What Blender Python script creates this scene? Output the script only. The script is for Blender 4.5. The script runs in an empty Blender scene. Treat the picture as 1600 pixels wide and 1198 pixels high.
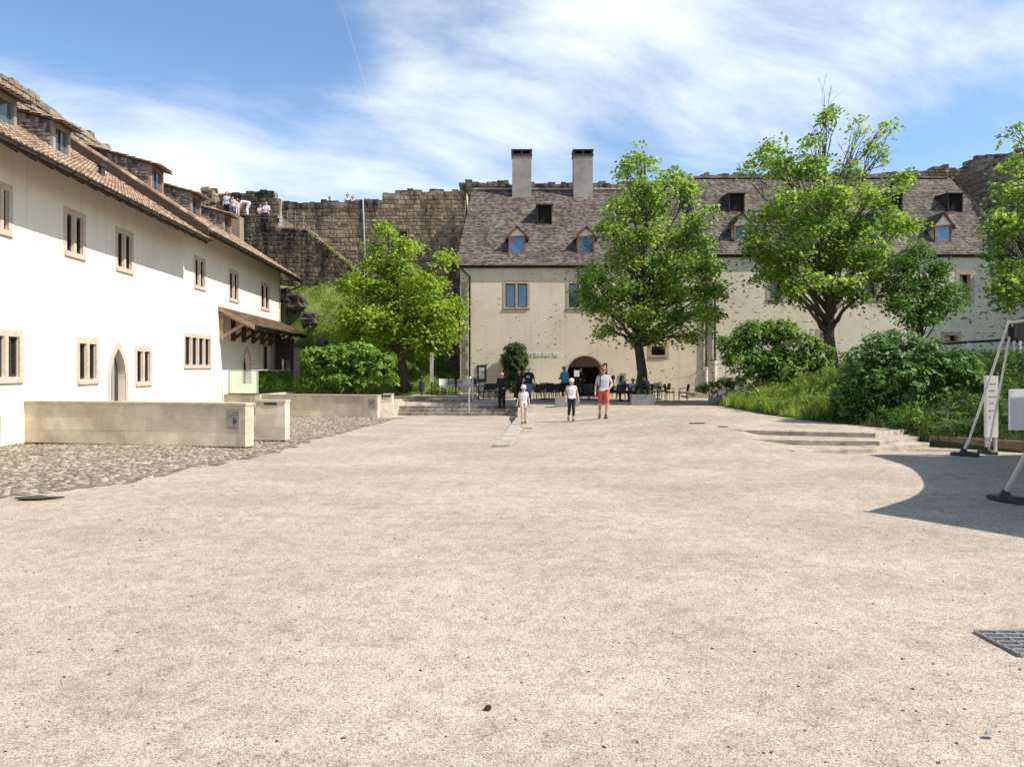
import bpy, math, random
import numpy as np
from mathutils import Vector, Matrix
random.seed(7)
RNG = np.random.default_rng(11)
SC = bpy.context.scene
COL = SC.collection
# ---------------------------------------------------------------- camera
CAMZ, F = 1.87, 1200.0
cam = bpy.data.cameras.new('camera'); camo = bpy.data.objects.new('camera', cam); COL.objects.link(camo)
camo.location = (0, 0, CAMZ); camo.rotation_euler = (math.radians(90), 0, 0)
cam.sensor_width = 36; cam.lens = 27; cam.shift_y = -24 / 1600
cam.clip_start = 0.1; cam.clip_end = 3000
SC.camera = camo
# ---------------------------------------------------------------- light
SUN_EL, SUN_AZ = math.radians(47), math.radians(106)      # azimuth clockwise from +Y
sd = Vector((math.sin(SUN_AZ) * math.cos(SUN_EL), math.cos(SUN_AZ) * math.cos(SUN_EL), math.sin(SUN_EL)))
sun = bpy.data.lights.new('sun', 'SUN'); sun.energy = 5.0; sun.angle = math.radians(0.5); sun.color = (1.0, 0.95, 0.86)
suno = bpy.data.objects.new('sun', sun); COL.objects.link(suno)
suno.rotation_euler = (-sd).to_track_quat('-Z', 'Y').to_euler()
SC.view_settings.view_transform = 'Standard'; SC.view_settings.look = 'None'
SC.view_settings.exposure = 0.45; SC.view_settings.gamma = 1.0
SC.view_settings.use_curve_mapping = False
SC.cycles.max_bounces = 6; SC.cycles.diffuse_bounces = 3; SC.cycles.transparent_max_bounces = 8
SC.cycles.use_denoising = True
W = bpy.data.worlds.new('World'); SC.world = W; W.use_nodes = True
nt = W.node_tree; N = nt.nodes; L = nt.links
bg = N['Background']
sky = N.new('ShaderNodeTexSky'); sky.sky_type = 'NISHITA'; sky.sun_disc = False
sky.sun_elevation = SUN_EL; sky.sun_rotation = SUN_AZ; sky.air_density = 1.0; sky.dust_density = 0.5; sky.ozone_density = 2.0
hs = N.new('ShaderNodeHueSaturation'); hs.inputs['Saturation'].default_value = 1.08; hs.inputs['Value'].default_value = 1.0
L.new(sky.outputs[0], hs.inputs['Color'])
tc = N.new('ShaderNodeTexCoord')
def wmath(op, a, b=None, c=None):
    n = N.new('ShaderNodeMath'); n.operation = op
    for i, v in enumerate((a, b, c)):
        if v is None: continue
        if isinstance(v, (int, float)): n.inputs[i].default_value = v
        else: L.new(v, n.inputs[i])
    return n.outputs[0]
def wdot(vec):
    n = N.new('ShaderNodeVectorMath'); n.operation = 'DOT_PRODUCT'
    L.new(tc.outputs['Generated'], n.inputs[0]); n.inputs[1].default_value = vec
    return n.outputs['Value']
def skydir(px, py):
    return Vector(((px - 800) / F, 1, (575 - py) / F)).normalized()
# cirrus: direction projected on a high flat layer, stretched and warped noise
sep = N.new('ShaderNodeSeparateXYZ'); L.new(tc.outputs['Generated'], sep.inputs[0])
zz = wmath('ADD', wmath('ABSOLUTE', sep.outputs[2]), 0.22)
cmb = N.new('ShaderNodeCombineXYZ')
ca, sa = math.cos(0.5), math.sin(0.5)
ux = wmath('DIVIDE', sep.outputs[0], zz); uy = wmath('DIVIDE', sep.outputs[1], zz)
L.new(wmath('MULTIPLY', wmath('ADD', wmath('MULTIPLY', ux, ca), wmath('MULTIPLY', uy, sa)), 0.55), cmb.inputs[0])
L.new(wmath('SUBTRACT', wmath('MULTIPLY', uy, ca), wmath('MULTIPLY', ux, sa)), cmb.inputs[1])
nz = N.new('ShaderNodeTexNoise'); nz.inputs['Scale'].default_value = 0.9; nz.inputs['Detail'].default_value = 9
nz.inputs['Roughness'].default_value = 0.52; nz.inputs['Distortion'].default_value = 0.25
L.new(cmb.outputs[0], nz.inputs['Vector'])
nz2 = N.new('ShaderNodeTexNoise'); nz2.inputs['Scale'].default_value = 3.4; nz2.inputs['Detail'].default_value = 8
nz2.inputs['Roughness'].default_value = 0.6; nz2.inputs['Distortion'].default_value = 0.35
L.new(cmb.outputs[0], nz2.inputs['Vector'])
total = wmath('ADD', wmath('MULTIPLY', wmath('SUBTRACT', nz.outputs[0], 0.47), 2.6), wmath('MULTIPLY', wmath('SUBTRACT', nz2.outputs[0], 0.5), 1.7))
# broad cloud banks and clear patches, fixed in the sky by direction: (px,py,sigma in radians,weight)
for px, py, sg, wt in ((870, 60, .10, .35), (800, 175, .09, .30), (1130, 110, .11, .30), (1340, 85, .06, .55), (1500, 110, .12, .35),
                       (1080, 215, .08, .25), (230, 235, .09, .50), (20, 190, .08, .35), (430, 285, .08, .40), (640, 295, .08, .30), (120, 30, .10, -.40), (620, 90, .04, .35), (560, 250, .09, .30),
                       (330, 50, .13, -.55), (480, 130, .08, -.50), (720, 30, .06, -.25), (990, 165, .05, -.35), (1330, 30, .05, -.30),
                       (1510, 235, .07, -.45), (1150, 250, .08, -.25), (300, 290, .05, .45), (1450, 330, .12, -.2), (950, 250, .06, -.2)):
    d = skydir(px, py)
    g = wmath('EXPONENT', wmath('MULTIPLY', wmath('SUBTRACT', 1.0, wdot(d)), -1.0 / (sg * sg)))
    total = wmath('ADD', total, wmath('MULTIPLY', g, wt))
mr = N.new('ShaderNodeMapRange'); mr.interpolation_type = 'SMOOTHSTEP'
mr.inputs['From Min'].default_value = -0.20; mr.inputs['From Max'].default_value = 0.95
mr.inputs['To Max'].default_value = 0.95
L.new(total, mr.inputs['Value'])
# an old contrail: a thin band on a great circle between two elevations
a, b = skydir(518, -40), skydir(592, 200)
nrm = a.cross(b).normalized()
band = wmath('EXPONENT', wmath('MULTIPLY', wmath('POWER', wdot(nrm), 2.0), -1.0 / (0.0010 ** 2)))
mid = (a + b).normalized(); half = math.cos(a.angle(b) / 2)
seg = N.new('ShaderNodeMapRange'); seg.inputs['From Min'].default_value = half; seg.inputs['From Max'].default_value = half + 0.004
L.new(wdot(mid), seg.inputs['Value'])
trail = wmath('MULTIPLY', wmath('MULTIPLY', band, seg.outputs[0]), 0.10)
mask = wmath('MINIMUM', wmath('ADD', mr.outputs[0], trail), 0.97)
mix = N.new('ShaderNodeMix'); mix.data_type = 'RGBA'
L.new(mask, mix.inputs[0]); L.new(hs.outputs[0], mix.inputs[6]); mix.inputs[7].default_value = (5.7, 5.95, 6.1, 1)
L.new(mix.outputs[2], bg.inputs['Color']); bg.inputs['Strength'].default_value = 0.145

# ---------------------------------------------------------------- helpers
def P(px, py, d): return Vector(((px - 800) * d / F, d, CAMZ - (py - 575) * d / F))
WLOC = {}
def wl(o):
    return WLOC.get(o.name, Vector((0, 0, 0))) if o is not None else Vector((0, 0, 0))
def tag(o, label=None, cat=None, group=None, kind=None):
    if label: o['label'] = label
    if cat: o['category'] = cat
    if group: o['group'] = group
    if kind: o['kind'] = kind
    return o
def thing(name, label, cat, loc=(0, 0, 0), group=None):
    o = bpy.data.objects.new(name, None); COL.objects.link(o); o.empty_display_size = 0.2
    o.location = loc; WLOC[o.name] = Vector(loc)
    return tag(o, label, cat, group)
def link_mesh(me, name, parent, mats, base=None):
    o = bpy.data.objects.new(name, me); COL.objects.link(o)
    for m in (mats if isinstance(mats, (list, tuple)) else [mats]): me.materials.append(m)
    if parent is not None:
        o.parent = parent
    WLOC[o.name] = wl(parent)
    return o
class MB:
    def __init__(s): s.v = []; s.f = []; s.m = []
    def add(s, vs, fs, mi=0):
        k = len(s.v); s.v.extend([tuple(x) for x in vs])
        for f in fs: s.f.append(tuple(i + k for i in f)); s.m.append(mi)
    def poly(s, vs, mi=0): s.add(vs, [tuple(range(len(vs)))], mi)
    def box(s, x0, x1, y0, y1, z0, z1, mi=0):
        s.add([(x0, y0, z0), (x1, y0, z0), (x1, y1, z0), (x0, y1, z0), (x0, y0, z1), (x1, y0, z1), (x1, y1, z1), (x0, y1, z1)],
              [(0, 3, 2, 1), (4, 5, 6, 7), (0, 1, 5, 4), (1, 2, 6, 5), (2, 3, 7, 6), (3, 0, 4, 7)], mi)
    def obox(s, c, u, v, w, mi=0, bev=0.0):   # centre and three half-extent vectors
        c, u, v, w = Vector(c), Vector(u), Vector(v), Vector(w)
        if bev <= 0:
            p = [c + a * u + b * v + e * w for e in (-1, 1) for b in (-1, 1) for a in (-1, 1)]
            s.add(p, [(0, 2, 3, 1), (4, 5, 7, 6), (0, 1, 5, 4), (2, 6, 7, 3), (0, 4, 6, 2), (1, 3, 7, 5)], mi)
        else:                                     # chamfered along w edges on the +w side
            lu, lv, lw = u.length, v.length, w.length
            bu, bv, bw = 1 - bev / lu, 1 - bev / lv, 1 - bev / lw
            p = []
            for (a, b, e) in ((1, 1, -1), (1, 1, bw), (bu, bv, 1)):
                for (sx, sy) in ((-1, -1), (1, -1), (1, 1), (-1, 1)):
                    p.append(c + sx * a * u + sy * b * v + e * w)
            fs = [(3, 2, 1, 0), (8, 9, 10, 11)]
            for r in (0, 4):
                for i in range(4):
                    j = (i + 1) % 4; fs.append((r + i, r + j, r + 4 + j, r + 4 + i))
            s.add(p, fs, mi)
    def prism(s, pts, ext, mi=0):               # polygon swept along a vector
        ext = Vector(ext); n = len(pts); a = [Vector(p) for p in pts]; b = [p + ext for p in a]
        fs = [tuple(range(n))[::-1], tuple(range(n, 2 * n))]
        for i in range(n):
            j = (i + 1) % n; fs.append((i, j, n + j, n + i))
        s.add(a + b, fs, mi)
    def tube(s, pts, rad, n=8, mi=0, caps=True):
        pts = [Vector(p) for p in pts]; m = len(pts)
        if not isinstance(rad, (list, tuple)): rad = [rad] * m
        vs = []; fs = []; ref = None
        for i, p in enumerate(pts):
            t = (pts[min(i + 1, m - 1)] - pts[max(i - 1, 0)]).normalized()
            if ref is None: ref = t.orthogonal().normalized()
            ref = (ref - t * ref.dot(t))
            ref = ref.normalized() if ref.length > 1e-6 else t.orthogonal().normalized()
            b = t.cross(ref)
            for k in range(n):
                an = 2 * math.pi * k / n; vs.append(p + rad[i] * (math.cos(an) * ref + math.sin(an) * b))
        for i in range(m - 1):
            for k in range(n):
                k2 = (k + 1) % n; fs.append((i * n + k, i * n + k2, (i + 1) * n + k2, (i + 1) * n + k))
        if caps: fs += [tuple(range(n))[::-1], tuple(range((m - 1) * n, m * n))]
        s.add(vs, fs, mi)
    def lathe(s, c, prof, n=20, mi=0):          # profile of (r,z)
        c = Vector(c); vs = []; fs = []
        for r, z in prof:
            for k in range(n):
                an = 2 * math.pi * k / n; vs.append(c + Vector((r * math.cos(an), r * math.sin(an), z)))
        for i in range(len(prof) - 1):
            for k in range(n):
                k2 = (k + 1) % n; fs.append((i * n + k, i * n + k2, (i + 1) * n + k2, (i + 1) * n + k))
        fs += [tuple(range(n))[::-1], tuple(range((len(prof) - 1) * n, len(prof) * n))]
        s.add(vs, fs, mi)
    def build(s, name, mats, parent=None, smooth=False):
        off = wl(parent); me = bpy.data.meshes.new(name)
        me.from_pydata([(x - off.x, y - off.y, z - off.z) for x, y, z in s.v], [], s.f)
        if isinstance(mats, (list, tuple)) and len(mats) > 1: me.polygons.foreach_set('material_index', s.m)
        if smooth: me.polygons.foreach_set('use_smooth', [True] * len(s.f))
        me.update()
        return link_mesh(me, name, parent, mats)
def np_mesh(name, V, Fc, k, mat, parent=None, smooth=False):   # all faces with k corners
    off = np.array(wl(parent)); V = (np.asarray(V, dtype=np.float64) - off).astype(np.float32); Fc = np.asarray(Fc, dtype=np.int32)
    me = bpy.data.meshes.new(name)
    me.vertices.add(len(V)); me.vertices.foreach_set('co', V.ravel())
    me.loops.add(Fc.size); me.loops.foreach_set('vertex_index', Fc.ravel())
    nf = Fc.size // k
    me.polygons.add(nf); me.polygons.foreach_set('loop_start', np.arange(nf, dtype=np.int32) * k)
    if smooth: me.polygons.foreach_set('use_smooth', np.ones(nf, dtype=bool))
    me.update(calc_edges=True); me.validate()
    return link_mesh(me, name, parent, mat)
def copy_tree(o, parent=None):
    c = o.copy(); COL.objects.link(c)
    if parent is not None: c.parent = parent
    for ch in [x for x in COL.objects if x.parent == o]: copy_tree(ch, c)
    return c
# ---------------------------------------------------------------- materials
def nodes_of(m):
    m.use_nodes = True; return m.node_tree.nodes, m.node_tree.links, m.node_tree.nodes['Principled BSDF']
def M(name, col, rough=0.8, var=0.15, scale=4.0, col2=None, bump=0.0, bscale=30.0, island=0.0, metal=0.0, spec=0.3, detail=5, thr=None, stretch=None):
    m = bpy.data.materials.new(name); n, l, b = nodes_of(m)
    b.inputs['Roughness'].default_value = rough; b.inputs['Metallic'].default_value = metal
    b.inputs['Specular IOR Level'].default_value = spec
    t = n.new('ShaderNodeTexCoord'); vec = t.outputs['Object']
    if stretch:
        mp = n.new('ShaderNodeMapping'); mp.inputs['Scale'].default_value = stretch; l.new(vec, mp.inputs[0]); vec = mp.outputs[0]
    nz = n.new('ShaderNodeTexNoise'); nz.inputs['Scale'].default_value = scale; nz.inputs['Detail'].default_value = detail; nz.inputs['Roughness'].default_value = 0.6
    l.new(vec, nz.inputs['Vector'])
    r = n.new('ShaderNodeValToRGB'); lo, hi = thr or (0.3, 0.7)
    r.color_ramp.elements[0].position = lo; r.color_ramp.elements[1].position = hi
    c1 = [max(0, c * (1 - var)) for c in col]; c2 = col2 or [min(1, c * (1 + var)) for c in col]
    r.color_ramp.elements[0].color = (*c1, 1); r.color_ramp.elements[1].color = (*c2, 1)
    l.new(nz.outputs[0], r.inputs[0]); out = r.outputs[0]
    if island:
        g = n.new('ShaderNodeNewGeometry'); h = n.new('ShaderNodeHueSaturation')
        mr = n.new('ShaderNodeMapRange'); mr.inputs['To Min'].default_value = 1 - island; mr.inputs['To Max'].default_value = 1 + island
        l.new(g.outputs['Random Per Island'], mr.inputs[0]); l.new(mr.outputs[0], h.inputs['Value'])
        m2 = n.new('ShaderNodeMath'); m2.operation = 'MULTIPLY'; m2.inputs[1].default_value = 7.13; l.new(g.outputs['Random Per Island'], m2.inputs[0])
        m3 = n.new('ShaderNodeMath'); m3.operation = 'FRACT'; l.new(m2.outputs[0], m3.inputs[0])
        m4 = n.new('ShaderNodeMapRange'); m4.inputs['To Min'].default_value = 0.5 - island * .03; m4.inputs['To Max'].default_value = 0.5 + island * .03
        l.new(m3.outputs[0], m4.inputs[0]); l.new(m4.outputs[0], h.inputs['Hue'])
        l.new(out, h.inputs['Color']); out = h.outputs[0]
    l.new(out, b.inputs['Base Color'])
    if bump:
        z2 = n.new('ShaderNodeTexNoise'); z2.inputs['Scale'].default_value = bscale; z2.inputs['Detail'].default_value = 6
        l.new(t.outputs['Object'], z2.inputs['Vector'])
        bp = n.new('ShaderNodeBump'); bp.inputs['Strength'].default_value = min(1, bump); bp.inputs['Distance'].default_value = 0.02
        l.new(z2.outputs[0], bp.inputs['Height']); l.new(bp.outputs[0], b.inputs['Normal'])
    return m
def leaf_mat(name, dark, mid, light, trans=0.35, rough=0.55):
    m = bpy.data.materials.new(name); n, l, b = nodes_of(m)
    g = n.new('ShaderNodeNewGeometry'); r = n.new('ShaderNodeValToRGB'); e = r.color_ramp.elements
    e[0].color = (*dark, 1); e[1].color = (*light, 1); x = e.new(0.5); x.color = (*mid, 1)
    t = n.new('ShaderNodeTexCoord'); nz = n.new('ShaderNodeTexNoise'); nz.inputs['Scale'].default_value = 0.9; nz.inputs['Detail'].default_value = 2
    l.new(t.outputs['Object'], nz.inputs['Vector'])
    a = n.new('ShaderNodeMath'); a.operation = 'MULTIPLY_ADD'; a.inputs[1].default_value = 0.55; l.new(g.outputs['Random Per Island'], a.inputs[0])
    s = n.new('ShaderNodeMath'); s.operation = 'MULTIPLY_ADD'; s.inputs[1].default_value = 1.6; s.inputs[2].default_value = -0.58; l.new(nz.outputs[0], s.inputs[0])
    l.new(s.outputs[0], a.inputs[2]); l.new(a.outputs[0], r.inputs[0])
    l.new(r.outputs[0], b.inputs['Base Color']); b.inputs['Roughness'].default_value = rough; b.inputs['Specular IOR Level'].default_value = 0.35
    tr = n.new('ShaderNodeBsdfTranslucent')
    hsv = n.new('ShaderNodeHueSaturation'); hsv.inputs['Hue'].default_value = 0.485; hsv.inputs['Value'].default_value = 1.5
    l.new(r.outputs[0], hsv.inputs['Color']); l.new(hsv.outputs[0], tr.inputs[0])
    mx = n.new('ShaderNodeMixShader'); mx.inputs[0].default_value = trans
    l.new(b.outputs[0], mx.inputs[1]); l.new(tr.outputs[0], mx.inputs[2]); l.new(mx.outputs[0], n['Material Output'].inputs[0])
    return m
def stain_mat(name, cols, stain, amount=(0.45, 0.7), island=True, bump=0.6, zfade=None, streak=(1.2, 1.2, .35), nscale=.55):
    """stone: a colour per stone from a ramp, grain, plus dark weather stains running down"""
    m = bpy.data.materials.new(name); n, l, b = nodes_of(m); b.inputs['Roughness'].default_value = 0.9; b.inputs['Specular IOR Level'].default_value = 0.15
    t = n.new('ShaderNodeTexCoord'); r = n.new('ShaderNodeValToRGB'); e = r.color_ramp.elements
    e[0].color = (*cols[0], 1); e[1].color = (*cols[-1], 1)
    for i, c in enumerate(cols[1:-1]): x = e.new((i + 1) / (len(cols) - 1)); x.color = (*c, 1)
    nz = n.new('ShaderNodeTexNoise'); nz.inputs['Scale'].default_value = 6; nz.inputs['Detail'].default_value = 8; l.new(t.outputs['Object'], nz.inputs['Vector'])
    if island:
        g = n.new('ShaderNodeNewGeometry'); a = n.new('ShaderNodeMath'); a.operation = 'MULTIPLY_ADD'; a.inputs[1].default_value = 0.75
        s = n.new('ShaderNodeMath'); s.operation = 'MULTIPLY_ADD'; s.inputs[1].default_value = 0.7; s.inputs[2].default_value = -0.22
        l.new(nz.outputs[0], s.inputs[0]); l.new(g.outputs['Random Per Island'], a.inputs[0]); l.new(s.outputs[0], a.inputs[2]); l.new(a.outputs[0], r.inputs[0])
    else: l.new(nz.outputs[0], r.inputs[0])
    mp = n.new('ShaderNodeMapping'); mp.inputs['Scale'].default_value = streak; l.new(t.outputs['Object'], mp.inputs[0])
    z2 = n.new('ShaderNodeTexNoise'); z2.inputs['Scale'].default_value = nscale; z2.inputs['Detail'].default_value = 8; z2.inputs['Roughness'].default_value = 0.65
    l.new(mp.outputs[0], z2.inputs['Vector']); val = z2.outputs[0]
    if zfade:
        sp = n.new('ShaderNodeSeparateXYZ'); l.new(t.outputs['Object'], sp.inputs[0])
        f = n.new('ShaderNodeMapRange'); f.inputs['From Min'].default_value = zfade[0]; f.inputs['From Max'].default_value = zfade[1]; f.inputs['To Max'].default_value = zfade[2]
        l.new(sp.outputs[2], f.inputs[0]); ad = n.new('ShaderNodeMath'); l.new(val, ad.inputs[0]); l.new(f.outputs[0], ad.inputs[1]); val = ad.outputs[0]
    mr = n.new('ShaderNodeMapRange'); mr.inputs['From Min'].default_value = amount[0]; mr.inputs['From Max'].default_value = amount[1]; l.new(val, mr.inputs[0])
    mx = n.new('ShaderNodeMix'); mx.data_type = 'RGBA'; l.new(mr.outputs[0], mx.inputs[0]); l.new(r.outputs[0], mx.inputs[6]); mx.inputs[7].default_value = (*stain, 1)
    l.new(mx.outputs[2], b.inputs['Base Color'])
    bp = n.new('ShaderNodeBump'); bp.inputs['Strength'].default_value = bump; bp.inputs['Distance'].default_value = 0.03
    l.new(nz.outputs[0], bp.inputs['Height']); l.new(bp.outputs[0], b.inputs['Normal'])
    return m
def plaster_mat(name, col, patch, pthr=(0.66, 0.70), dirt=(.5, .46, .38), dthr=(.52, .8)):
    """lime plaster: mottled, with small flat patches where stones show through"""
    m = bpy.data.materials.new(name); n, l, b = nodes_of(m); b.inputs['Roughness'].default_value = 0.92; b.inputs['Specular IOR Level'].default_value = 0.1
    t = n.new('ShaderNodeTexCoord')
    def noise(scale, det, vec, rough=.6):
        z = n.new('ShaderNodeTexNoise'); z.inputs['Scale'].default_value = scale; z.inputs['Detail'].default_value = det; z.inputs['Roughness'].default_value = rough
        l.new(vec, z.inputs['Vector']); return z.outputs[0]
    def mixc(f, a, c):
        x = n.new('ShaderNodeMix'); x.data_type = 'RGBA'; l.new(f, x.inputs[0])
        if isinstance(a, tuple): x.inputs[6].default_value = (*a, 1)
        else: l.new(a, x.inputs[6])
        x.inputs[7].default_value = (*c, 1); return x.outputs[2]
    def rng(v, lo, hi, tm=1.0):
        x = n.new('ShaderNodeMapRange'); x.inputs['From Min'].default_value = lo; x.inputs['From Max'].default_value = hi; x.inputs['To Max'].default_value = tm
        l.new(v, x.inputs[0]); return x.outputs[0]
    o = t.outputs['Object']
    c = mixc(rng(noise(0.5, 6, o), dthr[0], dthr[1], .9), col, dirt)
    c = mixc(rng(noise(9, 6, o), .45, .8, .35), c, tuple(k * .82 for k in col))
    m5 = n.new('ShaderNodeMapping'); m5.inputs['Scale'].default_value = (3.2, 3.2, .16); l.new(o, m5.inputs[0])
    c = mixc(rng(noise(1.0, 6, m5.outputs[0], .65), .54, .78, .55), c, tuple(k * .60 for k in col))
    mp = n.new('ShaderNodeMapping'); mp.inputs['Scale'].default_value = (1.0, 1.0, 1.9); l.new(o, mp.inputs[0])
    cl = noise(.45, 2, o)                                  # patches come in clusters
    sm = n.new('ShaderNodeMath'); sm.operation = 'MULTIPLY_ADD'; sm.inputs[1].default_value = .30; l.new(cl, sm.inputs[0]); l.new(noise(3.0, 4, mp.outputs[0], .58), sm.inputs[2])
    pt = rng(sm.outputs[0], pthr[0] + .15, pthr[1] + .15)
    c = mixc(pt, c, patch)
    l.new(c, b.inputs['Base Color'])
    bp = n.new('ShaderNodeBump'); bp.inputs['Strength'].default_value = 0.4; bp.inputs['Distance'].default_value = 0.02
    h = n.new('ShaderNodeMath'); h.operation = 'SUBTRACT'; l.new(noise(14, 6, o), h.inputs[0]); l.new(pt, h.inputs[1])
    l.new(h.outputs[0], bp.inputs['Height']); l.new(bp.outputs[0], b.inputs['Normal'])
    return m
def ground_mat(name, a, b_, c, dark):
    m = bpy.data.materials.new(name); n, l, b = nodes_of(m); b.inputs['Roughness'].default_value = 0.95; b.inputs['Specular IOR Level'].default_value = 0.1
    t = n.new('ShaderNodeTexCoord'); o = t.outputs['Object']
    def noise(scale, det, rough=.6, vec=None):
        z = n.new('ShaderNodeTexNoise'); z.inputs['Scale'].default_value = scale; z.inputs['Detail'].default_value = det; z.inputs['Roughness'].default_value = rough
        l.new(vec or o, z.inputs['Vector']); return z.outputs[0]
    def ramp(v, stops):
        r = n.new('ShaderNodeValToRGB'); e = r.color_ramp.elements
        e[0].position, e[0].color = stops[0][0], (*stops[0][1], 1); e[1].position, e[1].color = stops[-1][0], (*stops[-1][1], 1)
        for p, k in stops[1:-1]: x = e.new(p); x.color = (*k, 1)
        l.new(v, r.inputs[0]); return r.outputs[0]
    def mx(f, x1, x2, bt='MIX'):
        x = n.new('ShaderNodeMix'); x.data_type = 'RGBA'; x.blend_type = bt
        if isinstance(f, float): x.inputs[0].default_value = f
        else: l.new(f, x.inputs[0])
        for k, v in ((6, x1), (7, x2)):
            if isinstance(v, tuple): x.inputs[k].default_value = (*v, 1)
            else: l.new(v, x.inputs[k])
        return x.outputs[2]
    mp = n.new('ShaderNodeMapping'); mp.inputs['Rotation'].default_value = (0, 0, .35); mp.inputs['Scale'].default_value = (.8, 1.1, 1); l.new(o, mp.inputs[0])
    base = ramp(noise(.55, 7, .65, mp.outputs[0]), [(.32, a), (.5, b_), (.68, c)])
    scuff = ramp(noise(4.5, 9, .78), [(.34, (.74, .725, .71)), (.52, (1, 1, 1)), (.68, (1.13, 1.12, 1.10))])
    col = mx(1.0, base, scuff, 'MULTIPLY')
    wear = ramp(noise(.16, 4, .55), [(.36, (.955, .945, .935)), (.5, (1, 1, 1)), (.64, (1.04, 1.035, 1.03))])
    col = mx(1.0, col, wear, 'MULTIPLY')
    mp2 = n.new('ShaderNodeMapping'); mp2.inputs['Rotation'].default_value = (0, 0, -.5); mp2.inputs['Scale'].default_value = (.35, 2.6, 1); l.new(o, mp2.inputs[0])
    drag = ramp(noise(1.1, 6, .6, mp2.outputs[0]), [(.30, (.90, .885, .87)), (.42, (1, 1, 1)), (.66, (1, 1, 1)), (.74, (1.10, 1.09, 1.06))])
    col = mx(.8, col, drag, 'MULTIPLY')
    v = n.new('ShaderNodeTexVoronoi'); v.inputs['Scale'].default_value = 150; l.new(o, v.inputs['Vector'])
    hs = n.new('ShaderNodeSeparateColor'); l.new(v.outputs['Color'], hs.inputs[0])
    grain = ramp(hs.outputs[0], [(.0, (.30, .28, .26)), (.22, (.80, .79, .77)), (.7, (1.04, 1.02, 1.0)), (1, (1.45, 1.42, 1.38))])
    col = mx(.95, col, grain, 'MULTIPLY')
    v3 = n.new('ShaderNodeTexVoronoi'); v3.inputs['Scale'].default_value = 48; l.new(o, v3.inputs['Vector'])
    h3 = n.new('ShaderNodeSeparateColor'); l.new(v3.outputs['Color'], h3.inputs[0])
    g3 = ramp(h3.outputs[1], [(.0, (.50, .48, .47)), (.06, (.93, .92, .91)), (.9, (1, 1, 1)), (1, (1.2, 1.18, 1.15))])
    col = mx(.7, col, g3, 'MULTIPLY')
    v2 = n.new('ShaderNodeTexVoronoi'); v2.inputs['Scale'].default_value = 9; v2.inputs['Randomness'].default_value = 1; l.new(o, v2.inputs['Vector'])
    r2 = n.new('ShaderNodeMapRange'); r2.inputs['From Min'].default_value = .09; r2.inputs['From Max'].default_value = .05; l.new(v2.outputs['Distance'], r2.inputs[0])
    hh = n.new('ShaderNodeSeparateColor'); l.new(v2.outputs['Color'], hh.inputs[0])
    r3 = n.new('ShaderNodeMath'); r3.operation = 'GREATER_THAN'; r3.inputs[1].default_value = .8; l.new(hh.outputs[1], r3.inputs[0])
    r4 = n.new('ShaderNodeMath'); r4.operation = 'MULTIPLY'; l.new(r2.outputs[0], r4.inputs[0]); l.new(r3.outputs[0], r4.inputs[1])
    col = mx(r4.outputs[0], col, dark)
    l.new(col, b.inputs['Base Color'])
    bp = n.new('ShaderNodeBump'); bp.inputs['Strength'].default_value = .55; bp.inputs['Distance'].default_value = 0.012
    ad = n.new('ShaderNodeMath'); l.new(noise(3.5, 10, .75, mp.outputs[0]), ad.inputs[0]); l.new(hs.outputs[0], ad.inputs[1])
    l.new(ad.outputs[0], bp.inputs['Height']); l.new(bp.outputs[0], b.inputs['Normal'])
    return m
def glass_pane(name, col, rough=.04, metal=.0, spec=1.0):
    m = bpy.data.materials.new(name); n, l, b = nodes_of(m)
    b.inputs['Base Color'].default_value = (*col, 1); b.inputs['Roughness'].default_value = rough; b.inputs['Metallic'].default_value = metal
    b.inputs['Specular IOR Level'].default_value = spec
    t = n.new('ShaderNodeTexCoord'); z = n.new('ShaderNodeTexNoise'); z.inputs['Scale'].default_value = 1.2; l.new(t.outputs['Object'], z.inputs['Vector'])
    bp = n.new('ShaderNodeBump'); bp.inputs['Strength'].default_value = .12; bp.inputs['Distance'].default_value = .02; l.new(z.outputs[0], bp.inputs['Height']); l.new(bp.outputs[0], b.inputs['Normal'])
    return m
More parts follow.
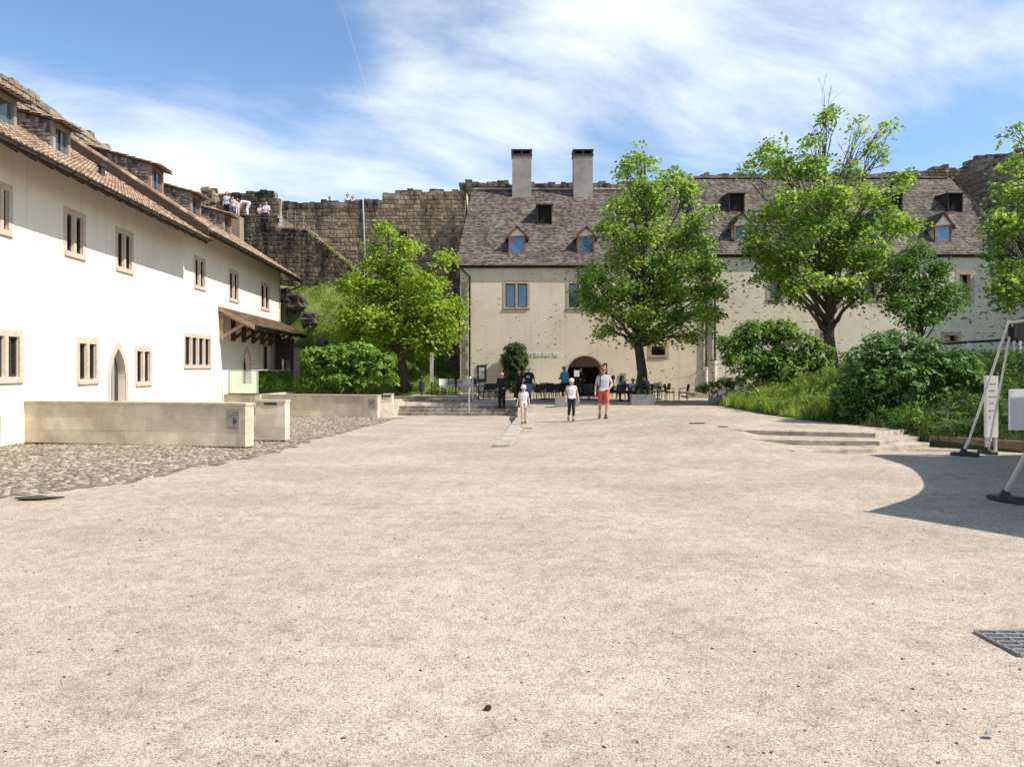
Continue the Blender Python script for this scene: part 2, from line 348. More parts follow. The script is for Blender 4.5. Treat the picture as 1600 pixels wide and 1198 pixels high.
MT = dict(
    gravel=ground_mat('gravel', (.40, .335, .270), (.455, .388, .318), (.525, .455, .380), (.10, .08, .07)),
    cream=plaster_mat('cream_plaster', (.72, .62, .47), (.18, .12, .062), (.63, .675), (.55, .46, .335), (.46, .75)),
    white=plaster_mat('white_plaster', (.80, .735, .62), (.45, .38, .30), (.71, .76), (.70, .60, .47), (.5, .85)),
    sandstone=M('sandstone', (.50, .40, .29), .9, .22, 5, bump=.4, bscale=25),
    stone_trim=M('stone_trim', (.42, .33, .23), .9, .25, 6, bump=.4, bscale=25, island=.15),
    pink_trim=M('pink_sandstone', (.55, .43, .34), .9, .18, 6, bump=.3, bscale=25),
    lowwall=M('sawn_limestone', (.62, .52, .385), .85, .30, 1.3, bump=.25, bscale=40, island=.13),
    step=M('step_stone', (.36, .31, .25), .9, .4, 3.5, bump=.5, bscale=25, island=.1),
    stepdark=M('shaded_step_stone', (.22, .19, .15), .95, .5, 4, bump=.5, bscale=25, island=.12),  # darker copy of the step stone: shade under grazing sun put into the colour
    timber=M('weathered_timber', (.20, .145, .10), .85, .3, 7, stretch=(1, 1, 6)),
    darkwood=M('dark_wood', (.055, .036, .026), .75, .3, 6),
    oldbeam=M('pale_oak_beam', (.30, .20, .13), .8, .3, 5),
    redwood=M('red_brown_paint', (.26, .11, .075), .6, .15, 8),
    pantile=M('orange_pantile', (.31, .18, .11), .85, .35, 1.1, col2=(.41, .30, .205), island=.40, bump=.3),
    flat_tile=M('brown_flat_tile', (.105, .086, .070), .85, .28, .9, col2=(.165, .138, .112), island=.50, bump=.3),
    oldtile=M('old_brown_tile', (.20, .13, .09), .85, .3, 1.2, island=.45, bump=.3),
    shingle=M('grey_wood_shingle', (.165, .14, .125), .85, .4, 3, island=.65),
    zinc=M('dark_zinc', (.045, .04, .038), .45, .2, 5, metal=.5, spec=.5),
    iron=M('black_iron', (.018, .018, .02), .5, .2, 10, spec=.5),
    steel=M('brushed_steel', (.55, .54, .52), .4, .1, 10, metal=.7),
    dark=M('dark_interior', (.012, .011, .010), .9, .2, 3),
    chim=M('grey_render', (.30, .272, .23), .92, .25, 1.3, bump=.3, bscale=20),
    castle=stain_mat('castle_stone', [(.12, .085, .058), (.21, .15, .105), (.28, .21, .145), (.38, .30, .21)], (.022, .019, .017), (.55, .72), zfade=(9.5, 14.5, .12)),
    tower=stain_mat('blackened_stone', [(.11, .08, .055), (.19, .145, .10), (.28, .215, .145)], (.012, .011, .010), (.45, .62), zfade=(8.0, 12.0, .12), streak=(1, 1, .5), nscale=.8),
    lightstone=stain_mat('pale_castle_stone', [(.17, .135, .10), (.27, .215, .155), (.38, .31, .22)], (.04, .034, .028), (.52, .74)),
    crest=stain_mat('crest_stone', [(.045, .04, .035), (.10, .085, .07), (.20, .165, .125)], (.015, .014, .012), (.52, .75)),
    mortar=stain_mat('lime_mortar', [(.26, .21, .15), (.38, .31, .22), (.50, .42, .31)], (.03, .026, .022), (.54, .72), island=False, zfade=(9.5, 14.5, .14)),
    darkmortar=M('dark_mortar', (.20, .155, .11), .95, .5, 1.0, bump=.3),
    bluepane=glass_pane('sky_tinted_pane', (.10, .17, .27), .05, .35),  # blue base colour paints in the reflected sky
    darkpane=glass_pane('dark_pane', (.015, .017, .02), .08),
    greypane=glass_pane('grey_green_pane', (.10, .13, .13), .08, .2),
    fabric=M('anthracite_fabric', (.028, .029, .032), .8, .2, 8),
    offwhite=M('off_white_panel', (.72, .69, .62), .6, .05, 2),
    wpanel=M('white_panel', (.78, .78, .78), .5, .03, 2),
    concrete=M('grey_concrete', (.26, .25, .235), .9, .15, 4, bump=.3),
    bark=M('grey_brown_bark', (.13, .10, .075), .95, .4, 9, bump=.9, bscale=18, stretch=(1, 1, .3)),
    darkbark=M('dark_bark', (.07, .052, .04), .95, .4, 9, bump=.8, bscale=18, stretch=(1, 1, .3)),
    soil=M('bank_soil', (.045, .048, .022), .95, .4, 1.5, col2=(.075, .085, .03), bump=.5, bscale=8),
    slope=M('grassy_slope', (.075, .12, .025), .95, .35, 1.2, col2=(.20, .24, .06), bump=.6, bscale=6),
    cobble=stain_mat('cobble_stone', [(.10, .085, .065), (.19, .16, .12), (.30, .25, .185), (.46, .40, .32)], (.15, .14, .06), (.60, .85), bump=.4, streak=(1, 1, 1), nscale=.5),
    moss=M('mossy_joint', (.12, .10, .065), .95, .35, 2.2, col2=(.25, .21, .145), bump=.5),
    rock=stain_mat('grey_rock', [(.045, .04, .035), (.11, .10, .085), (.24, .215, .18)], (.014, .014, .012), (.45, .65), island=False),
    chrome=M('pale_metal', (.62, .60, .56), .35, .1, 10, metal=.6),
)
MT['leaf_yellow'] = leaf_mat('leaf_yellow_green', (.085, .17, .014), (.22, .34, .028), (.42, .52, .07), .47)
MT['leaf_mid'] = leaf_mat('leaf_mid_green', (.055, .125, .018), (.18, .30, .04), (.40, .52, .11), .48)
MT['leaf_dark'] = leaf_mat('leaf_dark_green', (.022, .05, .014), (.05, .095, .022), (.09, .15, .035), .28)
MT['leaf_bush'] = leaf_mat('leaf_bush_green', (.032, .085, .014), (.085, .18, .026), (.18, .30, .055), .34)
MT['leaf_lightbush'] = leaf_mat('leaf_light_bush', (.06, .13, .015), (.14, .26, .03), (.26, .37, .06), .36)
MT['blade'] = leaf_mat('grass_blade', (.08, .16, .016), (.23, .34, .045), (.45, .50, .13), .42)
MT['bladedark'] = leaf_mat('grass_blade_shaded', (.03, .06, .012), (.06, .11, .02), (.11, .17, .035), .3)  # blade greens darkened for the grass in shade on the bank
MT['bladedry'] = leaf_mat('grass_blade_dry', (.10, .11, .03), (.20, .20, .06), (.33, .29, .12), .3)
# ---------------------------------------------------------------- ground
def lerp(a, b, t): return a + (b - a) * t
def sstep(x, a, b):
    t = np.clip((x - a) / (b - a), 0, 1); return t * t * (3 - 2 * t)
XB_Y = [8, 14.5, 16.9, 18.3, 19.6, 22.3, 26.5, 33, 36, 45, 60]
XB_X = [30, 14, 11.2, 9.95, 9.9, 8.5, 8.3, 8.6, 9.6, 11.5, 12]
S3L = ([5.1, 8.75, 10.3], [19.75, 18.65, 19.8])           # front line of the top right-hand step
KB_Y = [18.7, 28.3, 34, 36.6]; KB_X = [-.40, .20, .45, .2]  # left edge of the kerb: the court drops on its left
def wobble(x, y): return .010 * np.sin(x * 1.3 + y * .7) + .008 * np.sin(x * .5 - y * 1.1 + 2) + .005 * np.sin(2.9 * x + 1.7 * y)
def left_z(y): return np.interp(y, [16, 20, 28, 36.6], [0, -.05, -.22, -.38])
WALL2 = ([-14.5, -5.95], [35.8, 34.0])
def ground_z(x, y, bsh=0.0):
    x = np.asarray(x, float); y = np.asarray(y, float)
    c = np.interp(y, [20, 26, 34, 38, 45], [0, .01, .12, .165, .2])
    r = np.interp(y, [14, 16.2, 18, 19.6, 24, 30, 34, 38], [0, .1, .2, .3, .36, .34, .25, .2])
    z = lerp(c, r, sstep(x, 1, 5.2))
    front = y < np.interp(x, *S3L) + .12                   # in front of / under the right-hand steps
    low = r * (1 - sstep(x, 5.3, 7.6))
    z = np.where((x > 5.3) & front & (y < 20), np.minimum(z, low), z)
    xk = np.interp(y, KB_Y, KB_X) + .22
    z = np.where((x < xk) & (y < 37.75), np.minimum(left_z(y), z), z)
    z = np.where((y >= 37.75) & (x < 1.5), .155, z)
    z = np.where((y >= 39.1) & (x < -2.0), .425, z)
    z = np.where((y < 43) & (y > 33) & (x < -5.6), np.where(y > np.interp(x, *WALL2) + .2, .30, left_z(y)), z)
    db = x - np.interp(y, XB_Y, XB_X) - bsh
    bank = np.where(db > 0, np.minimum(2.05, .22 + .27 * db) - .10 * np.exp(-db * 2), -9)
    z = np.where((db > 0) & (y > 9), np.maximum(z, bank), z)
    return z
def gz(x, y): return float(ground_z(x, y))
xs = np.concatenate([[-900, -200, -60, -30], np.arange(-17, 22.01, .2), [26, 34, 60, 200, 900]])
ys = np.concatenate([[-900, -200, -60, -20, -5], np.arange(0, 47.01, .2), [50, 55, 60, 200, 900]])
X, Y = np.meshgrid(xs, ys)
inn = (X > -17) & (X < 26) & (Y > 0) & (Y < 47)
Z = np.where(inn, ground_z(X, Y, .4) + wobble(X, Y), ground_z(np.clip(X, -17, 22), np.clip(Y, 0, 47), .4))
nx, ny = len(xs), len(ys)
idx = np.arange(nx * ny).reshape(ny, nx)
FQ = np.stack([idx[:-1, :-1], idx[:-1, 1:], idx[1:, 1:], idx[1:, :-1]], -1).reshape(-1, 4)
g = np_mesh('gravel_court', np.stack([X, Y, Z], -1).reshape(-1, 3), FQ, 4, MT['gravel'], smooth=True); g['kind'] = 'structure'
def sheet(name, xs, ys, zf, mat, keep=None):
    X, Y = np.meshgrid(xs, ys); Z = zf(X, Y); n, m = len(xs), len(ys); idx = np.arange(n * m).reshape(m, n)
    Fq = np.stack([idx[:-1, :-1], idx[:-1, 1:], idx[1:, 1:], idx[1:, :-1]], -1).reshape(-1, 4)
    if keep is not None:
        cx = X.ravel()[Fq].mean(1); cy = Y.ravel()[Fq].mean(1); Fq = Fq[keep(cx, cy)]
    o = np_mesh(name, np.stack([X, Y, Z], -1).reshape(-1, 3), Fq, 4, mat, smooth=True); o['kind'] = 'structure'; return o
# planted bank at the right
tt_ = np.concatenate([[-.02, .0, .04], np.arange(.2, 25, .25)]); yb = np.arange(8.5, 46.1, .2)
TT, YB = np.meshgrid(tt_, yb); XBk = np.interp(YB, XB_Y, XB_X) + TT
ZBk = np.where(TT < -.01, ground_z(np.interp(YB, XB_Y, XB_X) - .05, YB) - .15, np.maximum(ground_z(XBk, YB), ground_z(np.interp(YB, XB_Y, XB_X) - .05, YB)) + .02 + (.05 * np.sin(XBk * 3.1) * np.sin(YB * 2.7) + .04) * np.clip(TT * 2, 0, 1))
n_, m_ = len(tt_), len(yb); idx = np.arange(n_ * m_).reshape(m_, n_)
o = np_mesh('planted_bank', np.stack([XBk, YB, ZBk], -1).reshape(-1, 3), np.stack([idx[:-1, :-1], idx[:-1, 1:], idx[1:, 1:], idx[1:, :-1]], -1).reshape(-1, 4), 4, MT['soil'], smooth=True); o['kind'] = 'structure'
# cobbled strip along the left building: joint bed, then every stone on it
CB_Y = [9.5, 11.2, 12.5, 14.7, 17.3, 22.7, 30, 36.4]; CB_X = [-9.5, -7.44, -6.25, -5.75, -5.35, -5.3, -5.1, -4.87]
def in_cobble(x, y): return (x < np.interp(y, CB_Y, CB_X)) & (y < 36.3) & (y > 9.6)
sheet('cobbled_strip', np.arange(-15, -3.9, .2), np.arange(9.4, 36.6, .2), lambda x, y: left_z(y) + .008 + wobble(x, y), MT['moss'],
      lambda x, y: in_cobble(x + .1 * np.sin(y * 5), y) & ((y < np.interp(x, *WALL2) + .1)))
V = []; Fc = []
yy = 9.7
while yy < 36.3:
    w = .078 + RNG.random() * .03; xx = -15.0 + RNG.random() * .2
    while xx < -3.9:
        l = .075 + RNG.random() * .085
        cx, cy = xx + l / 2 + RNG.normal(0, .012), yy + w / 2 + RNG.normal(0, .02)
        lim = np.interp(cy, CB_Y, CB_X)
        if in_cobble(cx, cy) and cy < np.interp(cx, *WALL2) and cx > -12.35 - .0625 * (cy - 18.4) and (cx < lim - .5 or RNG.random() < (lim - cx) / .5 + .1):
            k = len(V); h = .010 + RNG.random() * .014; z0 = .004 + wobble(cx, cy) + float(left_z(cy)); a0 = RNG.normal(0, .12); tl = RNG.normal(0, .07); tm = RNG.normal(0, .07)
            rr = [1 + RNG.normal(0, .1) for _ in range(7)]
            for (s, hh) in ((1.0, 0), (.93, h * .6), (.62, h)):
                for q in range(7):
                    an = a0 + 2 * math.pi * (q + .5) / 7; ex = s * rr[q] * l * .47 * math.copysign(abs(math.cos(an)) ** .7, math.cos(an)); ey = s * rr[q] * w * .5 * math.copysign(abs(math.sin(an)) ** .7, math.sin(an))
                    V.append((cx + ex, cy + ey, z0 + hh + (ex * tl + ey * tm) * (hh > 0)))
            V.append((cx, cy, z0 + h * 1.06))
            for r0 in (0, 7):
                for q in range(7):
                    q2 = (q + 1) % 7; Fc += [(k + r0 + q, k + r0 + q2, k + r0 + 7 + q2), (k + r0 + q, k + r0 + 7 + q2, k + r0 + 7 + q)]
            for q in range(7): Fc.append((k + 14 + q, k + 14 + (q + 1) % 7, k + 21))
        xx += l + .014
    yy += w + .010
o = np_mesh('cobblestones', V, Fc, 3, MT['cobble'], smooth=True); tag(o, 'rounded pale cobblestones with mossy joints along the white building', 'cobbles', kind='stuff')
# pebbles and grit on the gravel
V = []; Fc = []
for i in range(2200):
    y = 3.2 + 24 * RNG.random() ** 1.9; x = (RNG.random() * 2 - 1) * .72 * y
    if x < np.interp(y, CB_Y, CB_X) and y > 9.5: continue
    if x > 7 and y > 14: continue
    s = .003 + .0075 * RNG.random() ** 3 + (.006 if RNG.random() < .02 else 0); k = len(V); z = gz(x, y) + float(wobble(x, y)); a = RNG.random() * 3
    dx, dy = math.cos(a) * s * 1.5, math.sin(a) * s * 1.5
    V += [(x + dx, y + dy, z + s * .2), (x - dy * .7, y + dx * .7, z + s * .25), (x - dx, y - dy, z + s * .2), (x + dy * .7, y - dx * .7, z + s * .25), (x, y, z + s * .95), (x, y, z - s * .3)]
    for q in range(4): Fc += [(k + q, k + (q + 1) % 4, k + 4), (k + (q + 1) % 4, k + q, k + 5)]
MT['pebble'] = M('pebble', (.11, .10, .095), .9, .3, 3, island=.75)
o = np_mesh('pebbles', V, Fc, 3, MT['pebble']); tag(o, 'small dark pebbles scattered over the gravel court', 'pebbles', kind='stuff')
# ---------------------------------------------------------------- generic wall with openings
def wall_face(mb, O, u, n, u0, u1, z0, z1, ops, depth=.35, mi=0, rev_mi=None):
    """front face at O + s*u, openings (a,b,zb,zt,kind) with reveals going inward (-n)"""
    O, u, n = Vector(O), Vector(u), Vector(n); rm = mi if rev_mi is None else rev_mi
    pt = lambda s, z, d=0: (O + u * s - n * d).to_3d() + Vector((0, 0, z - O.z))
    us = sorted({u0, u1, *[o[0] for o in ops], *[o[1] for o in ops]}); zs = sorted({z0, z1, *[o[2] for o in ops], *[o[3] for o in ops]})
    us = [a for a in us if u0 <= a <= u1]; zs = [a for a in zs if z0 <= a <= z1]
    for i in range(len(us) - 1):
        for j in range(len(zs) - 1):
            cu, cz = (us[i] + us[i + 1]) / 2, (zs[j] + zs[j + 1]) / 2
            if any(o[0] < cu < o[1] and o[2] < cz < o[3] for o in ops): continue
            mb.poly([pt(us[i], zs[j]), pt(us[i + 1], zs[j]), pt(us[i + 1], zs[j + 1]), pt(us[i], zs[j + 1])], mi)
    for o in ops:
        loop = opening_loop(*o[:5]); dd = o[5] if len(o) > 5 else depth
        a, b, zb, zt = o[:4]
        if o[4] != 'rect':
            top = [p for p in loop[1:-1]]; mid = len(top) // 2
            for side, seq in (((a, zt), top[:mid + 1]), ((b, zt), top[mid:])):
                for k in range(len(seq) - 1):
                    mb.poly([pt(*side), pt(*seq[k]), pt(*seq[k + 1])], mi)
        for k in range(len(loop)):
            p, q = loop[k], loop[(k + 1) % len(loop)]
            mb.poly([pt(*p), pt(*q), pt(*q, dd), pt(*p, dd)], rm)
def opening_loop(a, b, zb, zt, kind):
    if kind == 'rect': return [(a, zb), (a, zt), (b, zt), (b, zb)]
    c, w = (a + b) / 2, (b - a) / 2; pts = [(a, zb)]
    if kind == 'round':
        h = min(w, zt - zb)
        zs = zt - h
        pts += [(c - w * math.cos(t), zs + h * math.sin(t)) for t in np.linspace(0, math.pi, 17)]
    else:                                                    # pointed
        h = min((b - a) * .95, (zt - zb) * .55); zs = zt - h; al = math.radians(60)
        left = [(b - 2 * w * math.cos(t), zs + h * math.sin(t) / math.sin(al)) for t in np.linspace(0, al, 8)]
        pts += left + [(a + b - p, z) for p, z in left[::-1][1:]]
    return pts + [(b, zb)]
def frame_ring(mb, O, u, n, loop, wdt, proud, inn=.0, mi=0):
    """stone surround following an opening's outline, standing proud of the wall; ends left open at the foot of doors"""
    O, u, n = Vector(O), Vector(u), Vector(n)
    pt = lambda s, z, d: O + u * s + n * d + Vector((0, 0, z - O.z))
    cs = sum(p[0] for p in loop) / len(loop); cz = sum(p[1] for p in loop) / len(loop)
    closed = len(loop) == 4
    m = len(loop); off = []
    for k in range(m):
        p = Vector(loop[k]); pr = Vector(loop[k - 1]) if (closed or k > 0) else None; nx_ = Vector(loop[(k + 1) % m]) if (closed or k < m - 1) else None
        ns = []
        for a, b in ((pr, p), (p, nx_)):
            if a is None or b is None or (b - a).length < 1e-6: continue
            d = (b - a).normalized(); ns.append(Vector((-d.y, d.x)))
        nn = sum(ns, Vector((0, 0))); nn = nn.normalized() if nn.length > 1e-6 else ns[0]
        sc = 1 / max(.5, nn.dot(ns[0])); off.append(p + nn * wdt * sc)
    rng = range(m) if closed else range(m - 1)
    for k in rng:
        j = (k + 1) % m
        a, b, c, d = Vector(loop[k]), Vector(loop[j]), off[j], off[k]
        f = [pt(*x, proud) for x in (a, b, c, d)]; g0 = [pt(*x, -.02) for x in (a, b, c, d)]
        mb.add(f + g0, [(0, 1, 2, 3), (3, 2, 6, 7), (1, 0, 4, 5)], mi)
        if not closed and k == 0: mb.poly([f[0], f[3], g0[3], g0[0]], mi)
        if not closed and k == m - 2: mb.poly([f[1], f[2], g0[2], g0[1]], mi)
# ---------------------------------------------------------------- roof tiles
def pantiles(mb, O, u, v, Wd, Ln, tw=.22, tl=.34, mi=0, keep=None):
    """half-round tiles laid in courses over the slope; u along the eave, v up the slope"""
    O, u, v = Vector(O), Vector(u).normalized(), Vector(v).normalized(); n = u.cross(v).normalized()
    if n.z < 0: n = -n
    nc, nr = max(1, round(Wd / tw)), max(1, round(Ln / tl)); tw, tl = Wd / nc, Ln / nr
    mb.poly([O - n * .01, O + u * Wd - n * .01, O + u * Wd + v * Ln - n * .01, O + v * Ln - n * .01], mi)
    for r in range(nr):
        for c in range(nc):
            if keep and not keep((c + .5) * tw, (r + .5) * tl): continue
            j = random.gauss(0, .008); b = O + u * (c * tw + random.gauss(0, .006)) + v * (r * tl + j)
            pts = []
            for (vv, lift, sc) in ((-.03, .035, 1.0), (tl * 1.02, .0, .9)):
                for t in (0, .22, .5, .78, 1):
                    pts.append(b + u * (tw * (.5 + (t - .5) * .86 * sc)) + v * vv + n * (lift + math.sin(math.pi * t) * .048 * sc))
            fs = [(i, i + 1, i + 6, i + 5) for i in range(4)] + [(0, 4, 3, 2, 1)]
            mb.add(pts, fs, mi)
def flat_tiles(mb, O, u, v, poly, tw=.19, tl=.17, mi=0):
    """plain tiles over a convex outline given in (along, up) coordinates"""
    O, u, v = Vector(O), Vector(u).normalized(), Vector(v).normalized(); n = u.cross(v).normalized()
    if n.z < 0: n = -n
    mb.poly([O + u * a + v * b - n * .015 for a, b in poly], mi)
    a0, a1 = min(p[0] for p in poly), max(p[0] for p in poly); b1 = max(p[1] for p in poly)
    def span(b):
        xs_ = []
        for k in range(len(poly)):
            p, q = poly[k], poly[(k + 1) % len(poly)]
            if (p[1] - b) * (q[1] - b) < 0: xs_.append(p[0] + (q[0] - p[0]) * (b - p[1]) / (q[1] - p[1]))
        return (min(xs_), max(xs_)) if len(xs_) > 1 else (0, -1)
    r = 0; b = 0
    while b < b1 - .02:
        s0, s1 = span(b + tl * .5); x = s0 - (tw / 2 if r % 2 else 0)
        while x < s1:
            xa, xb = max(x, s0) + .004, min(x + tw, s1) - .004
            if xb - xa > .03:
                l = random.gauss(.026, .006); t = random.gauss(0, .006)
                p = [O + u * xa + v * (b - .01 + t) + n * (l + .004), O + u * xb + v * (b - .01 + t) + n * l, O + u * xb + v * (b + tl * 1.1) + n * .004, O + u * xa + v * (b + tl * 1.1) + n * .004,
                     O + u * xa + v * (b - .01 + t) - n * .012, O + u * xb + v * (b - .01 + t) - n * .012]
                mb.add(p, [(0, 1, 2, 3), (4, 5, 1, 0)], mi)
            x += tw
        b += tl; r += 1
# ---------------------------------------------------------------- castle masonry
def masonry(root, O, u, n, W, z0, topf, thick, mats, row=(.19, .36), sw=(.2, .62), gap=.024, proud=.07, crest=True, name='facing', back=True):
    """mortar core with a ragged top, and one mesh of individual stones on its face"""
    O, u, n = Vector(O), Vector(u), Vector(n); core = MB(); st = MB(); cr = MB()
    pt = lambda s, z, d=0: Vector((O.x, O.y, 0)) + u * s + n * d + Vector((0, 0, z))
    ns = max(2, int(W / .45)); ss = [W * i / ns for i in range(ns + 1)]; tt = [topf((ss[i] + ss[i + 1]) / 2) for i in range(ns)]
    for i in range(ns):
        a, b, t = ss[i], ss[i + 1], tt[i]
        core.poly([pt(a, z0), pt(b, z0), pt(b, t), pt(a, t)]); core.poly([pt(a, t), pt(b, t), pt(b, t, -thick), pt(a, t, -thick)])
        core.poly([pt(b, z0, -thick), pt(a, z0, -thick), pt(a, t, -thick), pt(b, t, -thick)])
        nt_ = tt[i + 1] if i + 1 < ns else z0
        if abs(nt_ - t) > 1e-4: core.poly([pt(b, nt_), pt(b, nt_, -thick), pt(b, t, -thick), pt(b, t)])
    core.poly([pt(0, z0, -thick), pt(0, z0), pt(0, tt[0]), pt(0, tt[0], -thick)])
    z = z0; r = 0
    while z < max(tt):
        h = random.uniform(*row); s = random.uniform(-.2, 0)
        while s < W:
            w = random.uniform(*sw); a, b = max(0, s), min(W, s + w); t = topf((a + b) / 2)
            if b - a > .1 and z + h * .6 < t:
                d = proud * random.uniform(.35, 1.0); zt = min(z + h, t + .03); g_ = gap * random.uniform(.7, 1.7)
                j = lambda: random.gauss(0, .014)
                q = [(a + g_ + j(), z + g_ + j()), (b - g_ + j(), z + g_ + j()), (b - g_ + j(), zt - g_ + j()), (a + g_ + j(), zt - g_ + j())]
                c = ((a + b) / 2, (z + zt) / 2); e = .78
                ring = [pt(x, y, -.01) for x, y in q]; rim = [pt(x, y, d * .7) for x, y in q]
                fr = [pt(c[0] + (x - c[0]) * e, c[1] + (y - c[1]) * e, d + j() * .5) for x, y in q]
                st.add(ring + rim + fr, [(8, 9, 10, 11)] + [(k, (k + 1) % 4, 4 + (k + 1) % 4, 4 + k) for k in range(4)] + [(4 + k, 4 + (k + 1) % 4, 8 + (k + 1) % 4, 8 + k) for k in range(4)])
            s += w
        z += h
    if crest:
        s = 0
        while s < W:
            w = random.uniform(.25, .6)
            for d0 in (0, 1):
                h = random.uniform(.05, .2) if random.random() < .85 else random.uniform(.2, .36); t = topf(min(W, s + w / 2))
                cr.obox(pt(s + w / 2, t + h / 2 - .06, -(thick * (.25 + .5 * d0))), u * (w * .47), n * thick * .24, (random.gauss(0, .015), random.gauss(0, .015), h / 2 + .03), bev=.03)
            s += w * .98
    core.build('core', mats[1], root); st.build(name, mats[0], root)
    if crest: cr.build('crest_stones', mats[2] if len(mats) > 2 else mats[0], root)
def rag(fn, seed, amp=.12, f=1.3):
    r = random.Random(seed); ph = [r.uniform(0, 6) for _ in range(4)]
    return lambda s: fn(s) + amp * (math.sin(s * f + ph[0]) * .5 + math.sin(s * f * 2.7 + ph[1]) * .35 + (.5 if math.sin(s * f * 1.9 + ph[2]) > .6 else 0))
UX, UY, UZ = Vector((1, 0, 0)), Vector((0, 1, 0)), Vector((0, 0, 1)); NF = Vector((0, -1, 0))
def pz(py, d): return CAMZ - (py - 575) * d / F
def pX(px, d): return (px - 800) * d / F
# back curtain wall, left of the brasserie (facing the camera)
D = 53.4
x0 = pX(425, D); x1 = pX(790, D)
prof = [(425, 318), (470, 318), (515, 318), (560, 315), (600, 313), (601, 303), (640, 301), (700, 299), (705, 297), (719, 297), (720, 288), (790, 287)]
def f_back(s):
    px = 800 + (x0 + s) * F / D; return pz(float(np.interp(px, [p[0] for p in prof], [p[1] for p in prof])), D)
t = thing('castle_curtain_wall', 'tall brown stone castle wall with ragged top between the blackened tower and brasserie roof', 'castle wall', (x0, D, 0))
masonry(t, (x0, D, 0), UX, NF, x1 - x0, 0.3, rag(f_back, 1, .10), 2.2, [MT['castle'], MT['mortar'], MT['crest']])
mb = MB(); mb.tube([P(567, 310, D - .12), P(570, 395, D - .12), P(569, 440, D - .12)], .055, 6); mb.build('drain_pipe', MT['chrome'], t)
mb = MB(); mb.box(pX(612, D), pX(636, D), D - .13, D - .03, pz(388, D), pz(362, D)); mb.build('window_opening', MT['dark'], t)
# wall top showing behind the brasserie ridge
D = 54.2
x0b = pX(722, D); x1b = pX(1548, D)
prof2 = [(722, 289), (960, 287), (1080, 283), (1100, 274), (1420, 272), (1440, 268), (1470, 263), (1500, 266), (1522, 262), (1548, 256)]
def f_back2(s):
    px = 800 + (x0b + s) * F / D; return pz(float(np.interp(px, [p[0] for p in prof2], [p[1] for p in prof2])), D)
t = thing('castle_curtain_wall', 'dark stone wall crest running along behind the brasserie roof ridge', 'castle wall', (x0b, D, 0))
masonry(t, (x0b, D, 0), UX, NF, x1b - x0b, 9.0, rag(f_back2, 2, .10, 1.7), 1.6, [MT['castle'], MT['mortar'], MT['crest']])
# right curtain wall rising at the right end of the roof
XR = 32.2
t = thing('castle_curtain_wall', 'pale stone castle wall stepping up beyond the right end of the brasserie roof', 'castle wall', (XR, 56, 0))
f_r = rag(lambda s: float(np.interp(s, [0, 1.2, 1.3, 7.5, 10, 13, 15.5], [16.0, 16.2, 16.5, 15.5, 14.2, 12.8, 12.0])), 5, .14)
masonry(t, (XR, 56, 0), -UY, Vector((-1, 0, 0)), 15.5, 2.0, f_r, 1.8, [MT['lightstone'], MT['mortar'], MT['crest']], row=(.3, .45), sw=(.4, .9))
# left curtain behind the long building
UL = Vector((-.0623, .998, 0)); NL = Vector((.998, .0623, 0))
OL = Vector((-12.27, 18.4, 0))
def wall_s(px): k = (px - 800) / F; return (-12.27 - k * 18.4) / (k * .998 + .0623)
def wall_p(s, off=0.0, z=0.0): return OL + UL * s + NL * off + Vector((0, 0, z))
def wall_z(px, py): return pz(py, OL.y + UL.y * wall_s(px))
LB = wall_p(4.5, -6.4)
t = thing('castle_curtain_wall', 'pale ragged castle wall standing behind the orange roof of the long building', 'castle wall', LB)
f_l = rag(lambda s: float(np.interp(s, [0, 5, 12, 17, 24, 27], [12.3, 13.1, 12.8, 12.5, 12.4, 12.5])), 9, .13)
masonry(t, LB, UL, NL, 26.5, 8.0, f_l, 1.4, [MT['lightstone'], MT['darkmortar'], MT['lightstone']], row=(.2, .32), sw=(.22, .55))
# blackened tower block behind the end of the long building, with a walkway and a stair down its face
D = 49.8
tx0, tx1 = pX(374, D), pX(520, D)
t = thing('castle_tower', 'blackened stone tower with a lookout deck and open stair beside the white building', 'tower', (tx0, D, 0))
prof3 = [(374, 336), (436, 336), (437, 355), (470, 356), (520, 358)]
def f_t(s):
    px = 800 + (tx0 + s) * F / D; return pz(float(np.interp(px, [p[0] for p in prof3], [p[1] for p in prof3])), D)
masonry(t, (tx0, D, 0), UX, NF, pX(470, D) - tx0, 3.0, rag(f_t, 3, .03), 3.6, [MT['tower'], MT['darkmortar'], MT['crest']], crest=False)
sx = pX(470, D); 
def f_s(s):
    px = 800 + (sx + s) * F / D; return pz(float(np.interp(px, [470, 478, 560, 620], [356, 360, 428, 470])), D)
t2 = thing('stair_wall', 'dark stone wall with a stair sloping down its top towards the yellow green tree', 'stair wall', (sx, D, 0))
masonry(t2, (sx, D, 0), UX, NF, pX(612, D) - sx, 1.6, lambda s: f_s(s), 1.3, [MT['tower'], MT['darkmortar'], MT['crest']], crest=False)
mb = MB(); n = 22
for i in range(n):
    px = 474 + i * (560 - 474) / n; xx = pX(px, D); zz_ = f_s(xx - sx)
    mb.box(xx, xx + .2, D - .08, D + 1.2, zz_ - .05, zz_ + random.uniform(.03, .13))
mb.build('stair_tread', MT['castle'], t2)
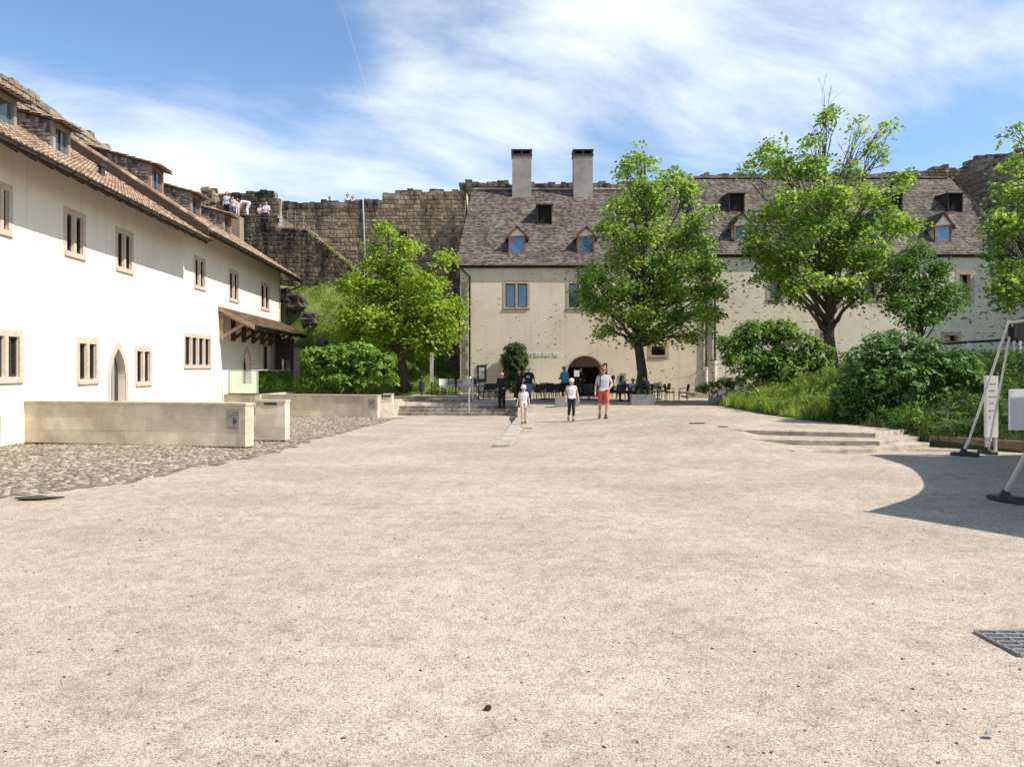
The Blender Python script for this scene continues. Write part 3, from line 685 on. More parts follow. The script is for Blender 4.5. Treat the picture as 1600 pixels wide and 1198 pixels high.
# deck parapet ruin behind the people and the railing
D2 = 53.0
rx0 = pX(330, D2)
t = thing('ruined_parapet', 'broken rounded wall stump behind the visitors on the tower deck', 'ruin', (rx0, D2, 0))
prof4 = [(330, 300), (352, 304), (372, 302), (392, 299), (410, 297), (422, 300), (430, 310), (440, 318)]
masonry(t, (rx0, D2, 0), UX, NF, pX(438, D2) - rx0, 8.5, rag(lambda s: pz(float(np.interp(800 + (rx0 + s) * F / D2, [p[0] for p in prof4], [p[1] for p in prof4])), D2), 6, .12, 2.2), 1.0, [MT['castle'], MT['mortar'], MT['crest']], crest=False)
t = thing('ruined_stump', 'small stone stump with rubble top rising over the last roof dormer', 'ruin', P(327, 330, 51.5))
mb = MB()
for i in range(34):
    a = random.random() * 6.28; z_ = random.random() ** .7
    c = P(327, 322, 51.5) + Vector((math.cos(a) * .42 * (1 - .25 * z_), math.sin(a) * .42, z_ * 1.35 - .25))
    mb.obox(c, (random.uniform(.12, .22), random.gauss(0, .03), random.gauss(0, .03)), (random.gauss(0, .03), .18, 0), (0, random.gauss(0, .03), random.uniform(.1, .16)), bev=.04)
mb.box(*[v for v in (pX(322, 51.5), pX(333, 51.5), 51.2, 52, 9.5, pz(318, 51.5))]); mb.build('rubble', MT['lightstone'], t)
t = thing('gable_parapet', 'pale stone gable end rising from the roof beside the blackened tower', 'parapet', P(366, 372, 47.2))
mb = MB(); a, b = pX(361, 47.2), pX(374.5, 47.2)
mb.prism([(a, 47.2, 8.3), (b, 47.2, 8.3), (b, 47.2, pz(338, 47.2)), (a, 47.2, pz(331, 47.2))], (0, .75, 0)); mb.build('stone_face', MT['lightstone'], t)
t = thing('deck_railing', 'thin metal railing on the stair landing below the tower deck', 'railing', P(436, 352, 49.6))
mb = MB()
for yy_ in (331, 337, 343, 349): mb.tube([P(437, yy_, 49.5), P(474, yy_ + (1 if yy_ < 349 else 0), 49.5)], .014, 5)
mb.build('rail', MT['concrete'], t)
for px in (437, 449, 461, 474):
    mb = MB(); mb.tube([P(px, 329, 49.5), P(px, 357, 49.5)], .018, 5); mb.build('post', MT['concrete'], t)
mb = MB(); mb.box(pX(436.5, 49.6), pX(441, 49.6), 49.54, 49.6, pz(353, 49.6), pz(337, 49.6)); mb.build('panel', MT['wpanel'], t)
# grassy hill between the long building and the left tree
def hill_z(x, y):
    hm = np.interp(x, [-17, -12, -9, -6.2, -4.2, -3], [7.7, 7.5, 6.9, 4.0, 1.6, .8])
    tt_ = np.clip((y - 42.6) / 7.6, 0, 1) * np.where(y < 48, sstep(x + (y - 43) * .35, -12.4, -10.2), 1)
    return .40 + (hm - .40) * (tt_ ** .85) + .2 * np.sin(x * 1.7) * np.sin(y * 1.1) * (tt_ > .05) + .1 * np.sin(3.3 * x + y * 2.1) * (tt_ > .1)
sheet('grassy_hill', np.arange(-17, -2.9, .25), np.arange(42, 54.1, .25), hill_z, MT['slope'], lambda x, y: (x > -13.2 - .0625 * (y - 18.4) + .1) | (y > 46.6))
# ================================================================ long white building on the left
B1 = thing('long_building', 'long white plastered building with orange tiled roof and dormers along the left side', 'building', wall_p(0))
def W_(px0, px1, py0, py1, kind='rect', lights=1):      # photo box -> opening on the wall
    c = (px0 + px1) / 2; return (wall_s(px0), wall_s(px1), wall_z(c, py1), wall_z(c, py0), kind, lights)
wins = [W_(-9, 13, 295, 357, lights=2), W_(104, 129, 338, 395, lights=2), W_(184, 205, 367, 419, lights=2), W_(305, 319, 408, 447, lights=2), W_(359, 371.5, 428, 467, lights=2), W_(408.5, 420, 447, 481, lights=2),
        W_(-12, 30, 525, 589, lights=2), W_(124, 150, 537, 592, lights=2), W_(214, 234, 549, 596, lights=2), W_(289, 328, 528, 570, lights=4)]
doors = [W_(173, 196, 545, 640, 'pointed'), W_(380, 391, 548, 600, 'pointed'), W_(412, 423.5, 541, 577, 'rect')]
S_END = wall_s(438); S_MID = wall_s(285)
mb = MB()
openings = []
for (a, b, zb, zt, k, nl) in wins:
    m_ = .14; wl_ = (b - a - m_ * (nl - 1)) / nl
    for i in range(nl): openings.append((a + i * (wl_ + m_), a + i * (wl_ + m_) + wl_, zb, zt, 'rect', .115))
for (a, b, zb, zt, k, nl) in doors: openings.append((a, b, max(zb, .02), zt, k, .24))
openings.append((wall_s(-25), wall_s(2), .05, .72, 'rect', .3))
Z_E1, Z_E2 = 7.55, 7.95
wall_face(mb, wall_p(0), UL, NL, -9.0, S_MID, -.1, Z_E1, [o for o in openings if o[1] < S_MID])
wall_face(mb, wall_p(0), UL, NL, S_MID, S_END, -.1, Z_E2, [o for o in openings if o[0] > S_MID])
e = wall_p(S_END); w0 = wall_p(-9)
mb.poly([e, e - NL * 6.2, e - NL * 6.2 + UZ * 11.9, e + UZ * Z_E2]); mb.poly([w0 - NL * 6.2, w0, w0 + UZ * Z_E1, w0 - NL * 6.2 + UZ * 11.5])
mb.poly([wall_p(S_MID, 0, Z_E1), wall_p(S_MID, -5, Z_E1 + 3.2), wall_p(S_MID, -5, Z_E2 + 3.3), wall_p(S_MID, 0, Z_E2)])
mb.build('wall', MT['white'], B1)
mb = MB()
for i in range(15):
    z0 = .5 + i * .49; l = .26 if i % 2 else .42
    mb.obox(wall_p(S_END - l / 2 + .012, .004, z0 + .22), UL * l / 2, NL * .012, UZ * .2)
mb.build('quoin', MT['stone_trim'], B1)
for (a, b, zb, zt, k, nl) in wins:
    fm = MB(); frame_ring(fm, wall_p(0), UL, NL, opening_loop(a, b, zb, zt, 'rect'), .17, .015)
    m_ = .14; wl_ = (b - a - m_ * (nl - 1)) / nl
    for i in range(nl - 1):
        c = a + (i + 1) * wl_ + (i + .5) * m_
        fm.obox(wall_p(c, -.03, (zb + zt) / 2), UL * (m_ / 2 - .002), NL * .05, UZ * ((zt - zb) / 2 - .002))
    w = fm.build('window', MT['pink_trim'], B1)
    sm = MB(); sm.obox(wall_p((a + b) / 2, .02, zb - .10), UL * ((b - a) / 2 + .12), NL * .035, UZ * .05); sm.build('sill', MT['pink_trim'], w)
    pm = MB()
    for i in range(nl):
        a2 = a + i * (wl_ + m_); pm.poly([wall_p(a2, -.110, zb), wall_p(a2 + wl_, -.110, zb), wall_p(a2 + wl_, -.110, zt), wall_p(a2, -.110, zt)])
    pm.build('pane', MT['darkpane'], w)
    pm = MB()
    for i in range(nl):
        a2 = a + i * (wl_ + m_)
        for q in (0, 1):
            pm.obox(wall_p(a2 + .03 + q * (wl_ - .06), -.085, (zb + zt) / 2), UL * .028, NL * .02, UZ * ((zt - zb) / 2 - .005))
        pm.obox(wall_p(a2 + wl_ / 2, -.085, zb + .035), UL * (wl_ / 2 - .06), NL * .02, UZ * .03); pm.obox(wall_p(a2 + wl_ / 2, -.085, zt - .035), UL * (wl_ / 2 - .06), NL * .02, UZ * .03)
    pm.build('casement', MT['darkwood'], w)
for i, (a, b, zb, zt, k, nl) in enumerate(doors):
    zb = max(zb, .02); lp = opening_loop(a, b, zb, zt, k)
    fm = MB(); frame_ring(fm, wall_p(0), UL, NL, lp if k != 'rect' else [(a, zb), (a, zt), (b, zt), (b, zb)], .2, .015)
    w = fm.build('door_surround' if k != 'rect' else 'window', MT['pink_trim'], B1)
    pm = MB(); pm.poly([wall_p(s, -.23, z) for s, z in lp]); pm.build('door_leaf' if k != 'rect' else 'pane', MT['darkwood'] if i != 1 else MT['darkwood'], w)
    if i == 0:
        pm = MB(); pm.obox(wall_p(a + (b - a) * .5, -.19, zb + (zt - zb) * .42), UL * .09, NL * .03, UZ * (zt - zb) * .4); pm.build('door_edge', MT['chrome'], w)
# roofs (lean-to against the curtain wall)
PI_ = math.radians(33); VS = (-NL * math.cos(PI_) + UZ * math.sin(PI_))
OV = 1.1; E1 = wall_p(-9, OV, 6.92); E2 = wall_p(S_MID - .25, OV, 7.30)
mb = MB(); pantiles(mb, E1, UL, VS, S_MID - .25 + 9, 8.3); roof1 = mb.build('roof', MT['pantile'], B1)
mb = MB(); pantiles(mb, E2, UL, VS, S_END + .45 - S_MID + .25, 8.3); roof2 = mb.build('roof', MT['pantile'], B1)
mb = MB()                                          # fascia boards, verge and soffit under the eaves
for (s0, s1, z) in ((-9, S_MID - .25, 6.86), (S_MID - .25, S_END + .45, 7.24)):
    mb.prism([wall_p(s0, OV - .03, z - .10), wall_p(s0, OV, z - .10), wall_p(s0, OV, z + .03), wall_p(s0, OV - .03, z + .03)], UL * (s1 - s0))
    mb.prism([wall_p(s0, OV - .04, z - .03), wall_p(s0, OV - .04, z + .0), wall_p(s0, .0, z + .68), wall_p(s0, .0, z + .64)], UL * (s1 - s0))
    s = s0 + .3
    while s < s1:
        mb.prism([wall_p(s, OV - .06, z - .14), wall_p(s, OV - .06, z - .04), wall_p(s, .0, z + .62), wall_p(s, .0, z + .50)], UL * .1); s += .75
v0 = E2 - UL * .03
mb.prism([v0 - UZ * .36, v0 + UZ * .06, v0 + VS * 7.9 + UZ * .06, v0 + VS * 7.9 - UZ * .36], UL * -.05)
v1 = E2 + UL * (S_END + .45 - S_MID + .25)
mb.prism([v1 - UZ * .22, v1 + UZ * .05, v1 + VS * 7.9 + UZ * .05, v1 + VS * 7.9 - UZ * .22], UL * .05)
mb.build('eaves_board', MT['darkwood'], B1)
mb = MB()                                          # raised tile verge on the higher roof
for i in range(24):
    c = v0 + VS * (.16 + i * .33) + UZ * .10 + UL * .04; mb.tube([c - VS * .17, c + VS * .17], [.10, .085], 8)
mb.build('verge_tile', MT['pantile'], B1)
for (s0, s1, z) in ((-9, S_MID - .3, 6.84), (S_MID - .22, S_END + .55, 7.22)):
    mb = MB(); prof = [(.07 * math.cos(t), .07 * math.sin(t)) for t in np.linspace(math.pi, 2 * math.pi, 8)]
    out = [wall_p(s0, OV + .1 + x, z + .03 + y) for x, y in prof]; inn_ = [wall_p(s0, OV + .1 + x * .82, z + .035 + y * .82) for x, y in prof[::-1]]
    mb.prism(out + inn_, UL * (s1 - s0))
    s = s0 + .4
    while s < s1: mb.obox(wall_p(s, OV + .1, z - .045), UL * .015, NL * .085, UZ * .012); s += .8
    mb.build('gutter', MT['zinc'], B1)
mb = MB(); q = wall_p(S_END + .5, OV + .1, 7.18)
mb.tube([q, q + Vector((0, 0, -.25)), q + Vector((-.85, .05, -.6)), q + Vector((-1.12, .05, -.85)), q + Vector((-1.12, .05, -4.5))], .05, 8); mb.build('downpipe', MT['zinc'], B1)
# tube vent on the lower roof
c = P(159, 275, 25.2); mb = MB(); mb.lathe(c, [(.10, -.5), (.10, .28), (.14, .28), (.14, .36), (.02, .42)], 12); mb.build('vent_pipe', MT['zinc'], roof1)
# dormers: (roof, s of near cheek, s of far cheek, setback, sill z, head z)
for k, (roof, ya, yb, t0, zs_, zh) in enumerate(((roof1, 19.55, 20.9, 1.1, 8.22, 9.12), (roof1, 22.75, 23.75, 1.1, 8.22, 9.18), (roof2, 31.0, 32.3, 1.57, 8.95, 10.08), (roof2, 35.6, 36.9, 1.57, 8.95, 9.98), (roof2, 40.4, 41.7, 1.57, 8.95, 10.0))):
    sa, sb = (ya - 18.4) / .998, (yb - 18.4) / .998; sl = math.tan(math.radians(15)); back = 4.2
    rz = lambda t: (6.92 if roof is roof1 else 7.30) + (t + OV) * math.tan(PI_) + .03
    tb = min(back, (zh - rz(0) ) / (math.tan(PI_) - sl) - t0 * sl / (math.tan(PI_) - sl))
    D_ = MB(); D_.obox(wall_p((sa + sb) / 2, -t0 - .10, (zs_ + zh) / 2 - .1), UL * ((sb - sa) / 2 - .01), NL * .04, UZ * ((zh - zs_) / 2 + .1))
    d = D_.build('dormer', MT['darkwood'], B1)
    for s, fl in ((sa, -1), (sb, 1)):              # shingled cheeks, course by course
        D_ = MB()
        D_.poly([wall_p(s, -t0, rz(t0) - .05), wall_p(s, -tb, rz(tb)), wall_p(s, -tb, zh + (tb - t0) * sl), wall_p(s, -t0, zh)])
        zc = zs_ - .12
        while zc < zh + (tb - t0) * sl:
            # horizontal extent of this course between roof plane and dormer roof
            t_lo = t0 if zc + .1 < zh else t0 + (zc + .1 - zh) / sl
            t_hi = min(tb, (zc + .02 - rz(0)) / math.tan(PI_))
            t = t_lo
            while t < t_hi - .03:
                w = random.uniform(.09, .15); w = min(w, t_hi - t); o_ = .03 * fl + random.gauss(0, .004)
                top = min(zc + .17, zh + (t + w / 2 - t0) * sl - .01)
                if top - zc > .04:
                    j = random.gauss(0, .01)
                    D_.add([wall_p(s + o_, -t, zc + j), wall_p(s + o_, -(t + w - .008), zc + j), wall_p(s + .004 * fl, -(t + w - .008), top), wall_p(s + .004 * fl, -t, top), wall_p(s, -t, zc + j), wall_p(s, -(t + w - .008), zc + j)], [(0, 1, 2, 3), (4, 5, 1, 0)])
                t += w
            zc += .125
        D_.build('shingled_cheek', MT['shingle'], d)
    Fm = MB(); pw = .13
    for s in (sa + pw / 2, sb - pw / 2): Fm.obox(wall_p(s, -t0 + .03, (zs_ + zh) / 2), UL * pw / 2, NL * .06, UZ * (zh - zs_) / 2)
    Fm.obox(wall_p((sa + sb) / 2, -t0 + .03, zs_ + .05), UL * ((sb - sa) / 2 - pw - .002), NL * .07, UZ * .05)
    Fm.obox(wall_p((sa + sb) / 2, -t0 + .03, zh - .06), UL * ((sb - sa) / 2 - pw - .002), NL * .055, UZ * .058)
    Fm.build('frame', MT['oldbeam'] if k > 1 else MT['chim'], d)
    Fm = MB(); Fm.poly([wall_p(sa + pw, -t0 + .0, zs_ + .1), wall_p(sb - pw, -t0 + .0, zs_ + .1), wall_p(sb - pw, -t0, zh - .12), wall_p(sa + pw, -t0, zh - .12)])
    Fm.build('pane', MT['greypane'], d)
    Fm = MB(); Fm.obox(wall_p((sa + sb) / 2, -t0 + .02, (zs_ + zh) / 2), UL * .02, NL * .015, UZ * ((zh - zs_) / 2 - .13)); Fm.build('glazing_bar', MT['darkwood'], d)
    Fm = MB(); vs = (-NL * math.cos(math.radians(15)) + UZ * math.sin(math.radians(15)))
    o_ = wall_p(sa - .12, -t0 + .42, zh + .07 - .42 * sl); ln = (tb - t0 + .42) / math.cos(math.radians(15)) + .1
    Fm.prism([o_ - UZ * .05, o_ + UL * (sb - sa + .24) - UZ * .05, o_ + UL * (sb - sa + .24) - UZ * .015, o_ - UZ * .015], vs * ln, 1)
    pantiles(Fm, o_ + UZ * .005, UL, vs, sb - sa + .24, ln); Fm.build('dormer_roof', [MT['pantile'], MT['darkwood']], d)
# porch roof on brackets near the far end
S_P0, S_P1 = wall_s(341), wall_s(341) + 11.8
zt_, zo_ = 4.62, 3.78; ph = 1.62
pv = (wall_p(0, 0, zt_) - wall_p(0, ph, zo_)); pl = pv.length
mb = MB(); o_ = wall_p(S_P0, ph, zo_ + .06)
mb.prism([o_ - UZ * .055, o_ + pv - UZ * .055, o_ + pv - UZ * .02, o_ - UZ * .02], UL * (S_P1 - S_P0), 1)
flat_tiles(mb, o_, UL, pv, [(0, 0), (S_P1 - S_P0, 0), (S_P1 - S_P0, pl - .03), (0, pl - .03)], .2, .22); pr = mb.build('porch_roof', [MT['oldtile'], MT['darkwood']], B1)
mb = MB(); mb.prism([o_ - UZ * .20 - UL * .05, o_ - UZ * .0 - UL * .05, o_ + pv - UL * .05, o_ + pv - UZ * .20 - UL * .05], UL * .06); mb.build('verge_beam', MT['oldbeam'], pr)
mb = MB(); prof = [(.06 * math.cos(t), .06 * math.sin(t)) for t in np.linspace(math.pi, 2 * math.pi, 8)]
mb.prism([wall_p(S_P0, ph + .08 + x, zo_ + .02 + y) for x, y in prof] + [wall_p(S_P0, ph + .08 + x * .8, zo_ + .025 + y * .8) for x, y in prof[::-1]], UL * (S_P1 - S_P0)); mb.build('gutter', MT['zinc'], pr)
s = S_P0 + .22
for k in range(7):
    mb = MB(); mb.obox(wall_p(s, .09, 3.78), UL * .08, NL * .09, UZ * .62)
    a0, b0 = wall_p(s, .10, 3.28), wall_p(s, 1.15, 3.92); dv = (b0 - a0); mb.obox((a0 + b0) / 2, UL * .06, dv / 2, dv.cross(UL).normalized() * .07)
    a0, b0 = wall_p(s, .19, zt_ - .30), wall_p(s, ph - .05, zo_ - .12); dv = (b0 - a0); mb.obox((a0 + b0) / 2, UL * .065, dv / 2, dv.cross(UL).normalized() * .06)
    mb.build('bracket', MT['darkwood'] if k else MT['oldbeam'], pr); s += 1.75
mb = MB(); mb.obox(wall_p((S_P0 + S_P1) / 2, ph - .14, zo_ - .02), UL * (S_P1 - S_P0) / 2, NL * .07, UZ * .055); mb.build('wall_plate', MT['darkwood'], pr)
# small porch room closing the far end under the roof
t = thing('porch_lodge', 'dark timber and stone entrance lodge under the far end of the porch roof', 'lodge', wall_p(S_P0 + 9.6, .8, .5))
mb = MB(); c = wall_p(S_P0 + 10.2, .75, 2.0); mb.obox(c + NL * .62 - UZ * .3, UL * .25, NL * .18, UZ * 1.35); mb.build('stone_pier', MT['lightstone'], t)
mb = MB(); mb.obox(c - NL * .1 + UZ * .1, UL * .08, NL * .5, UZ * 1.5); mb.build('dark_partition', MT['darkwood'], t)
mb = MB(); mb.obox(c + NL * .1 - UL * .12 - UZ * .5, UL * .02, NL * .12, UZ * .85); mb.build('glass_leaf', MT['greypane'], t)
mb = MB(); mb.obox(c - NL * .2 - UL * .14 - UZ * .5, UL * .03, NL * .05, UZ * .9); mb.build('door_post', MT['offwhite'], t)
# ================================================================ low walls
def low_wall(name, label, p0, p1, h, th, z0=0.0):
    p0, p1 = Vector((*p0, 0)), Vector((*p1, 0)); u = (p1 - p0).normalized(); n = Vector((u.y, -u.x, 0)); L_ = (p1 - p0).length
    t = thing(name, label, 'low wall', (p0 + p1) / 2 + UZ * z0)
    mb = MB(); rows = 3; hh = (h - .06) / rows
    for r in range(rows):                                  # big sawn slabs
        s = 0; off = random.uniform(.3, .9) if r % 2 else 0; first = True
        while s < L_ - 1e-3:
            w = min((off if first and off else 1.5), L_ - s); first = False
            mb.obox(p0 + u * (s + w / 2) - n * th / 2 + UZ * (z0 + hh * (r + .5)), u * (w / 2 - .0015), n * (th / 2 - abs(random.gauss(0, .0015))), UZ * (hh / 2 - .0015)); s += w
    mb.build('slab_courses', MT['lowwall'], t)
    mb = MB(); mb.obox((p0 + p1) / 2 - n * th / 2 + UZ * (z0 + h - .03), u * (L_ / 2 + .02), n * (th / 2 + .02), UZ * .03); mb.build('coping', MT['sandstone'], t)
    return t, u, n
w1, u1, n1 = low_wall('low_wall', 'long sawn limestone wall in front carrying the square notice plate', (-12.45, 19.45), (-6.32, 18.2), 1.04, .38)
low_wall('low_wall', 'short limestone wall stub just behind the end of the front long wall', (-6.65, 19.95), (-5.88, 19.9), 1.04, .34)
w2, u2, n2 = low_wall('low_wall', 'long limestone wall under the glass balustrade', (-13.9, 35.68), (-5.95, 34.0), 1.04, .38, -.36)
low_wall('low_wall', 'short limestone wall stub ending at the left of the broad steps', (-6.0, 35.75), (-5.58, 35.72), 1.04, .34, -.36)
def plate(pos, u, n, w, h, label, marks):
    t = thing('notice_plate', label, 'notice', pos)
    mb = MB(); mb.obox(pos + n * .012, u * w / 2, n * .010, UZ * h / 2); mb.build('plate', MT['chim'], t)
    mb = MB()
    for (a, b, c, d) in marks: mb.obox(pos + n * .024 + u * (a * w) + UZ * (b * h), u * (c * w), n * .002, UZ * (d * h))
    mb.build('marks', MT['iron'], t)
q = P(365, 652, 18.27); s_ = (q - Vector((-12.45, 19.45, 0))).dot(u1)
plate(Vector((-12.45, 19.45, 0)) + u1 * s_ + UZ * .66, u1, n1, .34, .46, 'grey square notice with toilet figures on the front limestone wall',
      [(.22, .33, .12, .015), (.3, .22, .1, .012), (-.1, .18, .15, .01), (.05, -.12, .035, .13), (.05, .05, .03, .025), (.24, -.12, .05, .10), (.24, .05, .03, .025), (.14, -.1, .008, .18), (-.18, -.42, .12, .01), (.1, -.42, .1, .01)])
q = P(582, 630, 34.1); s_ = (q - Vector((-13.9, 35.68, 0))).dot(u2)
plate(Vector((-13.9, 35.68, 0)) + u2 * s_ + UZ * .30, u2, n2, .36, .40, 'grey square notice on the limestone wall near the broad steps', [(.2, .3, .1, .02), (-.1, .1, .25, .012), (-.1, -.05, .22, .012)])
for c, u_, n_, lb in ((Vector((-6.27, 19.92, .955)), Vector((1, -.06, 0)).normalized(), Vector((-.06, -1, 0)).normalized(), 'dark recessed strip lamp under the coping of the front wall stub'),
                  (Vector((-5.82, 35.72, .57)), Vector((1, -.1, 0)).normalized(), Vector((-.1, -1, 0)).normalized(), 'dark recessed strip lamp under the coping of the stub by the steps')):
    mb = MB(); mb.obox(c, u_ * .16, n_ * .015, UZ * .025); mb.obox(c - UZ * .03, u_ * .17, n_ * .010, UZ * .006); o = mb.build('strip_lamp', MT['iron']); tag(o, lb, 'lamp')
# glass balustrade on the second wall
MT['bal'] = bpy.data.materials.new('balustrade_glass'); n_, l_, b_ = nodes_of(MT['bal'])
tr = n_.new('ShaderNodeBsdfTransparent'); tr.inputs[0].default_value = (.88, .95, .91, 1); gl = n_.new('ShaderNodeBsdfGlossy'); gl.inputs['Roughness'].default_value = .04; gl.inputs[0].default_value = (.9, 1, .95, 1)
fr = n_.new('ShaderNodeFresnel'); fr.inputs[0].default_value = 1.5; ma = n_.new('ShaderNodeMath'); ma.operation = 'MULTIPLY_ADD'; ma.inputs[1].default_value = 1.1; ma.inputs[2].default_value = .05; l_.new(fr.outputs[0], ma.inputs[0])
df = n_.new('ShaderNodeBsdfDiffuse'); df.inputs[0].default_value = (.40, .52, .44, 1); mx0 = n_.new('ShaderNodeMixShader'); mx0.inputs[0].default_value = .12; l_.new(tr.outputs[0], mx0.inputs[1]); l_.new(df.outputs[0], mx0.inputs[2])
mx = n_.new('ShaderNodeMixShader'); l_.new(ma.outputs[0], mx.inputs[0]); l_.new(mx0.outputs[0], mx.inputs[1]); l_.new(gl.outputs[0], mx.inputs[2]); l_.new(mx.outputs[0], n_['Material Output'].inputs[0])
t = thing('glass_balustrade', 'clear glass balustrade standing on the limestone wall before the porch', 'balustrade', (-12, 35.3, .68))
pa, pb, pc = Vector((-13.0, 35.28, .68)), Vector((-11.6, 34.98, .68)), Vector((-11.25, 39.6, .68))
for a, b in ((pa, (pa + pb) / 2 - Vector((.01, 0, 0))), ((pa + pb) / 2 + Vector((.01, 0, 0)), pb), (pb + Vector((.02, .05, 0)), (pb + pc) / 2), ((pb + pc) / 2 + Vector((0, .03, 0)), pc)):
    u_ = (b - a).normalized(); mb = MB(); mb.obox((a + b) / 2 + UZ * .54, (b - a) / 2, Vector((u_.y, -u_.x, 0)) * .008, UZ * .53); mb.build('glass_panel', MT['bal'], t)
for c in (pa, pb, pc): 
    mb = MB(); mb.box(c.x - .014, c.x + .014, c.y - .03, c.y - .01, .66, 1.76); mb.build('post', MT['zinc'], t)
mb = MB()
for a, b in ((pa, pb), (pb, pc)): mb.tube([a + UZ * .02, b + UZ * .02], .022, 6)
mb.build('shoe_rail', MT['zinc'], t)
mb = MB()
for a, b in ((pa, pb), (pb, pc)): mb.tube([a + UZ * 1.075, b + UZ * 1.075], .014, 6)
mb.build('top_edge', MT['greypane'], t)
mb = MB(); mb.obox((pb + pc) / 2 + UZ * -.32, (pc - pb) / 2, Vector((.12, 0, 0)), UZ * .30); o = mb.build('low_wall', MT['lowwall']); tag(o, 'short limestone return wall under the rear glass panels', 'low wall')
# ================================================================ brasserie and the building joined to its right
YF = 45.0
ZB = .2
def fz(py): return pz(py, YF)
def fX(px): return pX(px, YF)
XJ = fX(1110)
def facade_openings(lst): return [(fX(a), fX(b), fz(d) if d < 610 else ZB, fz(c), k) for a, b, c, d, k in lst]
def stone_window(parent, a, b, zb, zt, lights, pane, fw=.16, mat='stone_trim', sill=True, dep=.32, cross=False):
    O = Vector((0, YF, 0)); fm = MB(); frame_ring(fm, O, UX, NF, opening_loop(a, b, zb, zt, 'rect'), fw, .02)
    for i in range(1, lights):
        c = a + (b - a) * i / lights; fm.box(c - .07, c + .07, YF - .01, YF + .16, zb + .002, zt - .002)
    w = fm.build('window', MT[mat], parent)
    pm = MB(); pm.poly([(a, YF + dep - .02, zb), (b, YF + dep - .02, zb), (b, YF + dep - .02, zt), (a, YF + dep - .02, zt)]); pm.build('pane', MT[pane], w)
    pm = MB()
    for i in range(lights):
        l0 = a + (b - a) * i / lights + (.07 if i else 0); l1 = a + (b - a) * (i + 1) / lights - (.07 if i < lights - 1 else 0); y0, y1 = YF + dep - .07, YF + dep - .03
        pm.box(l0, l0 + .045, y0, y1, zb, zt); pm.box(l1 - .045, l1, y0, y1, zb, zt); pm.box(l0 + .045, l1 - .045, y0, y1, zb, zb + .05); pm.box(l0 + .045, l1 - .045, y0, y1, zt - .05, zt)
    pm.build('casement', MT['iron'] if pane == 'bluepane' else MT['darkwood'], w)
    if sill:
        sm = MB(); sm.box(a - .1, b + .1, YF - .07, YF - .022, zb - .10, zb - .02); sm.build('sill', MT['stone_trim'], w)
# ---- left building
BR = thing('brasserie_building', 'cream brasserie building with brown tiled roof, two tall chimneys and an arched doorway', 'building', (4, YF, ZB))
ops_l = facade_openings([(790, 824, 443, 480, 'rect'), (889, 924, 443, 480, 'rect'), (990, 1025, 443, 480, 'rect'), (886, 943, 556, 640, 'round'), (1018, 1040, 541, 555, 'rect')])
mb = MB(); x0, x1 = fX(719), XJ
zt_l = fz(414)
wall_face(mb, (0, YF, 0), UX, NF, x0, x1, -.3, zt_l, [(*o, 2.4 if o[4] == 'round' else .32) for o in ops_l], mi=0)
YR = 51.6; rise = pz(297, YR)
mb.add([(x0, YF, -.3), (x0, YR + 1.5, -.3), (x0, YR + 1.5, rise - .2), (x0, YR, rise - .2), (x0, YF, zt_l)], [(0, 1, 2, 3, 4)])
mb.build('wall', MT['cream'], BR)
for o in ops_l[:3]: stone_window(BR, *o[:4], 2, 'bluepane')
stone_window(BR, *ops_l[4][:4], 1, 'darkpane', fw=.2, mat='stone_trim')
# arched doorway
a, b, zb, zt, _ = ops_l[3]; lp = opening_loop(a, b, zb, zt, 'round')
fm = MB(); frame_ring(fm, (0, YF, 0), UX, NF, lp, .10, .012); dw = fm.build('doorway', MT['sandstone'], BR)
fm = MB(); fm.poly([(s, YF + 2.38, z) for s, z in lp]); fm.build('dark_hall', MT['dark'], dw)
fm = MB(); n = 26
for i in range(n):                                     # slatted timber lunette
    xx = a + .1 + (b - a - .2) * (i + .5) / n; c_, w_ = (a + b) / 2, (b - a) / 2
    zt2 = zt - w_ + math.sqrt(max(.001, (w_ - .03) ** 2 - (xx - c_) ** 2)); zl = max(zt - .62, zt - w_)
    if zt2 > zl + .03: fm.box(xx - .028, xx + .028, YF + .42 + .02 * (i % 2), YF + .47, zl, zt2)
fm.build('slatted_lunette', MT['timber'], dw)
fm = MB(); fm.box(a + .005, b - .005, YF + .40, YF + .48, zt - .68, zt - .625); fm.build('lintel_rail', MT['darkwood'], dw)
fm = MB()
for (p0, p1) in (((b + .02, YF - .02), (b + .12, YF - .62)),):
    for (q0, q1, zz0, zz1) in ((0, .1, ZB + .02, zt - .42), (.9, 1, ZB + .02, zt - .42), (.1, .9, ZB + .02, ZB + .2), (.1, .9, zt - .52, zt - .42)):
        A = Vector((lerp(p0[0], p1[0], q0), lerp(p0[1], p1[1], q0), 0)); B_ = Vector((lerp(p0[0], p1[0], q1), lerp(p0[1], p1[1], q1), 0)); fm.obox((A + B_) / 2 + UZ * (zz0 + zz1) / 2, (B_ - A) / 2, Vector((.03, .005, 0)), UZ * (zz1 - zz0) / 2)
dl = fm.build('door_leaf', MT['iron'], dw)
fm = MB(); fm.obox((b + .07, YF - .32, (ZB + zt) / 2 - .18), (.04, -.24, 0), (.008, .001, 0), (0, 0, .75)); fm.build('door_glass', MT['darkpane'], dl)
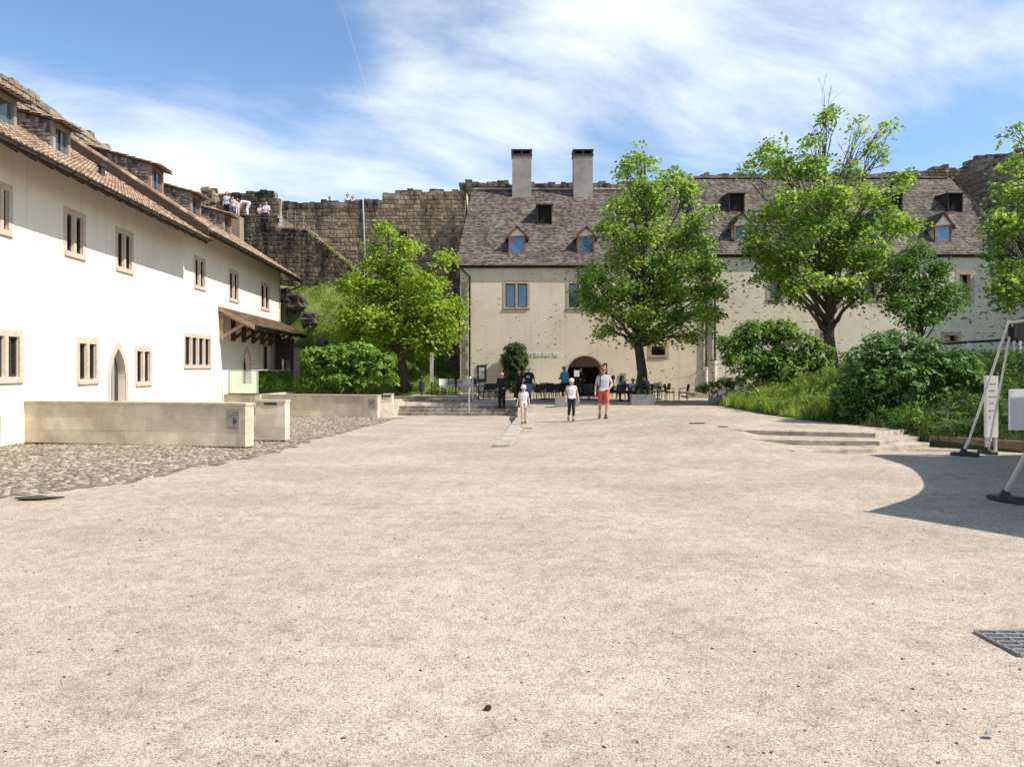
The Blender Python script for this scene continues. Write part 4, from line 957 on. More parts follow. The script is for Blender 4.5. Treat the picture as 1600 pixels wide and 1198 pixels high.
# quoins at the left corner
fm = MB(); zq = ZB
for i in range(16):
    w_ = .46 if i % 2 else .30; h_ = random.uniform(.36, .5)
    if random.random() < .85: fm.obox((x0 + w_ / 2 - .01, YF - .002, zq + h_ / 2), UX * w_ / 2, (0, .014 + .004 * (i % 2), 0), UZ * (h_ / 2 - .03), bev=.006)
    zq += h_
    if zq > zt_l - .4: break
fm.build('quoin', MT['stone_trim'], BR)
def roof_part(parent, xa, xb, xa2, ye, ze, yr, zr, mat, name='roof'):
    v = Vector((0, yr - ye, zr - ze)); ln = v.length; mb = MB()
    flat_tiles(mb, (xa, ye, ze), UX, v, [(0, 0), (xb - xa, 0), (xb - xa, ln), (xa2 - xa, ln)], .19, .175)
    mb.poly([(xa, ye, ze - .03), (xb, ye, ze - .03), (xb, ye + .6, ze + .2), (xa, ye + .6, ze + .2)])
    mb.poly([(xa2, yr, zr), (xb, yr, zr), (xb, yr + 4, zr - 3.4), (xa2, yr + 4, zr - 3.4)])
    mb.poly([(xa, ye, ze - .02), (xa2, yr, zr - .02), (xa2, yr, zr - .25), (xa, ye, ze - .2)])
    return mb.build(name, mat, parent)
YE = YF - .13; ZE_L = pz(415, YE); XL = pX(711.5, YE)
rl = roof_part(BR, XL, XJ, pX(738, YR), YE, ZE_L, YR, rise, MT['flat_tile'])
mb = MB()
xx = pX(740, YR)
while xx < XJ: mb.obox((xx + .2, YR, rise + .05), UX * .195, (0, .16, 0), (0, 0, .06 + random.gauss(0, .006)), bev=.04); xx += .4
mb.build('ridge_tile', MT['chim'], rl)
def gutter(parent, xa, xb, y, z):
    mb = MB(); pr = [(.07 * math.cos(t), .07 * math.sin(t)) for t in np.linspace(math.pi, 2 * math.pi, 8)]
    mb.prism([(xa, y - .06 + p, z + .02 + q) for p, q in pr] + [(xa, y - .06 + p * .8, z + .025 + q * .8) for p, q in pr[::-1]], UX * (xb - xa)); mb.build('gutter', MT['zinc'], parent)
    mb = MB(); mb.box(xa + .1, xb - .1, y + .03, y + .07, z - .14, z - .02)
    x_ = xa + .4
    while x_ < xb - .2: mb.box(x_, x_ + .09, y + .08, YF - .002, z - .10, z + .02); x_ += .62
    mb.build('eaves_board', MT['darkwood'], parent)
gutter(BR, XL, XJ - .02, YE, ZE_L)
def downpipe(parent, px, ytop, ybot, xtop=None):
    x_ = fX(px); mb = MB(); pts = [(x_, YF - .1, fz(ytop)), (x_, YF - .1, fz(ybot))]
    if xtop is not None: pts = [(fX(xtop), YE - .06, fz(ytop - 12)), (fX(xtop) + .05, YE, fz(ytop - 9)), (x_ - .05, YF - .12, fz(ytop - 1))] + pts
    mb.tube(pts, .058, 8); d = mb.build('downpipe', MT['zinc'], parent)
    mb = MB()
    z = fz(ybot) + .4
    while z < fz(ytop) - .3: mb.lathe((x_, YF - .1, z), [(.058, -.03), (.075, -.03), (.075, .03), (.058, .03)], 10); z += 1.6
    mb.build('pipe_clip', MT['iron'], d)
    mb = MB(); mb.lathe((x_, YF - .1, ZB - .2), [(.085, 0), (.085, fz(ybot) - ZB + .22), (.06, fz(ybot) - ZB + .25)], 10); mb.build('standpipe', MT['offwhite'], d)
downpipe(BR, 734, 432, 590, 722)
downpipe(BR, 1103, 425, 575)
# chimneys
def roof_y(ye, ze, yr, zr, py):                      # depth where a photo row meets the roof plane
    s_ = (zr - ze) / (yr - ye); k = (575 - py) / F; return (CAMZ - ze + s_ * ye) / (s_ - k)
for pa_, pb_ in ((799.5, 831), (895.5, 927)):
    yc = roof_y(YE, ZE_L, YR, rise, 309); xa, xb = pX(pa_, yc), pX(pb_, yc); zb_ = pz(311, yc) - .3; zt_ = pz(233.5, yc); dp = .95
    mb = MB(); mb.obox(((xa + xb) / 2, yc + dp / 2, (zb_ + zt_ - .42) / 2), UX * (xb - xa - .06) / 2, (0, dp / 2, 0), UZ * (zt_ - .42 - zb_) / 2, bev=.012); ch = mb.build('chimney', MT['chim'], BR)
    mb = MB(); zc = zt_ - .42
    mb.box(xa - .02, xb + .02, yc - .05, yc + dp + .05, zc + .002, zc + .10)
    for q in (0, .5, 1):
        for yy_ in (yc - .02, yc + dp - .12):
            xx = lerp(xa + .0, xb - .12, q); mb.box(xx, xx + .12, yy_, yy_ + .14, zc + .102, zc + .34)
    mb.build('chimney_collar', MT['darkwood'], ch)
    mb = MB(); mb.box(xa - .03, xb + .03, yc - .06, yc + dp + .06, zt_ - .078, zt_); mb.build('chimney_slab', MT['zinc'], ch)
    mb = MB(); mb.box(xa + .14, xb - .14, yc + .2, yc + dp - .2, zc + .102, zt_ - .08); mb.build('flue', MT['dark'], ch)
    mb = MB(); mb.box(xa - .03, xb + .03, yc - .03, yc - .0, zb_ + .12, zb_ + .34); mb.build('flashing', MT['zinc'], ch)
def gable_dormer(parent, roofo, pc, pw, yb_, ye_, ya_, pl):
    ye, ze, yr, zr = pl; yc = roof_y(ye, ze, yr, zr, yb_); s_ = (zr - ze) / (yr - ye)
    xc = pX(pc, yc); w = pw * yc / F / 2; zb_ = pz(yb_, yc) - .04; ze2 = pz(ye_, yc); za = pz(ya_, yc); deep = (za - zb_) / s_ + .5
    mb = MB()
    for sx in (-1, 1): mb.poly([(xc + sx * w, yc, zb_), (xc + sx * w, yc, ze2), (xc + sx * w, yc + (ze2 - zb_) / s_, ze2)])
    mb.poly([(xc - w + .12, yc + .05, zb_), (xc + w - .12, yc + .05, zb_), (xc + w - .12, yc + .05, ze2), (xc - w + .12, yc + .05, ze2)])
    d = mb.build('dormer', MT['cream'], parent)
    mb = MB(); h = ze2 - zb_
    for sx in (-1, 1): mb.box(xc + sx * (w - .055) - .055, xc + sx * (w - .055) + .055, yc - .03, yc + .08, zb_, ze2)
    mb.box(xc - w + .112, xc + w - .112, yc - .03, yc + .08, zb_, zb_ + .09); mb.box(xc - w - .02, xc + w + .02, yc - .04, yc + .08, ze2 + .001, ze2 + .09)
    mb.build('frame', MT['redwood'], d)
    mb = MB(); mb.poly([(xc - w + .11, yc + .03, zb_ + .09), (xc + w - .11, yc + .03, zb_ + .09), (xc + w - .11, yc + .03, ze2), (xc - w + .11, yc + .03, ze2)]); mb.build('pane', MT['bluepane'], d)
    mb = MB(); mb.poly([(xc - w, yc - .01, ze2 + .09), (xc + w, yc - .01, ze2 + .09), (xc, yc - .01, za)]); mb.build('gable', MT['white'], d)
    ov = .16; rs = (za - ze2) / w
    mb = MB()
    for sx in (-1, 1):
        p0 = Vector((xc + sx * (w + ov), yc - .12, ze2 - ov * rs * .8)); p1 = Vector((xc, yc - .12, za + .04)); dv = p1 - p0; nn = Vector((-dv.z, 0, dv.x)).normalized() * (1 if sx < 0 else -1)
        mb.prism([p0, p1, p1 + UZ * .10, p0 + nn * .07], (0, .06, 0), 0)
    mb.build('bargeboard', MT['redwood'], d)
    mb = MB()
    for sx in (-1, 1):
        p0 = Vector((xc + sx * (w + ov + .02), yc - .14, ze2 - ov * rs * .8 + .06)); p1 = Vector((xc, yc - .14, za + .13)); v = p1 - p0
        flat_tiles(mb, p0, UY, v, [(0, 0), (deep, 0), (deep, v.length), (0, v.length)], .17, .15)
    mb.build('dormer_roof', MT['flat_tile'], d)
def hatch_dormer(parent, pa_, pb_, yb_, yt_, pl):
    ye, ze, yr, zr = pl; yc = roof_y(ye, ze, yr, zr, yb_); s_ = (zr - ze) / (yr - ye)
    xa, xb = pX(pa_, yc), pX(pb_, yc); zb_, zt_ = pz(yb_, yc), pz(yt_, yc); dp = (zt_ - zb_) / s_
    mb = MB()
    for x_ in (xa, xb): mb.prism([(x_ - .03, yc, zb_ - .05), (x_ - .03, yc, zt_), (x_ - .03, yc + dp, zt_ + .06)], (.06, 0, 0))
    mb.box(xa + .032, xb - .032, yc + .0, yc + .05, zb_ - .02, zb_ + .08)
    d = mb.build('hatch_dormer', MT['darkwood'], parent)
    mb = MB(); mb.prism([(xa - .09, yc - .14, zt_ + .003), (xa - .09, yc - .14, zt_ + .06), (xa - .09, yc + dp + .1, zt_ + .16), (xa - .09, yc + dp + .1, zt_ + .09)], (xb - xa + .18, 0, 0)); mb.build('hatch_lid', MT['darkwood'], d)
    mb = MB(); mb.poly([(xa + .03, yc + .12, zb_), (xb - .03, yc + .12, zb_), (xb - .03, yc + .12, zt_), (xa + .03, yc + .12, zt_)]); mb.build('opening', MT['dark'], d)
PLL = (YE, ZE_L, YR, rise)
for pc in (808, 916, 1024): gable_dormer(BR, rl, pc, 27, 396, 371, 357, PLL)
for pa_, pb_ in ((840, 862), (1000, 1022)): hatch_dormer(BR, pa_, pb_, 352, 321, PLL)
# ---- right building
RB = thing('castle_building', 'long pale building with rough patched plaster and tiled roof standing behind the right hand trees', 'building', (20, YF, 1))
ops_r = facade_openings([(1203, 1221, 432, 466, 'rect'), (1352, 1370, 430, 466, 'rect'), (1499, 1516, 429, 469, 'rect'), (1560, 1579, 430, 470, 'rect'), (1281, 1298, 520, 540, 'rect'), (1476, 1496, 524, 533, 'rect'), (1577, 1600, 525, 535, 'rect')])
mb = MB(); zt_r = fz(397); XE = fX(1604)
wall_face(mb, (0, YF, 0), UX, NF, XJ, XE, -.3, zt_r, [(*o, .4) for o in ops_r])
mb.poly([(XJ, YF, zt_l), (XJ, YF, zt_r), (XJ, YR, pz(279, YR)), (XJ, YR, rise)]); mb.poly([(XE, YF, -.3), (XE, YR + 2, -.3), (XE, YR + 2, 14), (XE, YR, 14), (XE, YF, zt_r)])
MT['rough'] = plaster_mat('patched_plaster', (.70, .62, .48), (.22, .155, .09), (0.585, 0.635))
mb.build('wall', MT['rough'], RB)
for o in ops_r: stone_window(RB, *o[:4], 1, 'darkpane', fw=.22, dep=.40)
ZE_R = pz(398, YE); ZR_R = pz(279, YR)
rr_ = roof_part(RB, XJ - .1, pX(1545, YE) + 1.6, XJ - .1, YE, ZE_R, YR, ZR_R, MT['flat_tile'])
gutter(RB, XJ, pX(1545, YE) + 1.6, YE, ZE_R)
mb = MB(); xx = XJ
while xx < pX(1545, YE) + 1.2: mb.obox((xx + .2, YR, ZR_R + .05), UX * .195, (0, .16, 0), (0, 0, .06 + random.gauss(0, .006)), bev=.04); xx += .4
mb.build('ridge_tile', MT['flat_tile'], rr_)
downpipe(RB, 1116.5, 412, 565)
PLR = (YE, ZE_R, YR, ZR_R)
for pc in (1160, 1255, 1368, 1474): gable_dormer(RB, rr_, pc, 27, 379, 354, 336, PLR)
for pa_, pb_ in ((1140, 1163), (1300, 1322), (1390, 1410), (1482, 1504)): hatch_dormer(RB, pa_, pb_, 333, 303, PLR)
# lettering, menu case and panel on the brasserie wall
cu = bpy.data.curves.new('lettering', 'FONT'); cu.body = 'brasserie'; cu.extrude = .05; cu.size = 1.0; cu.space_character = 1.12; cu.offset = -.004
to = bpy.data.objects.new('lettering_source', cu); COL.objects.link(to); bpy.context.view_layer.update()
me = bpy.data.meshes.new_from_object(to.evaluated_get(bpy.context.evaluated_depsgraph_get())); bpy.data.objects.remove(to)
vs = np.array([v.co for v in me.vertices]); wid = vs[:, 0].max() - vs[:, 0].min(); tw_ = fX(873) - fX(823.5); k_ = tw_ / wid
for v in me.vertices: v.co = Vector(((v.co.x - vs[:, 0].min()) * k_, -(v.co.z + .05) * .25 - .012, v.co.y * k_))
sg = bpy.data.objects.new('wall_lettering', me); COL.objects.link(sg); me.materials.append(MT['wpanel']); sg.location = (fX(823.5), YF, fz(556.5))
tag(sg, 'thin white lettering spelling brasserie on the cream wall beside the arched door', 'lettering')
def wall_case(name, label, cat, pa_, pb_, ya_, yb_, mats, border, papers, proud=.06):
    a, b, z0, z1 = fX(pa_), fX(pb_), fz(yb_), fz(ya_); t = thing(name, label, cat, ((a + b) / 2, YF, z0))
    mb = MB(); mb.box(a, b, YF - proud, YF - .003, z0, z1); mb.build('case', MT[mats[0]], t)
    for (u0, u1, w0, w1) in papers:
        mb = MB(); mb.box(lerp(a, b, u0), lerp(a, b, u1), YF - proud - .012, YF - proud - .002, lerp(z0, z1, w0), lerp(z0, z1, w1)); pp = mb.build('paper', MT['offwhite'], t)
        mb = MB(); n = 5
        for i in range(n):
            zz_ = lerp(z0, z1, w0 + (w1 - w0) * (i + .7) / (n + .4)); mb.box(lerp(a, b, u0 + .06), lerp(a, b, u1 - .06 - .1 * (i % 2)), YF - proud - .0165, YF - proud - .0125, zz_ - .008, zz_ + .008)
        mb.build('print', MT['concrete'], pp)
wall_case('menu_case', 'dark framed menu case with white papers on the wall by the left corner', 'menu case', 745.5, 760, 570, 597, ('iron',), .1, [(.22, .78, .2, .55), (.22, .78, .6, .85)])
wall_case('wall_panel', 'pale information panel on the brasserie wall behind the seated guests', 'panel', 969, 978, 583, 600, ('chim',), .1, [])
# ================================================================ foliage
HEX = np.array([(0, -.5), (.46, -.16), (.30, .34), (0, .56), (-.30, .34), (-.46, -.16)])
LONG = np.array([(0, 0), (.17, .35), (.12, .78), (0, 1.02), (-.12, .78), (-.17, .35)])
def leaf_mesh(name, C, Nn, A, S, shape, mat, parent, fold=.12):
    """C centres, Nn normals, A in-plane directions, S sizes"""
    C = np.asarray(C); Nn = Nn / np.linalg.norm(Nn, axis=1, keepdims=True)
    A = A - Nn * (A * Nn).sum(1, keepdims=True); A = A / (np.linalg.norm(A, axis=1, keepdims=True) + 1e-9); B = np.cross(Nn, A); k = len(shape)
    V = C[:, None, :] + S[:, None, None] * (shape[None, :, 1, None] * A[:, None, :] + shape[None, :, 0, None] * B[:, None, :] - fold * np.abs(shape[None, :, 0, None]) * Nn[:, None, :] - fold * .5 * np.maximum(0, shape[None, :, 1, None]) ** 2 * Nn[:, None, :])
    return np_mesh(name, V.reshape(-1, 3), np.arange(len(C) * k), k, mat, parent)
def sprays(clumps, dens, per, rad, size, shell=.55):
    Cs, Ns, As, Ss, SP = [], [], [], [], []
    for (c, r, f) in clumps:
        n = max(3, int(dens * f * (r[0] * r[1] * r[2]) ** (2 / 3)))
        d = RNG.normal(size=(n, 3)); d /= np.linalg.norm(d, axis=1, keepdims=True)
        q = RNG.random(n) ** shell * RNG.choice([.8, 1.0, 1.18, 1.42], n, p=[.36, .34, .2, .10])
        P_ = np.array(c) + d * q[:, None] * np.array(r); SP.append((c, P_))
        nn = d * .45 + np.array([0, 0, 1.0]) + RNG.normal(0, .3, (n, 3)); nn /= np.linalg.norm(nn, axis=1, keepdims=True)
        m = n * per; nn2 = np.repeat(nn, per, 0); off = RNG.normal(0, 1, (m, 3)); off -= nn2 * (off * nn2).sum(1, keepdims=True)
        ln = np.linalg.norm(off, axis=1, keepdims=True); off = off / ln * np.sqrt(RNG.random((m, 1))) * rad * RNG.uniform(.6, 1.3, (m, 1))
        dr = (off ** 2).sum(1, keepdims=True) / rad * .5
        Cs.append(np.repeat(P_, per, 0) + off - nn2 * dr + nn2 * RNG.normal(0, .05, (m, 1))); Ns.append(nn2 + RNG.normal(0, .42, (m, 3))); As.append(off / rad + RNG.normal(0, .3, (m, 3)) - np.array([0, 0, .3])); Ss.append(size * RNG.uniform(.65, 1.25, m))
    return np.concatenate(Cs), np.concatenate(Ns), np.concatenate(As), np.concatenate(Ss), SP
def bent(a, b, k=6, sag=.15, jit=.06):
    a, b = Vector(a), Vector(b); L_ = (b - a).length; pts = []
    for i in range(k + 1):
        t = i / k; p = a.lerp(b, t); p.z += sag * L_ * math.sin(math.pi * t) * .5; 
        if 0 < i < k: p += Vector((random.gauss(0, jit), random.gauss(0, jit), random.gauss(0, jit))) * L_ * .4
        pts.append(p)
    return pts
def tree(name, label, d, base, top, tr, clumps_px, mat, bark='bark', dens=26, per=14, rad=.38, size=.17, depth=.8, seed=1, twig=5, group=None, sparse=()):
    """clumps_px: (px,py,rx,ry[,density]) foliage masses; placed in a rounded volume round the trunk's depth"""
    global RNG
    RNG = np.random.default_rng(seed); random.seed(seed)
    base = Vector(base); t = thing(name, label, 'tree', base, group)
    cx = sum(c[0] for c in clumps_px) / len(clumps_px); hw = max(abs(c[0] - cx) + c[2] for c in clumps_px)
    clumps = []
    for c in clumps_px:
        px, py, rx, ry = c[:4]; f = c[4] if len(c) > 4 else 1.0
        dm = depth * hw * d / F * math.sqrt(max(.12, 1 - ((px - cx) / hw) ** 2)) * .75
        for sgn in (-1, 1):
            dd = d + sgn * dm * random.uniform(.15, .9); k = dd / d
            # keep the mass on its own sight line at its own distance, at its real size there
            q = P(px + random.gauss(0, 3), py + random.gauss(0, 3), dd); clumps.append((q, (rx * d / F * .92, (rx + ry) / 2 * d / F * .9, ry * d / F * .92), f * random.uniform(.42, .78)))
    top = Vector(top); tp = bent(base, top, 9, 0, .022); L_ = (top - base).length
    mb = MB(); rr = [tr * (1.35 if i == 0 else 1) * (1 - .86 * (i / 9) ** .8) for i in range(10)]; mb.tube(tp, rr, 10)
    C, Nn, A, S, SP = sprays(clumps, dens, per, rad, size)
    for (c, r, f), (_, P_) in zip(clumps, SP):
        hz = min(max((c.z - base.z) * random.uniform(.45, .72), L_ * .22), L_ * .9); k = hz / L_ * 9; i = min(8, int(k)); st_ = tp[i].lerp(tp[i + 1], k - i)
        r0 = rr[i] * random.uniform(.32, .5); bp = bent(st_, c, 6, .12, .07); mb.tube(bp, [max(.012, r0 * (1 - .85 * j / 6)) for j in range(7)], 6)
        for q in P_[RNG.permutation(len(P_))[:twig]]:
            s_ = bp[random.randint(3, 6)]; mb.tube(bent(s_, q, 3, .05, .08), [.022, .016, .011, .006], 4)
    for (a, b, r0) in sparse:                           # bare upper twigs
        def fork(p, q, r, lv):
            pp = bent(p, q, 4, .03, .05); mb.tube(pp, [r * (1 - .6 * j / 4) for j in range(5)], 4)
            if lv:
                for _ in range(4):
                    s_ = pp[random.randint(1, 4)]; dv = (q - p) * random.uniform(.3, .5); dv = dv + Vector((random.gauss(0, .5), random.gauss(0, .4), random.uniform(-.1, .25))) * dv.length; fork(s_, s_ + dv, r * .5, lv - 1)
        fork(Vector(a), Vector(b), r0, 3)
    mb.build('trunk', MT[bark], t, smooth=True)
    leaf_mesh('crown', C, Nn, A, S, HEX, MT[mat], t)
    return t
dT = 43
tree('deciduous_tree', 'yellow green tree before the castle wall at the left of the brasserie', dT, (pX(632, dT), dT, .45), P(604, 345, dT), .30,
     [(603, 357, 20, 17), (588, 385, 20, 16, .8), (632, 385, 26, 17), (578, 412, 20, 16), (617, 420, 40, 26), (555, 440, 30, 22), (590, 455, 42, 28), (650, 442, 40, 24), (692, 398, 20, 13, .8), (683, 440, 22, 14, .7), (664, 478, 44, 28), (710, 480, 22, 22, .8), (560, 487, 36, 28), (605, 500, 50, 32), (645, 522, 48, 28), (697, 510, 34, 26), (540, 512, 22, 20), (582, 530, 38, 18), (660, 540, 30, 14, .7), (692, 532, 30, 16, .8)],
     'leaf_yellow', 'darkbark', dens=74, size=.175, rad=.50, seed=3, depth=.75)
dT = 38.0
tree('deciduous_tree', 'tall green tree between the arched door and the small barred window', dT, (pX(1001, dT), dT, .17), P(1006, 236, dT), .30,
     [(1000, 250, 34, 18, .7), (985, 268, 26, 18, .8), (1052, 272, 30, 16, .8), (1010, 292, 44, 24), (1070, 296, 26, 18), (965, 320, 30, 22), (1020, 325, 40, 22), (1085, 338, 26, 20, .9), (1112, 325, 16, 10, .6), (955, 356, 34, 24), (1005, 365, 44, 26), (1060, 372, 44, 26), (1100, 378, 30, 20), (975, 402, 44, 26), (1040, 410, 52, 28), (1098, 420, 38, 26), (925, 432, 34, 22), (975, 446, 46, 26), (1048, 455, 54, 30), (1110, 452, 34, 22), (915, 460, 28, 14, .8), (940, 484, 40, 20), (1000, 490, 46, 26), (1062, 495, 46, 26), (1110, 490, 30, 18, .8), (1128, 452, 18, 16, .6), (950, 512, 34, 14, .8), (1020, 522, 46, 16), (1082, 523, 36, 14, .8)],
     'leaf_mid', 'darkbark', dens=72, size=.155, rad=.50, seed=5, depth=.8)
dT = 35.0
tb = P(1322, 300, dT); 
tree('deciduous_tree', 'tallest broad tree with thin bare twigs at the top right of its crown', dT, (pX(1301, dT), dT, 1.2), P(1280, 250, dT), .30,
     [(1290, 178, 14, 26, .55), (1276, 215, 22, 20, .6), (1204, 228, 22, 18, .7), (1188, 250, 20, 14, .6), (1165, 266, 18, 10, .5), (1215, 262, 32, 18), (1262, 262, 40, 24), (1325, 262, 24, 22, .5), (1362, 230, 16, 20, .3), (1386, 196, 20, 18, .35), (1345, 195, 20, 26, .25), (1300, 165, 12, 16, .4), (1375, 235, 24, 18, .4), (1240, 302, 46, 26), (1300, 310, 50, 28), (1362, 305, 40, 24), (1408, 282, 26, 16, .8), (1412, 268, 18, 10, .6), (1200, 335, 40, 24), (1260, 352, 54, 30), (1330, 356, 54, 30), (1392, 345, 36, 26), (1185, 372, 32, 24), (1230, 395, 50, 28), (1300, 402, 56, 30), (1362, 396, 46, 26), (1425, 345, 28, 16, .8), (1196, 402, 34, 18), (1215, 425, 38, 20), (1260, 438, 44, 22), (1318, 446, 46, 22), (1372, 425, 34, 22), (1192, 430, 22, 20, .6), (1338, 466, 34, 12, .7), (1228, 458, 34, 14, .8)],
     'leaf_mid', 'bark', dens=80, size=.15, rad=.47, seed=8, depth=.8,
     sparse=[(P(1330, 290, dT), P(1378, 232, dT), .03), (P(1318, 280, dT), P(1335, 225, dT + .5), .03), (P(1345, 270, dT), P(1382, 258, dT - .5), .025), (P(1275, 260, dT), P(1290, 185, dT), .03)])
dT = 33.0
tree('deciduous_tree', 'small dark round-headed tree in shade behind the big rhododendron bush', dT, (pX(1440, dT), dT, 1.7), P(1436, 380, dT), .12,
     [(1436, 392, 30, 20), (1415, 415, 32, 22), (1462, 418, 32, 22), (1398, 445, 28, 22), (1440, 450, 42, 28), (1484, 452, 30, 22), (1408, 476, 34, 20), (1456, 482, 40, 22), (1495, 478, 18, 14, .8), (1386, 462, 18, 16, .8), (1436, 500, 40, 14)],
     'leaf_bush', 'darkbark', dens=130, size=.115, rad=.32, seed=12, depth=.85)
dT = 26.0
tree('deciduous_tree', 'green tree cut by the right edge of the photo above the black canopy', dT, (pX(1660, dT), dT, 2.0), P(1640, 190, dT), .28,
     [(1588, 205, 26, 18, .45), (1625, 215, 40, 25, .6), (1590, 262, 30, 26), (1576, 300, 30, 28), (1562, 345, 30, 26), (1600, 345, 44, 40), (1555, 380, 24, 20), (1575, 412, 36, 26), (1610, 420, 50, 40), (1562, 440, 26, 20), (1592, 458, 34, 18), (1660, 290, 60, 50), (1680, 380, 60, 60), (1640, 470, 60, 20), (1548, 400, 14, 12, .7), (1572, 470, 16, 10, .6)],
     'leaf_mid', 'darkbark', dens=64, size=.135, rad=.4, seed=15, depth=.7)
# ---------------------------------------------------------------- bushes
def whorls(clumps, dens, size, lpw=8, low=.0):
    C, Nn, A, S = [], [], [], []
    for (c, r, f) in clumps:
        n = int(dens * f * (r[0] * r[1] * r[2]) ** (2 / 3)); d = RNG.normal(size=(n, 3)); d /= np.linalg.norm(d, axis=1, keepdims=True); d[:, 2] = np.abs(d[:, 2]) * np.where(RNG.random(n) < .7, 1, -1)
        q = RNG.random(n) ** .28; Pq = np.array(c) + d * q[:, None] * np.array(r)
        ax = d * .6 + np.array([0, 0, .75]) + RNG.normal(0, .25, (n, 3)); ax /= np.linalg.norm(ax, axis=1, keepdims=True)
        for j in range(lpw):
            o = RNG.normal(size=(n, 3)); o -= ax * (o * ax).sum(1, keepdims=True); o /= np.linalg.norm(o, axis=1, keepdims=True)
            tilt = RNG.uniform(-.45, .35, (n, 1)); di = o + ax * tilt; di /= np.linalg.norm(di, axis=1, keepdims=True); nn = ax - di * (ax * di).sum(1, keepdims=True)
            C.append(Pq + ax * RNG.uniform(0, .06, (n, 1))); Nn.append(nn + RNG.normal(0, .15, (n, 3))); A.append(di); S.append(size * RNG.uniform(.65, 1.2, n))
    return np.concatenate(C), np.concatenate(Nn), np.concatenate(A), np.concatenate(S)
def bush(name, label, cat, d, base, clumps_px, mat, dens=45, size=.2, lpw=8, depth=1.0, seed=1, stems=14, shape=LONG):
    global RNG
    RNG = np.random.default_rng(seed); random.seed(seed); base = Vector(base); t = thing(name, label, cat, base)
    cl = []
    for c in clumps_px:
        px, py, rx, ry = c[:4]; off = c[4] if len(c) > 4 else 0
        cl.append((P(px, py, d + off), (rx * d / F, (rx + ry) / 2 * d / F * depth, ry * d / F), 1.0)); 
        if len(c) < 6: cl.append((P(px, py + ry * .2, d + off + .6 * depth), (rx * d / F, (rx + ry) / 2 * d / F, ry * d / F), .5))
    C, Nn, A, S = whorls(cl, dens, size, lpw); leaf_mesh('foliage', C, Nn, A, S, shape, MT[mat], t, fold=.25)
    mb = MB()
    for i in range(stems):
        c = random.choice(cl); e = c[0] + Vector((random.gauss(0, .4) * c[1][0], random.gauss(0, .4) * c[1][1], random.gauss(0, .3) * c[1][2])); s_ = base + Vector((random.gauss(0, .25), random.gauss(0, .25), -.1))
        mb.tube(bent(s_, e, 5, .2, .06), [.045, .038, .03, .024, .016, .008], 5)
    mb.build('stems', MT['darkbark'], t); return t
bush('rhododendron_bush', 'broad green bush behind the second limestone wall left of the yellow green tree', 'bush', 38.5, (pX(550, 38.5), 38.6, .28),
     [(505, 580, 30, 20), (490, 558, 22, 16), (530, 560, 36, 24), (560, 556, 34, 24), (575, 580, 34, 20), (530, 592, 44, 18), (590, 568, 26, 18), (608, 590, 16, 12), (555, 598, 40, 14), (485, 598, 24, 12)], 'leaf_lightbush', dens=150, size=.28, seed=21, depth=.9)
bush('rhododendron_bush', 'sunlit rounded bush between the facade stair and the pale trunk of the tallest tree', 'bush', 32, (pX(1215, 32), 32.2, .9),
     [(1150, 545, 30, 20), (1180, 520, 38, 20), (1215, 515, 36, 18), (1170, 565, 40, 24), (1235, 535, 44, 24), (1275, 555, 30, 22), (1220, 570, 52, 26), (1285, 575, 20, 16), (1135, 535, 18, 10), (1200, 592, 40, 16)], 'leaf_lightbush', dens=170, size=.23, seed=22, depth=.95)
bush('rhododendron_bush', 'largest dark green rhododendron bush behind the low timber edging', 'bush', 21.5, (pX(1410, 21.5), 22.0, .85),
     [(1345, 570, 36, 30), (1375, 545, 40, 24), (1405, 535, 36, 20), (1440, 548, 36, 24), (1350, 610, 38, 36), (1400, 590, 48, 40, -.3), (1455, 580, 44, 34), (1490, 565, 38, 26), (1510, 595, 36, 34), (1470, 625, 44, 36), (1420, 640, 46, 28), (1370, 645, 40, 24), (1505, 632, 34, 28), (1530, 600, 20, 24), (1340, 650, 30, 24, -.2, 1), (1385, 668, 34, 14, -.6, 1), (1450, 662, 40, 18, -.6, 1), (1500, 660, 40, 16, -.4, 1), (1320, 625, 24, 26)], 'leaf_bush', dens=170, size=.19, seed=23, depth=1.0, stems=24)
bush('low_bush', 'small clipped-looking round bush at the foot of the largest rhododendron', 'bush', 19.5, (pX(1420, 19.5), 19.5, .3),
     [(1420, 646, 20, 16, 0, 1), (1410, 654, 14, 12, 0, 1), (1431, 655, 13, 12, 0, 1)], 'leaf_lightbush', dens=420, size=.085, seed=24, stems=1)
bush('low_bush', 'low dark bush at the foot of the facade stair', 'bush', 34.5, (pX(1120, 34.5), 34.5, .25),
     [(1110, 606, 20, 9, 0, 1), (1130, 601, 20, 10, 0, 1), (1098, 610, 12, 7, 0, 1), (1150, 600, 18, 12, 0, 1)], 'leaf_bush', dens=240, size=.17, seed=25, stems=6)
bush('low_bush', 'dark green undergrowth bush beside the white directory stele', 'bush', 20.5, (pX(1545, 20.5), 20.6, .5),
     [(1530, 650, 22, 22, 0, 1), (1560, 600, 20, 24, .8, 1), (1580, 660, 24, 16, 0, 1), (1595, 580, 24, 20, 1.5, 1)], 'leaf_dark', dens=200, size=.15, seed=26, stems=8)
bush('climbing_shrub', 'tall dark clipped shrub against the cream wall hiding the first letter of the lettering', 'shrub', 44.3, (pX(804, 44.3), 44.4, .2),
     [(804, 545, 17, 10, 0, 1), (795, 562, 14, 14, 0, 1), (814, 562, 13, 14, 0, 1), (803, 582, 18, 14, 0, 1), (800, 600, 12, 14, 0, 1), (808, 548, 16, 12, 0, 1), (804, 570, 20, 20, 0, 1), (803, 604, 14, 10, 0, 1)], 'leaf_dark', dens=620, size=.15, seed=27, stems=8)
